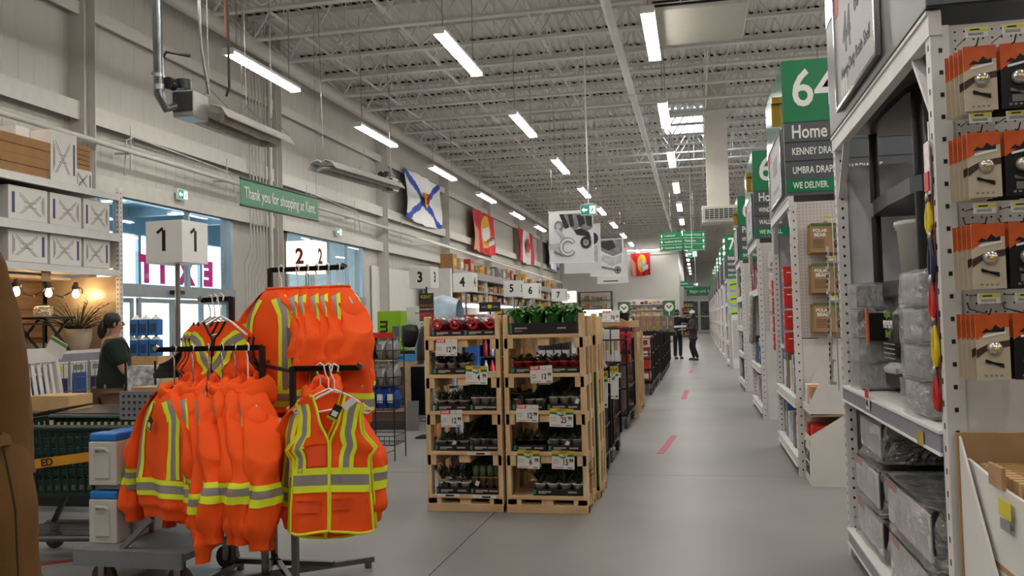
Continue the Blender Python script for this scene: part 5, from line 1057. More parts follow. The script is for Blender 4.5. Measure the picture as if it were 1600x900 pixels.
t = thing('pole_sign', 'dark KENT advert panel on a pole above the checkout', 'sign', (-3.53, 11, 0)); M = face((0, 0, 1.73), 'S'); sheet('panel', .2, .37, [mat('advert_brown', '4a2a2c', .4)], t, M, .015)
sheet('header_panel', .2, .1, [mat('advert_green', '17321f', .4)], t, M @ Matrix.Translation((0, .135, .003)), .003); text('KENT', .06, mat('advert_gold', 'c9a63a', .4), t, M @ Matrix.Translation((0, .135, .005)), bold=.02); text('REMODELING', .028, mat('advert_gold', 'c9a63a'), t, M @ Matrix.Translation((0, .02, .003))); text('AVAILABLE AT', .03, lw, t, M @ Matrix.Translation((0, -.03, .003)))
sheet('photo_print', .19, .1, [mat('advert_photo', '9c3a34', .5, var=.7, scale=25)], t, M @ Matrix.Translation((0, -.12, .003)), .002); MB().cyl((0, 0.02, 0), (0, .02, 2.0), .012, 8).build('pole', wire, t); MB().bb(-.15, .15, -.13, .17, 0, .02).build('base', wire, t)
t = thing('arched_display', 'pale blue curved display hood behind the pole sign', 'display', (-3.84, 12.8, 0))
MB().grid(lambda u, v: (-.27+.54*v, .25*math.cos(PI*u), 1.55+.40*math.sin(PI*u)*(1-.2*abs(2*v-1))), 16, 8).build('hood', mat('hood_blue', 'b4c8dc', .3, var=.35, scale=4), t); MB().bb(-.25, .25, -.2, .2, 0, 1.56).build('cabinet', mat('cabinet_grey', '9a9a9c', .5), t)
# black impulse-goods racks next to the left plant rack
def peg_rack(loc, w_, h_, label, n, m_, cols, d=.3):
    t = thing('goods_rack', label, 'rack', loc); MB().bb(-w_/2, w_/2, d*.4, d*.6, 0, h_-.09).build('back_panel', mat('rack_back_grey', '6c6b6a', .5), t); MB().bb(-w_/2-.02, w_/2+.02, 0, d, 0, .1).build('base', black, t)
    for j in range(m_):
        for i in range(n):
            z = .16+(h_-.2)*j/m_; x = -w_/2+w_*(i+.5)/n; MB().bb(x-w_/n*.42, x+w_/n*.42, d*.1, d*.38, z, z+(h_-.2)/m_*.82).build('hanging_packet', cols[(i*3+j*2+int(abs(loc[1])*3)) % len(cols)], t)
    return t
pc = [mat('pack_red', 'b5262c', .4, var=.3, scale=30), mat('pack_silver', '9fa1a4', .35, .3, var=.4, scale=30), mat('pack_dark', '2c2a2c', .4, var=.4, scale=30), mat('pack_white', 'd2cfcc', .5, var=.25, scale=30), mat('pack_orange', 'c2652e', .45, var=.3, scale=30), mat('pack_blue', '3c6aa0', .4, var=.3, scale=30), mat('pack_yellow', 'c9a93c', .45, var=.3, scale=30)]
peg_rack((-2.62, 8.6, 0), .3, 1.42, 'narrow black rack of small packets left of the plant racks', 2, 7, [pc[2], pc[1], pc[4], pc[2], pc[3]])
peg_rack((-2.62, 11.2, 0), .95, 1.70, 'rack of red and silver packets behind the left plant rack', 6, 6, [pc[0], pc[1], pc[2], pc[0], pc[3]])
peg_rack((-2.8, 14.5, 0), 1.3, 1.84, 'tall rack of red and grey packets further behind the plant racks', 8, 6, [pc[0], pc[1], pc[2], pc[6], pc[3]])
peg_rack((-2.2, 13.2, 0), .5, 1.6, 'slim rack of pale packets behind the gap of the plant racks', 4, 6, [pc[3], pc[1], pc[2]])
t = thing('drink_cooler', 'glass-fronted drinks cooler with lit bottles, seen through the left rack', 'cooler', (-2.28, 9.3, 0)); MB().bb(-.3, .3, .3, .35, 0, 1.42).bb(-.3, -.26, 0, .3, 0, 1.42).bb(.26, .3, 0, .3, 0, 1.42).bb(-.3, .3, 0, .35, 1.38, 1.42).bb(-.3, .3, 0, .35, 0, .15).build('cabinet', black, t); MB().bb(-.26, -.12, -.01, .3, .15, 1.38).build('side_panel', bluep, t)
MB().bb(.12, .14, .02, .06, .2, 1.35).build('light_tube', mat('cooler_light', 'e4f2ff', emit=5, var=0), t)
for j in range(5):
    for i in range(3): MB().lathe([(0, 0), (.03, 0), (.03, .12), (.012, .17), (.012, .19), (0, .19)], 8, (-.06+.075*i, .12, .17+.24*j)).build('bottle', pc[(i+j) % 4], t)
    MB().bb(-.26, .26, .05, .3, .155+.24*j, .165+.24*j).build('shelf', steel, t)
t = thing('menu_sign', 'small dark menu sign with yellow mark above the plant rack', 'sign', (-2.95, 12.2, 0)); MB().bb(-.16, .16, -.01, .01, 1.66, 1.80).build('panel', mat('menu_dark', '2b2f31', .4), t); MB().bb(-.03, .03, -.012, -.01, 1.71, 1.76).build('mark', yellowp, t); MB().bb(-.12, -.05, -.012, -.01, 1.72, 1.74).bb(.05, .12, -.012, -.01, 1.72, 1.74).build('print', inkgrey, t); MB().cyl((0, .01, 0), (0, .01, 1.66), .012, 6).build('pole', wire, t); MB().bb(-.12, .12, -.1, .12, 0, .02).build('base', wire, t)
# long shelving along the left wall beyond the entrances
bx = [mat('goods_brown', '9a7146', .7, var=.2, scale=8), mat('goods_white', 'd4d1cc', .6, var=.1, scale=8), mat('goods_yellow', 'c79a30', .6, var=.2, scale=8), mat('goods_black', '2b2a2a', .5, var=.3, scale=8), mat('goods_tan', 'b59a78', .7, var=.2, scale=8), mat('goods_red', 'a33430', .5, var=.3, scale=8), mat('goods_grey', '8b8a88', .5, var=.3, scale=8)]
WX = -8.2
t = thing('goods_shelving', 'long white shelving run along the left wall with a lit lower bay', 'shelving', (WX, 0, 0))
MB().bb(-.9, 0, 28.3, 28.5, 0, 3.4).build('end_panel', offwhite, t)
for y in (33.5, 38.5, 43.5, 48.5, 54.5): MB().bb(-.9, 0, y, y+.06, 0, 3.35).build('upright', offwhite, t)
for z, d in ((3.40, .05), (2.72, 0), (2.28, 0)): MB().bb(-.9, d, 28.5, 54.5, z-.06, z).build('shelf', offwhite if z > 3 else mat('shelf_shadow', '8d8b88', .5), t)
MB().bb(-.05, .06, 28.5, 54.5, 3.14, 3.40).build('valance', mat('valance_grey', '8f8d8b', .5), t)
MB().bb(-.92, -.9, 28.3, 54.5, 0, 3.3).build('back_panel', mat('shelf_back', 'a5a3a0', .6), t); MB().bb(-.86, -.05, 28.5, 54.5, .1, .2).build('base_shelf', offwhite, t)
for k in range(6): MB().bb(-.2, -.06, 28.7+4.3*k, 32.6+4.3*k, 2.1, 2.2).build('light_tube', mat('shelf_light', 'fff8f0', emit=7, var=0), t)
def goods(y0, y1, z, hmax, nm, label, seed, x=WX, d=.45, gap=.12, wmax=.5):
    r = random.Random(seed); y = y0; k = 0
    while y < y1-.2:
        wd = r.uniform(.22, wmax); h_ = r.uniform(.45, 1)*hmax
        o = MB().bb(-d, 0, 0, wd, 0, h_).build(nm, bx[r.choice((0, 1, 2, 3, 4, 4, 0, 6, 5))], None, (x-.04-r.uniform(0, .1), y, z)); MB().bb(0, .003, wd*.15, wd*.85, h_*.25, h_*.7).build('print', bx[r.randrange(7)], o)
        place = 'the first' if k == 0 else 'number '+str(k+1); tag(o, 'stocked carton on '+label+', '+ORD[k]+' from the near end', 'box', 'cartons on '+label); k += 1; y += wd+r.uniform(.02, gap*2)
goods(28.8, 54, 3.40, .55, 'carton', 'the top of the wall shelving', 2, gap=.3, wmax=.55); goods(29.5, 54, 2.72, .36, 'carton', 'the upper shelf of the wall shelving', 3, gap=.2, wmax=.75); goods(29.5, 54, 2.28, .34, 'carton', 'the second shelf of the wall shelving', 4, gap=.2, wmax=.75)
goods(29.5, 53, .2, 1.5, 'carton', 'the lit bay of the wall shelving', 5, x=WX-.25, gap=.1, wmax=.8)
t = thing('barrier_rail', 'thin white rail fixed above the wall shelving', 'rail', (XL+.9, 0, 4.1)); MB().cyl((0, 26, .15), (0, 56, -.1), .035, 6).build('rail', white, t)
for y in (28, 36, 44, 52): MB().bar((-.9, y, .1), (0, y, .1), .03).build('bracket', white, t)
# shelving against the white back wall
t = thing('back_shelving', 'dark framed shelving of tan cartons against the white back wall', 'shelving', (-7.0, 61, 0))
for x in (-1.15, 1.15): MB().bb(x-.05, x+.05, -.6, 0, 0, 3.5).build('upright', mat('brown_frame', '55504b', .5), t)
for z in (3.5, 2.9, 2.3): MB().bb(-1.15, 1.15, -.6, 0, z-.06, z).build('shelf', mat('brown_frame', '55504b'), t)
MB().bb(-1.1, 1.1, -.62, -.5, 2.1, 2.2).build('light_tube', mat('shelf_light', 'fff8f0'), t); MB().bb(-1.1, 1.1, -.3, 0, .1, 2.1).build('lit_back', white, t)
for z, nm in ((2.9, 'upper'), (2.3, 'lower')):
    for k in range(7): o = MB().bb(0, .27, -.4, 0, 0, .2+.13*((k*3) % 4)/3).build('carton', bx[(4, 0, 4, 6, 0, 4, 1)[k]], None, (-8.05+.31*k, 60.9, z)); tag(o, 'tan carton on the '+nm+' shelf of the back-wall shelving, '+ORD[k]+' from the left', 'box', 'cartons on the back-wall shelving')
o = MB().bb(-.35, .35, -.02, .02, 0, .5).build('green_notice', mat('notice_green', '5a9a6a', .5), None, (-6.4, 60.3, 1.5)); MB().bb(-.02, .02, .02, .05, -1.5, .3).build('post', wire, o); tag(o, 'small green and white notice by the back shelving', 'sign')
t = thing('seed_display', 'wide display of small goods between the two white tree signs', 'shelving', (-3.2, 56, 0)); MB().bb(-1.2, 1.2, 0, .4, 0, .5).build('base', offwhite, t)
for k in range(5):
    z = 1.0+.35*k; MB().bb(-1.2, 1.2, 0, .35, z, z+.04).build('shelf', offwhite, t)
    for q in range(9): MB().bb(-1.15+.26*q, -1.15+.26*q+.2, .02, .25, z+.04, z+.14+.1*((q+k) % 3)/2).build('packet', bx[(q*2+k) % 7] if k != 2 else bx[(2, 1, 4)[q % 3]], t)
MB().bb(-1.2, 1.2, .36, .4, .5, 2.75).build('back_panel', pw, t)
for x, lab in ((-4.55, 'left'), (-1.73, 'right')):
    t = thing('tree_sign', 'green sign with a white tree disc, '+lab+' of the two by the back wall', 'sign', (x, 55, 0)); M = face((0, 0, 2.1), 'S'); sheet('panel', .75, 1.0, [mat('tree_sign_green', '2c6a3e', .5)], t, M, .02)
    flat(t, M, lozenge(0, .1, .28, .28), lw, .002, 'tree_disc'); flat(t, M, [(-.035, -.4), (.035, -.4), (.02, .2), (-.02, .2)], lw, .004, 'tree_trunk'); flat(t, M, [(-.02, .0), (-.2, .2), (-.1, .22), (0, .08), (.1, .22), (.2, .2), (.02, .0)], mat('tree_sign_green', '2c6a3e'), .006, 'tree_branch'); MB().bb(-.03, .03, .0, .03, 0, 1.6).build('post', wire, t); MB().bb(-.25, .25, -.1, .2, 0, .02).build('base', wire, t)
# far-end shelves
for k, (x, y, h_) in enumerate(((-.2, 70, 2.3), (-.85, 80, 3.0))):
    t = thing('far_shelving', ('dark', 'orange-stocked')[k]+' shelving at the far end of the main aisle', 'shelving', (x-.6*(k == 0)*1.0, y, 0)); MB().bb(-.55, .5, .3, .35, 0, h_).build('back_panel', bx[3], t)
    for q in range(5):
        z = .1+h_*q/5; MB().bb(-.55, .5, 0, .3, z, z+.04).build('shelf', offwhite, t)
        for j in range(4): MB().bb(-.5+.25*j, -.3+.25*j, .02, .25, z+.04, z+.3).build('carton', bx[(j*2+q*3+(2 if k else 0)) % 7], t)
# ================================================================== STOCK CARTS AND CRATES LEFT OF THE AISLE
def cage_cart(loc, w_, d, h_, label, panel=None, rz=0, zb=.2, bars=True):
    t = thing('stock_cart', label, 'cart', loc, rz)
    for x in (-w_/2, w_/2):
        for y in (0, d): MB().bar((x, y, zb), (x, y, h_), .032).build('post', wire, t)
    MB().bb(-w_/2, w_/2, 0, d, zb-.03, zb).build('deck', wire, t)
    b = MB()
    for z in (h_, h_*.72, h_*.45): b.tube([(-w_/2, 0, z), (w_/2, 0, z), (w_/2, d, z), (-w_/2, d, z), (-w_/2, 0, z)], .012, 6, caps=False)
    b.build('rail', wire, t)
    b = MB(); n = int(d/.11)
    for k in range(n): y = d*(k+.5)/n; b.bar((w_/2, y, zb), (w_/2, y, h_), .005); b.bar((-w_/2, y, zb), (-w_/2, y, h_), .005)
    n = int(w_/.11)
    for k in range(n): x = -w_/2+w_*(k+.5)/n; b.bar((x, 0, zb), (x, 0, h_), .005)
    kind(b.build('side_wires', wire, t), 'stuff')
    if panel: MB().bb(-w_/2+.02, w_/2-.02, .01, .02, zb, h_-.03).bb(w_/2-.02, w_/2-.012, .02, d-.02, zb, h_-.06).build('plastic_liner', panel, t)
    for x in (-w_/2+.04, w_/2-.04):
        for y in (.05, d-.05):
            o = MB().cyl((x-.018, y, .06), (x+.018, y, .06), .06, 14).build('caster', rubber, t); MB().bb(x-.035, x-.025, y-.025, y+.025, .06, zb-.03).bb(x+.025, x+.035, y-.025, y+.025, .06, zb-.03).cyl((x-.036, y, .06), (x+.036, y, .06), .022, 8).build('fork', steel, o)
    return t
dgl = mat('dark_liner', '34393a', .35, var=.15, scale=6)
cage_cart((-1.22, 8.0, 0), .62, .85, 1.03, 'dark wire stock cart with grey liner right behind the plant racks', dgl)
cage_cart((-1.22, 9.1, 0), .62, .95, .98, 'second dark wire stock cart behind, holding red goods', None); cage_cart((-1.30, 11.9, 0), .66, 1.3, 1.22, 'third wire stock cart with white cartons and a red sack', None)
def stock(loc, d, mt, label, cat='box', nm='stock_box', pr=None, M=None):
    o = MB().box((0, 0, d[2]/2), d).build(nm, mt, None, loc, .004); tag(o, label, cat)
    if pr: MB().box((0, -d[1]/2-.001, d[2]*.5), (d[0]*.6, .002, d[2]*.5)).box((d[0]/2+.001, 0, d[2]*.5), (.002, d[1]*.6, d[2]*.5)).build('print', pr, o)
    return o
stock((-1.25, 8.4, .21), (.45, .6, .55), bx[3], 'black goods inside the nearest stock cart'); stock((-1.15, 9.55, .21), (.4, .7, .62), mat('deep_red_goods', '7d2422', .5, var=.4, scale=10), 'dark red goods in the second stock cart'); stock((-1.3, 12.5, .21), (.5, 1.0, .7), mat('plum_goods', '5d3a3c', .5, var=.4), 'plum coloured goods low in the third stock cart')
t = thing('watermelon_mat', 'red half-round watermelon mat on the nearest stock cart', 'mat', (-1.12, 8.55, 1.05)); 
def half(r, n=20): return [(r*math.cos(PI*k/n), r*.62*math.sin(PI*k/n)) for k in range(n+1)]
MB().prism(half(.2), .03, face((0, 0, 0), 'S')).build('red_flesh', mat('melon_red', 'd02c48', .6, var=.1, scale=60), t); MB().prism(half(.225), .028, face((0, .002, -.02), 'S')).build('pale_rind', mat('melon_rind', 'd9c9c9', .6), t)
price_card(-.885, .86, .11, .34, 'great', '', '', 'tall white and yellow price card hung on the nearest stock cart', y=7.985); price_card(-.885, .84, .11, .34, 'great', '', '', 'tall white and yellow price card hung on the second stock cart', y=9.08)
# wooden crates / white window cartons
t = thing('pallet_crate', 'tall pallet-wood crate packed with white cartons beside the carts', 'crate', (-1.42, 14.0, 0))
for x in (-.45, .45):
    for y in (0, .9): MB().bb(x-.045, x+.045, y-.03, y+.03, 0, 1.28).build('post', pine, t)
for z in (.05, .42, .8, 1.2): 
    MB().bb(-.45, .45, -.045, -.03, z, z+.09).build('front_slat', pineh, t); MB().bb(.45, .465, 0, .9, z, z+.09).build('side_slat', pine, t); MB().bb(-.45, .45, 0, .9, z-.01, z).build('shelf', pineh, t)
for k in range(4):
    for q in range(3): stock((-1.76+.22*k, 14.35, .145+.385*q), (.19, .55, .27), (bx[4], bx[1], bx[0])[q], 'carton '+('low', 'midway', 'high')[q]+' in the pallet crate, '+ORD[k]+' from the left', pr=bx[(k+q) % 7])
for k in range(5): 
    o = stock((-1.62+.125*k, 12.2+.1*(k % 2), .92), (.115, .5, .44), wcard, 'white upright carton with a brown window atop the third stock cart, '+ORD[k]+' from the left'); MB().box((0, -.251, .22), (.05, .002, .13)).build('window_print', kraft, o)
t = thing('berry_poster', 'framed red strawberry picture on the white cartons', 'picture', (-1.06, 12.0, 1.2)); M = face((0, 0, 0), 'S'); sheet('picture', .28, .36, [mat('berry_dark', '3a1c22', .5, var=.5, scale=12)], t, M, .02)
b = MB()
for k in range(9): b.lathe([(0, -.05), (.035, -.02), (.045, .02), (.02, .05), (0, .05)], 8, (-.09+.09*(k % 3)+.02*(k//3), -.003, -.1+.09*(k//3)), sy=.1)
b.build('strawberry_print', mat('berry_red', 'c22a3c', .45, var=.2, scale=30), t)
stock((-1.03, 12.3, .9), (.16, .3, .5), mat('red_sack', 'c0261f', .5, var=.1), 'tall red sack at the corner of the third stock cart', 'sack', 'red_sack')
t = thing('tray_display', 'long wooden tray of mixed brown goods lying over the cartons', 'tray', (-1.4, 12.7, 1.38)); MB().bb(-.45, .5, 0, .7, 0, .03).bb(-.45, .5, -.02, 0, 0, .1).bb(.5, .52, 0, .7, 0, .1).build('tray', pineh, t)
for k in range(7): MB().lathe([(0, 0), (.06, .01), (.07, .05), (0, .09)], 8, (-.35+.13*k, .2+.1*(k % 3), .03)).build('parcel', bx[(0, 4, 1, 0, 5, 4, 1)[k]], t)
for x in (-.4, .45): MB().bb(x-.03, x+.03, .6, .66, -1.38, 0).build('leg', pine, t)
t = price_card(-1.22, 1.55, .25, .18, 'save', '78', '99', 'white price card 78.99 standing on the wooden tray', y=12.45); t.rotation_euler[0] = -.35
o = MB().bb(-.16, .16, -.1, .1, 0, .1).build('card_stand', kraft, None, (-1.22, 12.55, 1.41)); tag(o, 'brown carton under the 78.99 price card', 'box')
# wire baskets with red boxes
for k, y in enumerate((17.2, 18.4, 19.6)):
    t = cage_cart((-1.22, y, 0), .62, .9, 1.12+.04*k, 'grey wire basket cart of red and white boxes, '+ORD[k]+' from the front', None, zb=.25)
    for q in range(4): 
        for j in range(3): stock((-1.40+.18*j, y+.45, .27+.22*q), (.17, .7, .2), bx[(5, 1, 5, 5)[(q+j+k) % 4]], 'red or white box, layer '+ORD[q]+', column '+ORD[j]+' in the '+ORD[k]+' wire basket cart', pr=wcard if (q+j) % 2 == 0 else redp)
price_card(-1.38, 1.0, .17, .3, 'great', '', '', 'white and green price card on the first wire basket cart', y=17.18)
for k, y in enumerate((21.2, 22.6, 24.0, 25.4, 26.8)): cage_cart((-1.18, y, 0), .6, .9, 1.15, 'empty dark stock cart in the far line, '+ORD[k]+' from the front', dgl if k % 2 else None)
for k in range(6): 
    t = thing('paper_sack', 'brown paper sack standing in a row above the carts, '+ORD[k]+' from the left', 'sack', (-1.52+.17*k, 22.4, 1.17), 0, 'brown paper sacks'); MB().box((0, 0, .2), (.15, .12, .4)).build('sack', mat('sack_grey', '77706a', .7, var=.2) if k > 3 else mat('sack_brown', '9a7d5c', .8, var=.15, bump=.4, bscale=15), t, bev=.02); MB().box((0, -.061, .2), (.07, .002, .12)).build('print', card, t)
o = stock((-1.1, 22.4, 1.05), (1.1, .5, .11), black, 'black tray carrying the brown paper sacks', 'tray', 'sack_tray')
t = thing('pot_stack', 'stacked black plastic plant pots behind the carts', 'pots', (-2.25, 25, 0)); MB().bb(-.4, .4, 0, .5, 0, 1.3).build('stand', wire, t)
for k in range(3):
    for q in range(4): MB().lathe([(.1, 0), (.13, .1), (.14, .12), (.0, .12)], 12, (-.22+.2*k, .2, 1.3+.11*q*(1 if k == 1 else .8))).build('pot', black, t)
# ================================================================== AISLE-END BAYS ON THE RIGHT
mauve = mat('price_rail_mauve', '8a8796'); hdr = mat('header_grey', '46494c', .38, .0, var=.06); pegm = mat('pegboard', 'cfc8c4', .5, var=.03); holem = mat('peg_hole', '1a1817', .9, var=0)
ypr = mat('shelf_tag_yellow', 'd8cc3c', .5, var=.05); fx = .88
def pegboard(x0, x1, z0, z1, y, par, step=.0315, hx1=None):
    MB().bb(x0, x1, y, y+.012, z0, z1).build('pegboard', pegm, par)
    b = MB(); z = z0+.02; r_ = .0045; hx = hx1 or x1
    while z < z1-.01:
        x = x0+.02
        while x < hx: b.add([(x-r_, y-.0008, z), (x, y-.0008, z-r_), (x+r_, y-.0008, z), (x, y-.0008, z+r_)], [(0, 1, 2, 3)]); x += step
        z += step
    kind(b.build('peg_holes', holem, par), 'stuff')
def bay(y0, y1, label, num=None, rows=(), deliver=None, near=False, beams=(.17, .75), depth=.62, top=2.56, sign_w=1.75, green_hi=True):
    t = thing('aisle_end_bay', label, 'shelving', (0, 0, 0))
    if near: sign_w = .7
    for y, nm in ((y0, 0), (y1-.07, 1)):
        b = MB().bb(fx, fx+.065, y, y+.07, 0, top); z = .06
        while z < top-.04:
            b.box((fx+.033, y-.0008, z), (.013, .0012, .016), 1); b.box((fx-.0008, y+.035, z+.02), (.0012, .012, .022), 1); z += .083 if nm == 0 else .06
        b.build('upright', [offwhite, blackp], t, bev=0)
        MB().bb(fx+depth-.05, fx+depth, y, y+.07, 0, top).build('upright', offwhite, t)
    MB().bb(fx+depth-.02, fx+depth, y0+.07, y1-.07, .1, 1.05 if near else top-.1).build('back_panel', black, t)
    MB().bb(fx-.005, fx+.04, y0-.004, y1+.004, top-.035, top+.045).build('top_beam', offwhite, t); MB().bb(fx-.012, fx+.04, y0, y1, top+.045, top+.06).build('beam_lip', shw, t)
    for s, y in ((1, y0+.05), (-1, y1-.05)): MB().bar((fx+.03, y+s*.02, top-.33), (fx+.03, y+s*.28, top-.03), .04, .02).build('corner_brace', offwhite, t)
    for z in beams:
        MB().bb(fx-.01, fx+.03, y0+.07, y1-.07, z-.09, z-.005).build('shelf_beam', mauve if near else shw, t); MB().bb(fx-.016, fx+.04, y0+.06, y1-.06, z-.012, z).bb(fx-.016, fx-.005, y0+.06, y1-.06, z-.095, z-.085).build('beam_lip', white, t); MB().bb(fx+.04, fx+depth-.02, y0+.06, y1-.06, z-.03, z-.01).build('shelf_deck', shw, t)
    # faces towards the side aisles
    xr = 2.5
    pegboard(fx+.068, xr, 1.285, top, y0+.012, t, .0315 if y0 < 12 else .05, (1.75 if y0 < 12 else 1.5) if y0 < 20 else 1.2)
    MB().bb(fx+.068, xr, y0+.012, y0+.03, .0, 1.275).build('kick_panel', offwhite, t)
    MB().bb(fx+.068, xr, y1-.04, y1-.01, .0, 2.43).build('side_panel', mat('bay_back_grey', 'c6c8cc', .5), t)
    MB().bb(fx+depth+.02 if not near else 2.6, 9, y0+.06, y1-.06, 0, 2.3).build('shelving_run', offwhite, t)
    # header and aisle sign
    h0 = top+.045; h1 = 3.93
    s = thing('aisle_sign', 'sign box over the '+label, 'sign', (0, 0, 0))
    MB().bb(fx-.015, fx+sign_w, y0+.10 if not near else y0-.02, y1-.02, h0+.02, h1).build('sign_box', hdr, s, bev=.004)
    yf = (y0+.10 if not near else y0-.02)-.002
    MB().bb(fx-.019, fx-.015, yf+.01, y1-.03, 3.32, h1).build('green_side', mat('sign_green_gloss', '2e7d62', .12, .2, var=.05), s)
    MB().bb(fx-.013, fx+sign_w-.01, yf-.006, yf, 3.335, h1).build('green_face', green, s)
    rs = [3.335, 3.14, 2.96, 2.78, h0+.02] if not near else [3.335, h0+.02]
    for k in range(len(rs)-1): MB().bb(fx-.013, fx+sign_w-.01, yf-.006, yf, rs[k+1]+.006, rs[k]-.006).build('grey_slat', greyp, s)
    if num: text(num, .5, lw, s, face((fx+.06, yf-.007, 3.64), 'S'), align='LEFT', bold=.012, sx=.86)
    if rows:
        text(rows[0], .18, lw, s, face((fx+.05, yf-.007, 3.235), 'S'), align='LEFT', bold=.016, sx=.72)
        for k, rw in enumerate(rows[1:]): text(rw, .095, lw, s, face((fx+.05, yf-.007, 3.05-.18*k), 'S'), align='LEFT', bold=.016, sx=.62)
    if deliver:
        MB().bb(fx-.012, fx+sign_w-.012, yf-.01, yf-.004, 2.665, 2.785).build('green_slat', green, s); text(deliver, .085, lw, s, face((fx+.05, yf-.011, 2.725), 'S'), align='LEFT', bold=.018, sx=.66)
    # framed price poster on the aisle side
    p0, p1 = y0+.76, y1-.48; pz0, pz1 = (2.70, 3.36) if near else (2.68, 3.3); cy = (p0+p1)/2; cz = (pz0+pz1)/2
    if not near: p0, p1 = y0+.25, y1-.45; cy = (p0+p1)/2
    fo_ = MB()
    for a, b_, c, d_ in ((p0, p1, pz0-.02, pz0), (p0, p1, pz1, pz1+.02), (p0-.02, p0, pz0-.02, pz1+.02), (p1, p1+.02, pz0-.02, pz1+.02)): fo_.bb(fx-.045, fx-.019, a, b_, c, d_)
    fo_.build('poster_frame', chrome, s); MB().bb(fx-.032, fx-.022, p0, p1, pz0, pz1).build('poster_board', mat('glossy_poster', 'acacac', .45, var=.02, spec=.25), s)
    F = lambda yy, zz: face((fx-.0325, yy, zz), 'W')
    if near:
        tm = mat('poster_ink', '2c2c2e', .5, var=0); text('44', .30, tm, s, F(cy+.20, pz0+.34), bold=.02, sx=.8); text('88', .17, tm, s, F(cy-.10, pz0+.42), bold=.02, sx=.8); text('Heavy-Duty Resin Shelf', .1, tm, s, F(cy, pz0+.15), bold=.01, sx=.88)
        MB().bb(fx-.0335, fx-.0322, p1-.12, p1-.02, pz1-.14, pz1-.02).build('red_mark', redp, s)
        for k in range(3): MB().bb(fx-.0335, fx-.0322, p1-.16-.07*k, p1-.13-.07*k, pz0+.03, pz0+.13).build('white_mark', white, s)
        text('ea', .05, tm, s, F(cy-.38, pz0+.5), sx=.85)
    else:
        MB().bb(fx-.0335, fx-.0322, cy-.3, cy+.3, pz0+.1, pz0+.14).bb(fx-.0335, fx-.0322, cy-.2, cy+.25, pz0+.28, pz0+.46).build('price_print', inkgrey, s); MB().bb(fx-.0335, fx-.0322, p1-.2, p1-.02, pz1-.12, pz1-.02).build('red_mark', redp, s)
        if y0 < 20: MB().bb(fx-.10, fx-.02, y0+.35, y0+.37, 3.36, 3.62).bb(fx-.10, fx-.02, y0+.30, y0+.37, 3.58, 3.64).build('gold_bracket', mat('gold_tag', 'b08a2c', .3, .6), s)
    return t
NEAR = bay(3.43, 5.78, 'nearest aisle-end bay at the right with a black resin shelf', None, near=True, beams=(.175, 1.055))
bay(8.45, 10.5, 'aisle-end bay numbered 64 with red boxes', '64', ('Home', 'KENNEY DRAPERY', 'UMBRA DRAPERY HARDWARE'), 'WE DELIVER.', beams=(.17, .72))
bay(13.0, 15.2, 'third aisle-end bay, with white blister packs', '66', ('Home', 'WINDOW', 'WALLPAPER', 'WINDOWS'), 'WE INSTALL.', beams=(.17, .75, 1.9))
bay(17.8, 20.0, 'fourth aisle-end bay, signed Paint', '68', ('Paint', 'KRYLON', 'PAINT', 'STAIN'), 'SHOP ONLINE', beams=(.17, .75, 1.3, 1.9))
bay(26.2, 28.4, 'fifth aisle-end bay, with green round packs', '70', ('Interior', 'DOORS', 'PANELS', 'MOULDING'), 'SHOP ONLINE', beams=(.17, .75, 1.3, 1.9))
for k, y in enumerate((31, 35.6, 40.2, 44.8, 49.4, 54, 58.6, 63.2)): bay(y, y+2.2, 'far aisle-end bay, '+ORD[k]+' beyond the green round packs', '7', ('Aisle',), None, beams=(.17, .75, 1.3, 1.9))
# ---- blister packs on the nearest pegboard
beige = mat('pack_beige', 'cdbfa6', .4, var=.06, scale=20); orgp = mat('pack_orange_top', 'cf5a24', .4, var=.15, scale=18); blkp_ = mat('pack_black_card', '1b1a1a', .35, var=.1); brw = mat('pack_brown_band', '4a3128', .5, var=.3, scale=25)
def pack(x, z, y, dark, label, full, group):
    o = thing('blister_pack', label, 'blister pack', (x, y, z), 0, group); M = face((0, 0, 0), 'S'); w_, h_ = .105, .225
    sheet('card', w_, h_, [blkp_ if dark else beige], o, M, .002)
    a = MB().prism([(-w_/2, h_/2), (w_/2, h_/2), (w_/2, h_*.3), (0, h_*.26), (-w_/2, h_*.1)], .0012).build('orange_top', orgp, o); a.matrix_basis = M
    if full:
        if not dark: a = MB().prism([(-w_/2, -.04), (-w_*.2, -.015), (w_*.5, -.0), (w_*.5, .022), (-w_*.1, .012), (-w_/2, -.01)], .0013).build('brown_band', brw, o); a.matrix_basis = M
        a = MB().prism([(-.035, .048), (-.02, .062), (-.005, .055), (.01, .075), (.025, .062), (.038, .068), (.038, .05)], .002).build('mountain_mark', blackp, o); a.matrix_basis = M
        a = MB().prism([(-.03, .038), (.042, .053), (.042, .045), (-.03, .03)], .002).build('title_strip', lw, o); a.matrix_basis = M
        MB().lathe([(.0, .022), (.014, .02), (.022, .012), (.025, 0)], 16, (0, 0, 0), M=M @ Matrix.Translation((.005, -.006, .002))).build('clear_bubble', mat('bubble_chrome', 'c9c5bf', .12, .7, var=.2, scale=60), o)
        MB().lathe([(0, .025), (.008, .022), (.01, .018)], 10, M=M @ Matrix.Translation((.005, -.008, .002))).build('amber_lens', mat('lens_amber', 'c9a24a', .2), o)
        for s in (-1, 1): MB().bar((-.025, -.003, -.048+s*.003), (.03, -.004, -.065-s*.004), .006, .006).build('tool', wire if not dark else steel, o)
        b = MB()
        for k in range(4): b.box((-.025+.016*k, -.098, .0008), (.009, .007, .001))
        a = b.build('icon_print', inkgrey, o); a.matrix_basis = M
        if dark: MB().bb(-.02, .045, -.002, -.0005, -.09, -.065).build('foot_label', mat('label_grey', '77756f'), o)
    return o
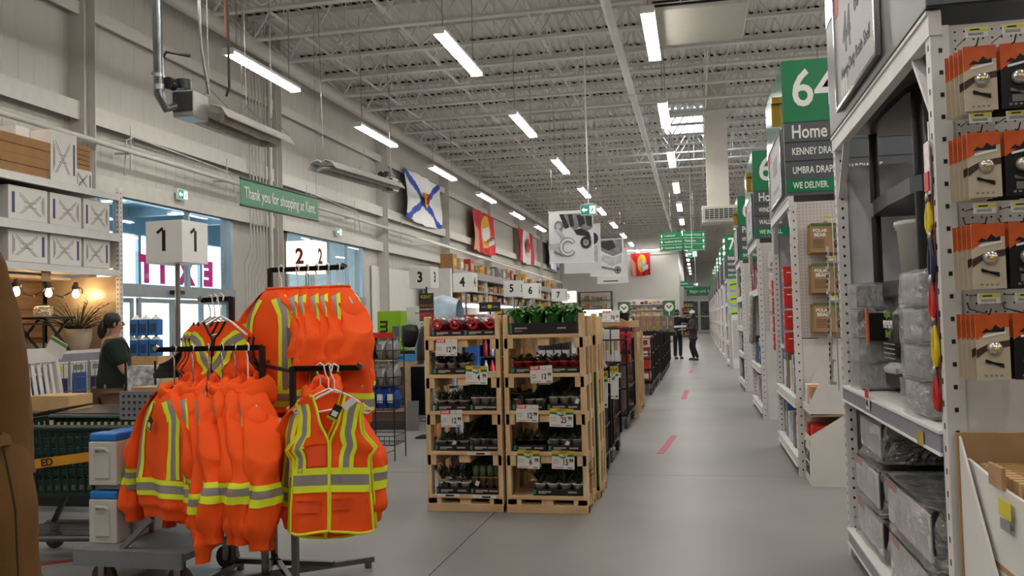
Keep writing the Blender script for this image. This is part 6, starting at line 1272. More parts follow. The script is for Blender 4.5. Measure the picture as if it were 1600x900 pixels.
PZ = (2.30, 2.0, 1.685, 1.375); RWN = ('top', 'second', 'third', 'lowest')
for r_, z in enumerate(PZ):
    for c, x in enumerate((.968, 1.085)):
        hook = thing('peg_hook', 'thin dark peg hook carrying '+('beige' if c == 0 else 'black')+' blister packs, '+RWN[r_]+' row', 'hook', (x, 3.44, z+.12), 0, 'peg hooks'); MB().tube([(0, 0, .03), (0, -.02, .01), (0, -.24, -.01), (0, -.26, .01)], .0025, 5).build('wire', wire, hook)
        MB().tube([(.005, 0, .06), (.005, -.2, .055)], .002, 4).build('tag_arm', wire, hook)
        tg = thing('shelf_tag', 'yellow and white price tag above the '+('beige' if c == 0 else 'black')+' blister packs, '+RWN[r_]+' row', 'price tag', (x+.01, 3.232, z+.165), 0, 'peg price tags'); MB().bb(-.036, .036, -.001, .001, -.017, .017).build('card', mat('tag_white', 'dcdad2', .4), tg); MB().bb(-.03, .034, -.0018, -.001, .003, .015).build('yellow_band', ypr, tg)
        b = MB()
        for k in range(12): b.bb(-.025+.004*k, -.0235+.004*k, -.0018, -.001, -.012, -.002)
        b.bb(-.02, .01, -.0022, -.0018, .006, .011); b.build('bar_print', ink, tg)
        for k in range(5):
            nm = 'front' if k == 0 else ORD[k]+' behind the front'
            pack(x-.006*k+.012, z-.004*k*0, 3.22+.032*k, c == 1, ('orange and beige' if c == 0 else 'orange and black')+' blister pack, '+nm+' one on the '+RWN[r_]+' hook row', k < 2, 'blister packs on the nearest pegboard')
for c, x in enumerate((1.055, 1.2)):
    pack(x+.012, 1.065+.0*c, 3.24, c == 1, ('orange and beige', 'orange and black')[c]+' blister pack just above the cardboard bin', True, 'blister packs on the nearest pegboard') if False else None
# ---- black resin shelf standing in the bay
rs_ = mat('resin_black', '121314', .4, var=.15, bump=.1, bscale=60); t = thing('resin_shelf_unit', 'black resin shelf unit displayed in the nearest aisle-end bay', 'shelf', (0, 0, 1.06))
RYa, RYb = 4.5, 5.66
def sh_plate(z, name='shelf'):
    pts = [(1.46, RYa), (1.46, RYb), (1.09, RYb), (1.06, RYb-.12), (1.045, (RYa+RYb)/2), (1.06, RYa+.12), (1.09, RYa)]
    MB().prism([(x, y) for x, y in pts], .085, Matrix.Translation((0, 0, z-.085))).build(name, rs_, t)
    b = MB()
    for k in range(12): y = RYa+.1+k*(RYb-RYa-.2)/11; b.bb(1.08, 1.44, y-.015, y+.015, z, z+.003)
    b.build('rib', rs_, t)
for z in (.12, .615, 1.115, 1.62): sh_plate(z)
for x, y in ((1.09, RYa+.04), (1.09, RYb-.04), (1.42, RYa+.04), (1.42, RYb-.04)):
    for z0, z1 in ((0, .035), (.12, .53), (.615, 1.03), (1.115, 1.535)): MB().cyl((x, y, z0), (x, y, z1), .028, 12).build('post', rs_, t)
t = thing('white_bucket', 'white plastic bucket on the middle resin shelf', 'bucket', (1.25, 5.12, 1.677)); MB().lathe([(0, 0), (.13, 0), (.15, .28), (.158, .28), (.158, .3), (.165, .3), (.165, .325), (0, .33)], 24).build('pail', white, t)
# black bag with print, wrapped bins on the mid beam
t = thing('soil_bag', 'black printed bag standing behind the resin shelf post', 'bag', (1.12, 4.95, 1.195)); 
MB().grid(lambda u, v: (.12*math.cos(2*PI*u)*math.sin(PI*min(1, v*.9+.1))**.3, .27*math.sin(2*PI*u)*math.sin(PI*min(1, v*.9+.1))**.15, .02+.36*v), 24, 8, closed=True).build('sack', mat('bag_gloss_black', '121213', .25, var=.1, bump=.6, bscale=12), t)
gtx = mat('bag_green_text', '6f9a2c', .4, var=0)
for z, s_, m_ in ((.30, 'organic', gtx), (.24, 'PREMIUM', lw), (.19, 'blend', gtx)): text(s_, .06, m_, t, face((-.125, 0, z), 'W'), sx=.9)
for k in range(4): MB().bb(-.126, -.124, -.15, .12, .06+.025*k, .066+.025*k).build('fine_print', inkgrey, t)
o = MB().lathe([(0, 0), (.05, .01), (.06, .03), (.03, .055), (0, .06)], 12).build('white_pouch', film('pouch_film', 'd8d8d8', .7), None, (.98, 4.72, 1.185)); tag(o, 'small clear pouch of white contents on the black resin base shelf', 'pouch'); o.scale = (1, 1.8, 1)
wrap = film('stretch_wrap', 'dcdcde', .20, .1); gbin = mat('bin_grey', '8c8d90', .35, var=.1); bbin = mat('bin_black', '161617', .35, var=.2)
def wrapped(loc, d, mt, label, name='wrapped_bin', face_mt=None, red=False, seed=0, grp=None, amp=.012):
    o = thing(name, label, 'box', loc, 0, grp); MB().box((0, 0, d[2]/2), (d[0]-.03, d[1]-.03, d[2]-.02)).build('bin', mt, o, bev=.008)
    if face_mt: MB().bb(-d[0]/2+.008, -d[0]/2+.014, -d[1]/2+.03, d[1]/2-.03, .03, d[2]-.03).build('front_panel', face_mt, o)
    if red: MB().bb(-d[0]/2+.004, -d[0]/2+.007, d[1]/2-.24, d[1]/2-.03, d[2]-.06, d[2]-.02).build('red_label', mat('wrap_red', 'b5574e', .4, var=.3), o)
    b = MB(); r = Vector((seed, seed*2, 0))
    def P(u, v):
        a = 2*PI*u; c, s = math.cos(a), math.sin(a); e = .22; x = d[0]/2*math.copysign(abs(c)**e, c); y = d[1]/2*math.copysign(abs(s)**e, s)
        n = noise.noise(Vector((x*9, y*9, v*d[2]*9))+r)*amp*1.6+noise.noise(Vector((x*25, y*25, v*d[2]*25))+r)*amp*.7
        return (x+c*n+c*.006, y+s*n+s*.006, d[2]*v)
    b.grid(P, 48, 10, closed=True)
    b.grid(lambda u, v: (d[0]*(u-.5)*.98, d[1]*(v-.5)*.98, d[2]+.006+noise.noise(Vector((u*4, v*4, 0))+r)*amp), 10, 10)
    b.build('clear_wrap', wrap, o); return o
for k in range(4): wrapped((1.02, 4.02, 1.056+.155*k), (.26, .36, .152), gbin, 'grey plastic-wrapped bin at the near end of the mauve shelf, '+('bottom', 'second', 'third', 'top')[k]+' of its stack', seed=k, grp='wrapped grey bins')
for k in range(4): wrapped((1.02, 5.48, 1.056+.155*k), (.24, .26, .152), gbin, 'grey plastic-wrapped bin at the far end of the mauve shelf, '+('bottom', 'second', 'third', 'top')[k]+' of its stack', seed=9+k, grp='wrapped grey bins') if k != 9 else None
o = MB().bb(-.01, .0, -.03, .03, 0, .2).build('orange_label', mat('orange_label', 'c4622c', .4), None, (.955, 5.27, 1.33)); tag(o, 'orange label card beside the far wrapped bins', 'label')
MB().box((.06, .03, .09), (.12, .1, .16)).build('black_carton', bbin, o)
# price tags on the mauve rail
o = MB().bb(-.004, 0, -.045, .045, -.06, .05).build('price_tag', wcard, None, (fx-.018, 4.85, 1.055)); tag(o, 'red and white price tag clipped on the mauve shelf rail', 'price tag'); MB().bb(-.006, -.004, -.045, .045, .0, .05).build('red_band', redp, o); text('44', .05, ink, o, face((-.005, 0, -.03), 'W'), bold=.02)
o = MB().bb(-.003, 0, -.05, .05, -.03, .03).build('yellow_tag', mat('old_yellow_tag', 'a8944a', .6, var=.2), None, (fx-.013, 3.78, .99)); tag(o, 'faded yellow tag on the near end of the mauve rail', 'price tag')
# wrapped black boxes on the low beam
lowb = [((1.22, 5.2, .70), (.60, .62, .22), 'upper far wrapped black box below the mauve rail', False), ((1.19, 5.3, .42), (.56, .72, .24), 'middle far wrapped black box with a pinkish corner label', True), ((1.19, 5.27, .18), (.56, .76, .23), 'bottom far wrapped black box on the low beam', True), ((1.16, 4.32, .42), (.5, .88, .26), 'near wrapped black box with a pinkish corner label', True), ((1.16, 4.30, .18), (.5, .9, .23), 'bottom near wrapped black box on the low beam', True)]
for k, (loc, d, lab, rd) in enumerate(lowb): wrapped(loc, d, bbin, lab, 'wrapped_box', mat('wrapped_face_grey', 'c4c2bf', .4, var=.2, scale=8), rd, seed=20+k, grp='wrapped black boxes', amp=.02)
o = MB().bb(0, .012, 5.79, 5.8, 0, 1.1).bb(0, .8, 5.79, 5.805, 0, 1.1).build('kraft_sheet', kraft, None, (fx+.005, 0, .0)); tag(o, 'tall brown cardboard sheet at the far side of the nearest bay', 'cardboard')
# hanging strips of small goods
def strip(x, y, z0, items, label, sw=.03):
    t = thing('clip_strip', label, 'strip', (x, y, 0)); MB().bb(-.002, .002, -.012, .012, z0-len(items)*.15, z0+.12).build('strip', mat('strip_clear', 'b8b8b8', .3), t)
    return t
red_p, yel, blu = mat('pliers_red', 'c42a24', .3, var=.15, scale=30), mat('pliers_yellow', 'd9c21e', .35, var=.1), mat('pliers_navy', '20244a', .35, var=.2)
strip(fx+.0, 3.505, 2.1, [0]*6, 'clear clip strip of coloured hand tools on the near post')
items = [(2.02, redp, 'red and silver packet', .20), (1.86, yel, 'yellow-handled tool', .13), (1.70, blu, 'navy-handled tool', .17), (1.54, red_p, 'red-handled tool', .15), (1.38, yel, 'yellow-handled tool, lower', .17), (1.20, red_p, 'red-handled tool at the bottom', .14)]
for k, (z, mt, nm, h_) in enumerate(items):
    t = thing('hand_tool', nm+' hanging on the clip strip by the near post', 'tool', (fx-.012, 3.50+.012*(k % 2), z))
    if k == 0: 
        M = face((0, 0, 0), 'W'); o = MB().box((0, .02, 0), (.075, h_, .004)).build('card', mat('packet_red_silver', 'c9b9b9', .3, .2, var=.3, scale=30), t); o.matrix_basis = M; o = MB().box((.0, -.03, .004), (.06, .07, .006)).build('red_print', redp, t); o.matrix_basis = M
    else:
        for s in (-1, 1): MB().tube([(0, s*.004, h_*.4), (0, s*.022, h_*.05), (0, s*.024, -h_*.25), (0, s*.01, -h_*.5)], [.007, .010, .011, .007], 7).build('handle', mt, t)
        MB().lathe([(0, .05), (.008, .045), (.012, .02), (.01, 0), (0, 0)], 8, (0, 0, h_*.36)).build('jaw', steel, t)
        MB().bb(.006, .008, -.03, .03, -h_*.55, h_*.75).build('backing_card', mat('card_red_grey', '8a4a48', .4, var=.5, scale=30), t)
strip(fx-.012, 5.84, 2.06, [0]*7, 'clip strip hanging on the far post of the nearest bay')
for k in range(6): 
    t = thing('foil_packet', 'brown and silver foil packet on the far clip strip, '+ORD[k]+' from the top', 'packet', (fx-.03, 5.85, 1.86-.145*k), 0, 'foil packets'); MB().grid(lambda u, v: (-.012-.012*math.sin(PI*u)-.01*(v), -.045+.09*u, .075-.16*v), 6, 6).build('packet', mat('foil_packet', 'a39a92', .3, .3, var=.35, scale=40), t)
    MB().bb(-.03, -.0, -.046, .046, -.085, -.07).build('seal', mat('foil_packet', 'a39a92'), t)
    for q in range(3): MB().bb(-.034, -.028, -.02, .0, -.05+.035*q, -.03+.035*q).build('picture_print', brw, t)
# ---- cardboard bin of kraft boxes in front of the nearest pegboard
t = thing('cardboard_bin', 'white cardboard display bin of kraft boxes under the blister packs', 'display bin', (.9, 0, 0))
def side(poly, x, par, nm='side_panel', th=.008): o = MB().prism([(-y, z) for y, z in poly], th).build(nm, wcard, par); o.matrix_basis = face((x, 0, 0), 'W') @ Matrix.Translation((0, 0, -th)); return o
for x in (.008, .72): side([(3.41, 1.06), (2.78, .33), (2.72, .33), (2.72, 0), (3.41, 0)], x, t)
MB().bb(0, .72, 3.40, 3.412, 0, 1.06).build('back_panel', card, t); MB().bb(0, .72, 2.71, 2.722, 0, .33).build('front_panel', wcard, t)
for x in (.03, .70): side([(3.395, .97), (3.0, .93), (2.84, .925), (2.80, .70), (3.2, .55), (3.395, .55)], x, t, 'tray_side', .012)
MB().bb(.035, .70, 2.80, 2.812, .68, .92).build('tray_front', wcard, t); MB().bb(.03, .70, 2.81, 3.4, .66, .68).build('tray_floor', card, t)
MB().bb(.02, .032, 3.0, 3.13, .93, 1.0).build('flap', card, t)
for x in (.03, .70): side([(3.2, .52), (2.85, .5), (2.78, .3), (3.2, .2)], x, t, 'tray_side', .012)
MB().bb(.016, .0175, 2.92, 3.03, .85, .905).build('yellow_tag', ypr, t); MB().bb(.0155, .017, 2.93, 3.02, .81, .845).build('tag_print', inkgrey, t)
for k in range(11): 
    o = MB().bb(0, .6, 0, .03, 0, .27).build('kraft_box', kraft, None, (.96, 2.86+.046*k, .69), .002); tag(o, 'kraft box with green edge in the white bin, '+ORD[k]+' from the front', 'box', 'kraft boxes in the white bin'); MB().bb(.05, .55, .0005, .0295, .2702, .2708).build('top_print', mat('print_moss', '6d7a4c', .6, var=.2) if k in (3, 2) else mat('kraft_dark', '94733f', .7), o)
    if k == 0: MB().bb(.03, .3, -.001, 0, .12, .25).build('logo_panel', wcard, o); text('POLAR', .05, blackp, o, face((.16, -.002, .21), 'S'), bold=.03); text('BEAR', .07, blackp, o, face((.16, -.002, .155), 'S'), bold=.03)
# ---- bay 64: red boxes, kraft toque boxes, bin
for c, (y, lab) in enumerate(((8.62, 'inside the near post'), (10.567, 'outside the far post'))):
    for k in range(4):
        t = thing('red_box', 'red box hanging on bay 64 '+lab+', '+('top', 'second', 'third', 'bottom')[k]+' of four', 'box', (fx+(.035 if c else -.02), y+(0 if c else .012*k), 1.87-.21*k-(.05 if c else 0)), 0, 'red boxes on bay 64'); MB().box((0, 0, 0), (.1, .13, .19)).build('box', redp, t, bev=.004)
        MB().lathe([(.02, -.001), (.03, 0), (.02, .001)], 12, M=face((-.051, 0, -.02), 'W')).build('ring_print', lw, t); MB().bb(-.051, -.05, -.03, .03, .055, .065).bb(-.02, .02, -.0665, -.065, .03, .04).build('print', lw, t); MB().bb(-.051, -.05, -.06, .06, -.09, -.065).build('blue_foot', bluep, t)
wig = mat('kraft_toque', 'a5855a', .7, var=.05)
for k, z in enumerate((2.20, 1.83, 1.47)):
    for q in range(3):
        t = thing('kraft_pack', 'kraft POLAR BEAR pack on the pegboard of bay 64, '+('top', 'middle', 'bottom')[k]+' hook, '+('front', 'second', 'third')[q], 'box', (1.19-.008*q, 8.30+.05*q, z-.006*q), 0, 'kraft packs on bay 64'); M = face((0, 0, 0), 'S', roll=-.03); sheet('card', .30, .27, [wig], t, M, .04); sheet('moss_edge', .30, .03, [mat('moss_print', '5c6a3a', .6, var=.2)], t, M @ Matrix.Translation((0, .12, .001)), .002)
        if q == 0:
            text('POLAR', .04, lw, t, M @ Matrix.Translation((-.07, .065, .002)), bold=.03); text('BEAR', .045, lw, t, M @ Matrix.Translation((-.07, .025, .002)), bold=.03); flat(t, M, lozenge(.085, .045, .055, .055), mat('moss_print', '5c6a3a'), .003, 'photo_disc'); flat(t, M, lozenge(.085, .03, .025, .03), mat('skin_print', 'b08868', .6), .005, 'photo_print')
            for j, (a, b_, r_) in enumerate(((.08, -.075, .025), (.05, -.05, .01), (.07, -.035, .01), (.095, -.035, .01), (.115, -.05, .01))): flat(t, M, lozenge(a, b_, r_, r_, 10), blackp, .003, 'paw_print')
            b = MB()
            for j in range(6): b.box((-.08, -.02-.014*j, .001), (.1, .004, .001))
            o = b.build('fine_print', brw, t); o.matrix_basis = M
    o = thing('shelf_tag', 'small yellow tag above the '+('top', 'middle', 'bottom')[k]+' kraft packs of bay 64', 'price tag', (1.21, 8.28, z+.175)); MB().bb(-.04, .04, -.001, .001, -.02, .02).build('card', wcard, o); MB().bb(-.036, .036, -.002, -.001, 0, .018).build('yellow_band', ypr, o)
    o = thing('peg_hook', 'dark peg hook of the '+('top', 'middle', 'bottom')[k]+' kraft packs on bay 64', 'hook', (1.18, 8.46, z+.14)); MB().tube([(0, 0, .02), (0, -.2, 0)], .004, 5).build('wire', wire, o)
t = thing('cardboard_bin', 'tall white two-tier cardboard bin standing in front of bay 64', 'display bin', (.93, 0, 0))
def xside(poly, y, nm='side_panel'): o = MB().prism(poly, .008).build(nm, wcard, t); o.matrix_basis = face((0, y+.008, 0), 'S')
for y in (7.95, 8.40):
    xside([(0, 0), (.5, 0), (.5, .615), (.28, .615), (.0, .44)] if y < 8 else [(0, 0), (.5, 0), (.5, .615), (.13, .615), (.0, .44)], y); xside([(0, .63), (.5, .63), (.5, 1.0), (.14, 1.0), (.0, .72)], y, 'tray_side')
MB().bb(0, .01, 7.96, 8.40, .63, .70).build('tray_front', wcard, t); MB().bb(0, .01, 7.96, 8.40, 0, .42).build('front_panel', wcard, t); MB().bb(.49, .5, 7.96, 8.40, 0, 1.0).build('back_panel', wcard, t); MB().bb(.01, .49, 7.96, 8.40, .605, .62).build('tray_floor', card, t); MB().bb(.01, .49, 7.96, 8.40, .26, .27).build('lower_floor', card, t)
text('POLAR', .13, blackp, t, face((-.0015, 8.22, .24), 'W'), bold=.02, sx=.8); text('BEAR', .14, blackp, t, face((-.0015, 8.22, .12), 'W'), bold=.02, sx=.8); MB().bb(-.002, 0, 8.0, 8.06, .34, .39).build('yellow_tag', ypr, t)
MB().tube([(-.003, 8.38-.02, .26), (-.003, 8.40-.02, .3), (-.003, 8.38-.02, .34), (-.003, 8.33-.02, .35)], .006, 5).build('bear_print', blackp, t)
for lv, z in ((0, .625), (1, .275)):
    for k in range(3): 
        t = thing('red_box', 'red and white box, '+ORD[k]+' from left, '+('upper', 'lower')[lv]+' tier of the tall white bin', 'box', (1.02+.02*(k % 2), 8.04+.14*k, z), 0, 'red boxes in the tall white bin'); MB().box((0, 0, .12), (.14, .12, .24)).build('box', redp if lv else (card, redp, wcard)[k], t, bev=.003); MB().bb(-.072, -.07, -.04, .04, .05, .14).bb(-.04, .04, -.062, -.06, .05, .18).build('print', wcard, t)
# goods standing on the beams of bay 64 and further bays
def line(y0, y1, z, hmax, label, seed, cols, wmax=.22, x=fx+.03, grp=None):
    r = random.Random(seed); y = y0+.1; k = 0
    while y < y1-.3:
        wd = r.uniform(.1, wmax); h_ = hmax*r.uniform(.6, 1); o = MB().bb(0, .3, 0, wd, 0, h_).build('shelf_box', cols[r.randrange(len(cols))], None, (x+r.uniform(0, .05), y, z)); MB().bb(-.002, 0, wd*.15, wd*.85, h_*.3, h_*.75).build('print', cols[r.randrange(len(cols))], o)
        tag(o, ORD[k % 20]+' box from the near end '+label, 'box', grp or 'boxes '+label); y += wd+.015; k += 1
wl_ = [wcard, bx[1], wcard, pc[3], bx[6], pc[5], bx[0]]
line(8.55, 10.4, .72, .42, 'on the upper beam of bay 64', 31, wl_, .16); line(8.55, 10.4, .17, .40, 'on the low beam of bay 64', 32, wl_, .16)
o = MB().bb(0, .25, 0, .5, 0, .1).build('purple_box', mat('purple_pack', '7a4a6c', .5, var=.4, scale=15), None, (fx+.02, 8.9, 1.18)); tag(o, 'purple pack lying between the two columns of red boxes', 'box'); MB().bb(.0, .4, -.1, 1.2, -.04, 0).build('ledge', shw, o)
for y0, nm, sd in ((13.0, 'third bay', 40), (17.8, 'fourth bay', 50), (26.2, 'fifth bay', 60)):
    for q, (z, h_) in enumerate(((.17, .5), (.75, .45), (1.3, .45), (1.9, .4))):
        if nm == 'third bay' and q == 2: continue
        line(y0, y0+2.2, z, h_, 'on beam '+ORD[q]+' of the '+nm, sd+q, [bx[6], wcard, pc[0], bx[3], pc[5], pc[3], pc[2]], .2)
for k, y in enumerate((31, 35.6, 40.2, 44.8, 49.4)):
    for q in range(2):
        tt = MB(); r = random.Random(k*3+q)
        for j in range(9): tt.bb(fx+.03, fx+.3, y+.12+.22*j, y+.12+.22*j+.18, .17+.62*q*1.9, .17+.62*q*1.9+r.uniform(.3, .5), r.randrange(4))
        o = tt.build('shelf_goods', [wcard, pc[0], bx[2], bx[4]]); tag(o, 'mixed goods on the '+('low', 'upper')[q]+' beam of far bay '+ORD[k], 'goods', 'far bay goods'); kind(o, 'stuff')
for k in range(10):   # cuddly white strip goods on the third bay
    o = MB().lathe([(0, -.09), (.05, -.05), (.04, .03), (.055, .07), (0, .1)], 8).build('white_mitt', mat('fluffy_white', 'bdb6b0', .9, var=.3, scale=40, bump=.5, bscale=60), None, (fx-.02, 14.2+.14*(k % 2)+.05*k, 1.75-.07*k)); tag(o, 'grey-white fluffy roll hanging on the third bay, '+ORD[k]+' from the top', 'roll', 'fluffy rolls')
wp = mat('clamshell_white', 'd6d2cd', .3, var=.1)
for k in range(4):
    for q in range(2):
        t = thing('white_pack', 'white clamshell pack on the third bay pegboard, '+ORD[k]+' from the top, '+('left', 'right')[q], 'blister pack', (1.12+.28*q, 12.981, 2.3-.31*k), 0, 'white clamshell packs'); MB().box((0, 0, 0), (.2, .06, .24)).build('shell', wp, t, bev=.01); MB().bb(-.07, .07, -.032, -.03, -.09, -.03).build('print', inkgrey, t)
for k in range(3):
    t = thing('round_pack', 'yellow-green round pack in a blue card on the fifth bay, '+('top', 'middle', 'bottom')[k]+' of three', 'blister pack', (1.06, 26.18, 2.44-.43*k), 0, 'green round packs'); M = face((0, 0, 0), 'S'); sheet('card', .34, .36, [mat('pack_pale_blue', '9fb8c4', .5, var=.2)], t, M, .03); flat(t, M, lozenge(0, 0, .14, .15), mat('round_lime', 'b9cc2c', .4, var=.1), .003, 'lime_disc'); flat(t, M, [(-.09, -.03), (.09, -.01), (.09, .04), (-.09, .02)], bluep, .006, 'title_print')
o = MB().bb(0, .26, 0, .5, 0, 1.55).build('white_column', wcard, None, (.96, 25.6, 0), .01); tag(o, 'tall white display column in front of the fifth bay', 'display'); MB().bb(.02, .24, -.01, 0, .3, 1.4).build('front_recess', mat('recess_grey', 'bdbab5', .5), o)
# ================================================================== PEOPLE
def skin_mesh(name, verts, edges, mt, parent, sub=2, root=0):
    me = bpy.data.meshes.new(name); me.from_pydata([v[:3] for v in verts], edges, []); o = bpy.data.objects.new(name, me); C.objects.link(o)
    bm = bmesh.new(); bm.from_mesh(me); ly = bm.verts.layers.skin.verify()
    for k, v in enumerate(bm.verts):
        r = verts[k][3]; r = r if isinstance(r, tuple) else (r, r); v[ly].radius = r; v[ly].use_root = (k == root)
    bm.to_mesh(me); bm.free()
    sk = o.modifiers.new('skin', 'SKIN'); sk.use_smooth_shade = True; sb = o.modifiers.new('sub', 'SUBSURF'); sb.levels = sub; sb.render_levels = sub
    dg = bpy.context.evaluated_depsgraph_get(); m2 = bpy.data.meshes.new_from_object(o.evaluated_get(dg)); bpy.data.objects.remove(o); bpy.data.meshes.remove(me)
    m2.name = name; m2.materials.clear()
    for x in (mt if isinstance(mt, list) else [mt]): m2.materials.append(x)
    for p in m2.polygons: p.use_smooth = True
    return put(name, m2, parent)
def chain(vs, es, pts, start=None):
    prev = start
    for p in pts:
        vs.append(p); k = len(vs)-1
        if prev is not None: es.append((prev, k))
        prev = k
    return prev
skinm = mat('skin', 'b98a72', .55, var=.06); hairm = mat('hair_dark', '1c1614', .5, var=.3, stretch=(40, 40, 4))
def hand(vs, es, wrist, w, dirv, side, r=.0085):
    """palm and five separate fingers grown from the wrist vertex"""
    d = Vector(dirv).normalized(); s = Vector(side).normalized(); p = Vector(w); pal = p+d*.05; k = chain(vs, es, [tuple(pal)+((.024, .016),)], wrist)
    for q, (o_, ln) in enumerate(((-.028, .062), (-.010, .072), (.010, .068), (.027, .054))):
        b0 = pal+s*o_+d*.03; nrm = d.cross(s); chain(vs, es, [tuple(b0)+(r,), tuple(b0+d*ln*.5+nrm*.01)+(r*.95,), tuple(b0+d*ln*.9+nrm*.03)+(r*.8,)], k)
    b0 = p+d*.025+s*-.035; chain(vs, es, [tuple(b0)+(r*1.1,), tuple(b0+d*.03-s*.018)+(r,), tuple(b0+d*.058-s*.02)+(r*.85,)], wrist)
def person(name, label, loc, rz, top_m, trouser_m, arms, H=1.75, lean=0, legs=None, top_z=.5, sleeve='long', bulk=1, coat=False, head_turn=0, shoe_m=None, cap=None, hair='short', beard=False):
    t = thing(name, label, 'person', loc, rz); s = H/1.75; S = lambda x, y, z: (x*s, (y+lean*max(0, z-.9))*s, z*s)
    vs, es = [], []; B = bulk
    vs.append(S(0, 0, .95)+((.145*s*B, .105*s*B),)); chest = chain(vs, es, [S(0, .0, 1.1)+((.145*s*B, .105*s*B),), S(0, 0, 1.28)+((.155*s*B, .105*s*B),), S(0, 0, 1.42)+((.12*s*B, .085*s*B),)], 0)
    neck = chain(vs, es, [S(0, .0, 1.50)+(.052*s,), S(0, -.01, 1.56)+(.05*s,), S(0, -.015, 1.64)+((.074*s, .088*s),), S(0, -.01, 1.70)+((.07*s, .085*s),)], chest)
    for i, sd in enumerate((-1, 1)):
        el, wr, hd = arms[i]; sh = chain(vs, es, [S(sd*.17*B, 0, 1.41)+(.062*s*B,)], chest); e = chain(vs, es, [tuple(Vector(S(*el)))+(.044*s,)], sh); w_ = chain(vs, es, [tuple(Vector(S(*wr)))+(.028*s,)], e); hand(vs, es, w_, Vector(S(*wr)), hd, (sd, 0, .2))
        kn, an, toe = (legs or (((-.10, 0, .5), (-.10, .02, .09), (-.10, -.14, .03)), ((.10, 0, .5), (.10, .02, .09), (.10, -.14, .03))))[i]
        hp = chain(vs, es, [S(sd*.09*B, 0, .85)+(.085*s*B,)], 0); chain(vs, es, [S(*kn)+(.06*s,), S(*an)+(.042*s,), S(*toe)+((.034*s, .03*s),)], hp)
    body = skin_mesh('body', vs, es, skinm, t)
    # face
    fc = thing_face(t, S, s, beard)
    # clothes: looser skins along the same joints
    v2, e2 = [], []; v2.append(S(0, 0, .80 if not coat else .95)+((.172*s*B, .135*s*B),)) if not coat else v2.append(S(0, 0, .95)+((.178*s*B, .14*s*B),)); g = .022*s
    c2 = chain(v2, e2, [S(0, 0, .97)+((.17*s*B, .13*s*B),), S(0, 0, 1.12)+((.162*s*B, .122*s*B),), S(0, 0, 1.29)+((.17*s*B, .122*s*B),), S(0, 0, 1.425)+((.132*s*B, .10*s*B),)], 0); chain(v2, e2, [S(0, .005, 1.50)+(.078*s,)], c2)
    if coat: chain(v2, e2, [S(0, 0, .8)+((.175*s*B, .135*s*B),), S(0, 0, .66)+((.19*s*B, .145*s*B),)], 0)
    for i, sd in enumerate((-1, 1)):
        el, wr, hd = arms[i]; sh = chain(v2, e2, [S(sd*.175*B, 0, 1.41)+(.078*s*B,)], c2)
        E = Vector(S(*el)); Sh = Vector(S(sd*.175*B, 0, 1.41)); W = Vector(S(*wr))
        if sleeve == 'long': chain(v2, e2, [tuple(E)+(.062*s,), tuple(W.lerp(E, .12))+(.044*s,)], sh)
        else: chain(v2, e2, [tuple(Sh.lerp(E, .75))+(.064*s*B,)], sh)
    skin_mesh('coat' if coat else 'shirt', v2, e2, top_m, t)
    v3, e3 = [], []; v3.append(S(0, 0, .93)+((.145*s*B, .105*s*B),))
    for i, sd in enumerate((-1, 1)):
        kn, an, toe = (legs or (((-.10, 0, .5), (-.10, .02, .09), (-.10, -.14, .03)), ((.10, 0, .5), (.10, .02, .09), (.10, -.14, .03))))[i]
        hp = chain(v3, e3, [S(sd*.088*B, 0, .84)+(.095*s*B,)], 0); chain(v3, e3, [S(*kn)+(.075*s,), tuple(Vector(S(*an))+Vector((0, 0, -.01)))+(.06*s,)], hp)
        o = MB().lathe([(0, 0), (.055, 0), (.06, .03), (.04, .085), (0, .095)], 12, sy=2.1).build('shoe', shoe_m or black, t, Vector(S(*an))*.45+Vector(S(*toe))*.55); o.location.z = S(0, 0, .0)[2]+ (an[2]-.09)*s; dx, dy = toe[0]-an[0], toe[1]-an[1]; o.rotation_euler[2] = math.atan2(dx, -dy)*-1*-1 if False else -math.atan2(dx, -dy)*-1
    skin_mesh('trousers', v3, e3, trouser_m, t)
    hz = S(0, -.01, 1.665)
    if hair == 'short': MB().lathe([(.089, -.005), (.094, .03), (.085, .075), (.05, .105), (0, .112)], 18, (0, .012, -.005), sx=.86*s, sy=1.03*s).build('hair', hairm, t, hz)
    elif hair == 'long': MB().lathe([(.075, -.24), (.098, -.1), (.1, .0), (.094, .045), (.07, .09), (0, .112)], 18, (0, .035, 0), sx=.9*s, sy=.95*s).build('hair', hairm, t, hz)
    elif hair == 'tied':
        MB().lathe([(.07, -.055), (.094, -.02), (.1, .03), (.088, .078), (.05, .108), (0, .115)], 18, (0, .034, .002), sx=.9*s, sy=.98*s).build('hair', hairm, t, hz)
        o = MB().grid(lambda u, v: ((.062+.012*math.sin(9*u*PI))*math.cos(2*PI*u)*math.sin(PI*(v*.92+.08))**.6, .115+(.05)*math.sin(2*PI*u)*math.sin(PI*(v*.92+.08))**.6+.02*v, .03-.2*v), 18, 10, closed=True).build('ponytail', hairm, t, hz)
        MB().tube([(.03, .14, .02), (.055, .15, -.06), (.05, .165, -.14)], [.006, .012, .007], 6).build('hair_clip', mat('clip_grey', '8a8683', .4), o)
    if cap: 
        o = MB().lathe([(.098, 0), (.1, .03), (.085, .08), (.05, .105), (0, .112)], 18, (0, .01, .03), sx=.9*s, sy=1.05*s).build('cap', cap, t, hz); MB().prism([(-.07, -.08), (-.05, -.17), (0, -.19), (.05, -.17), (.07, -.08)], .008, Matrix.Translation((0, 0, .035))).build('peak', cap, o)
    return t
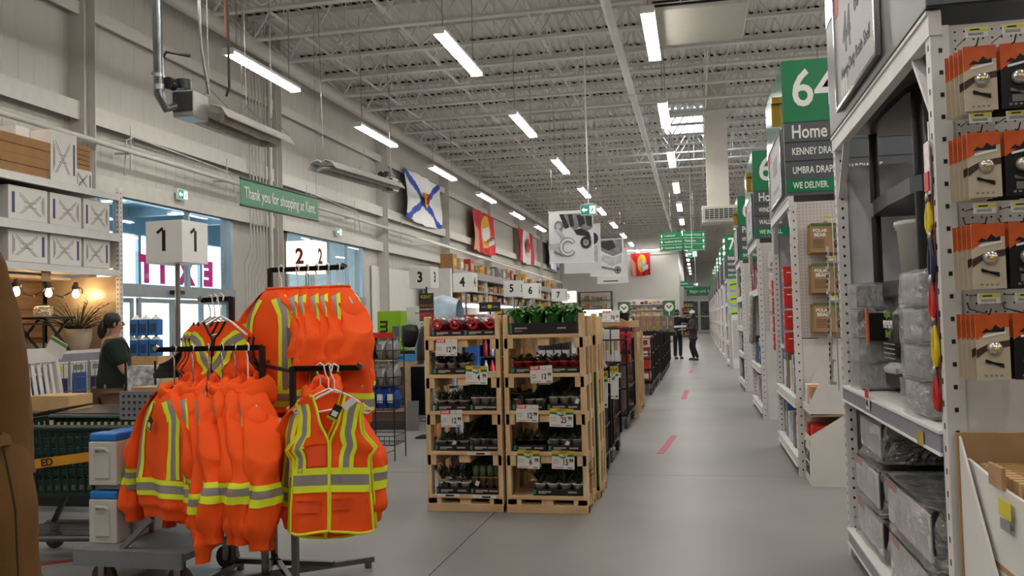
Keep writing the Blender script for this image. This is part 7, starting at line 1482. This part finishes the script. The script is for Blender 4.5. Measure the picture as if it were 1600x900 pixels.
def thing_face(t, S, s, beard):
    """nose, eyes, mouth and ears on the front (-y) of the head"""
    nz = Vector(S(0, -.098, 1.645)); MB().lathe([(0, .028), (.009, .02), (.014, 0), (.009, -.01), (0, -.012)], 8, sy=1.3).build('nose', skinm, t, nz)
    for sd in (-1, 1):
        MB().lathe([(0, .008), (.008, .004), (.01, 0), (.008, -.004), (0, -.008)], 8).build('eye', mat('eye_dark', '2a201c', .3), t, Vector(S(sd*.03, -.086, 1.672))); MB().lathe([(0, .03), (.014, .02), (.016, 0), (.010, -.025), (0, -.03)], 8, sx=.5).build('ear', skinm, t, Vector(S(sd*.076, .0, 1.655)))
    MB().box((0, 0, 0), (.045*s, .012, .009)).build('mouth', mat('lip', '8d5148', .5), t, Vector(S(0, -.087, 1.606)), bev=.003)
    if beard: MB().lathe([(.02, -.06), (.055, -.045), (.072, -.01), (.07, .02)], 14, (0, 0, 0), sy=1.1).build('beard', hairm, t, Vector(S(0, -.022, 1.61)))
dkg = mat('shirt_dark_green', '14231c', .8, var=.1, bump=.15, bscale=60); tan = mat('trouser_tan', '7d5f47', .8, var=.08)
person('person', 'employee in a dark green short-sleeved shirt facing away by the patio display', (-6.12, 8.15, 0), math.radians(128), dkg, tan, (((-.30, -.10, 1.12), (-.24, -.36, 1.06), (.1, -1, -.1)), ((.31, -.06, 1.12), (.26, -.32, 1.02), (-.1, -1, -.1))), H=1.68, bulk=1.55, sleeve='short', hair='tied')
blackcloth = mat('black_clothing', '17171b', .8, var=.15); plum = mat('plum_coat', '37202e', .75, var=.15); jean = mat('dark_trousers', '141418', .8, var=.1)
person('person', 'bearded man in black clothes talking on a phone, far down the aisle', (-.74, 32.2, 0), math.radians(25), blackcloth, jean, (((-.34, -.05, 1.16), (-.30, -.28, 1.02), (.2, -1, 0)), ((.38, -.12, 1.28), (.16, -.2, 1.52), (-.5, .1, 1))), H=1.80, beard=True)
o = MB().box((0, 0, 0), (.02, .07, .14)).build('mobile_phone', black, None, (-.64, 31.96, 1.66)); tag(o, 'dark mobile phone at the ear of the bearded man', 'phone')
person('person', 'person in a plum coat and white cap facing the bearded man, far down the aisle', (-.18, 31.0, 0), math.radians(-72), plum, jean, (((-.28, -.12, 1.15), (-.18, -.36, 1.12), (.1, -1, 0)), ((.28, -.12, 1.15), (.18, -.36, 1.12), (-.1, -1, 0))), H=1.70, coat=True, cap=mat('cap_white', 'd0cfcf', .7), hair='long', legs=(((-.09, -.06, .48), (-.12, .06, .09), (-.12, -.1, .03)), ((.09, -.02, .48), (.12, .12, .09), (.12, -.04, .03))))
o = MB().box((0, 0, 0), (.78, .16, .07)).build('long_carton', wcard, None, (-.50, 31.35, 1.20), .004); tag(o, 'long white carton held between the two far people', 'box'); o.rotation_euler = (0, -.04, -.25)
o = MB().lathe([(.05, 0), (.06, .5), (.04, .9), (0, .95)], 8).build('white_roll', white, None, (-1.15, 31.9, .6)); tag(o, 'white upright roll beside the bearded man', 'roll'); MB().cyl((0, 0, -.6), (0, 0, 0), .05, 8).build('core', wire, o)
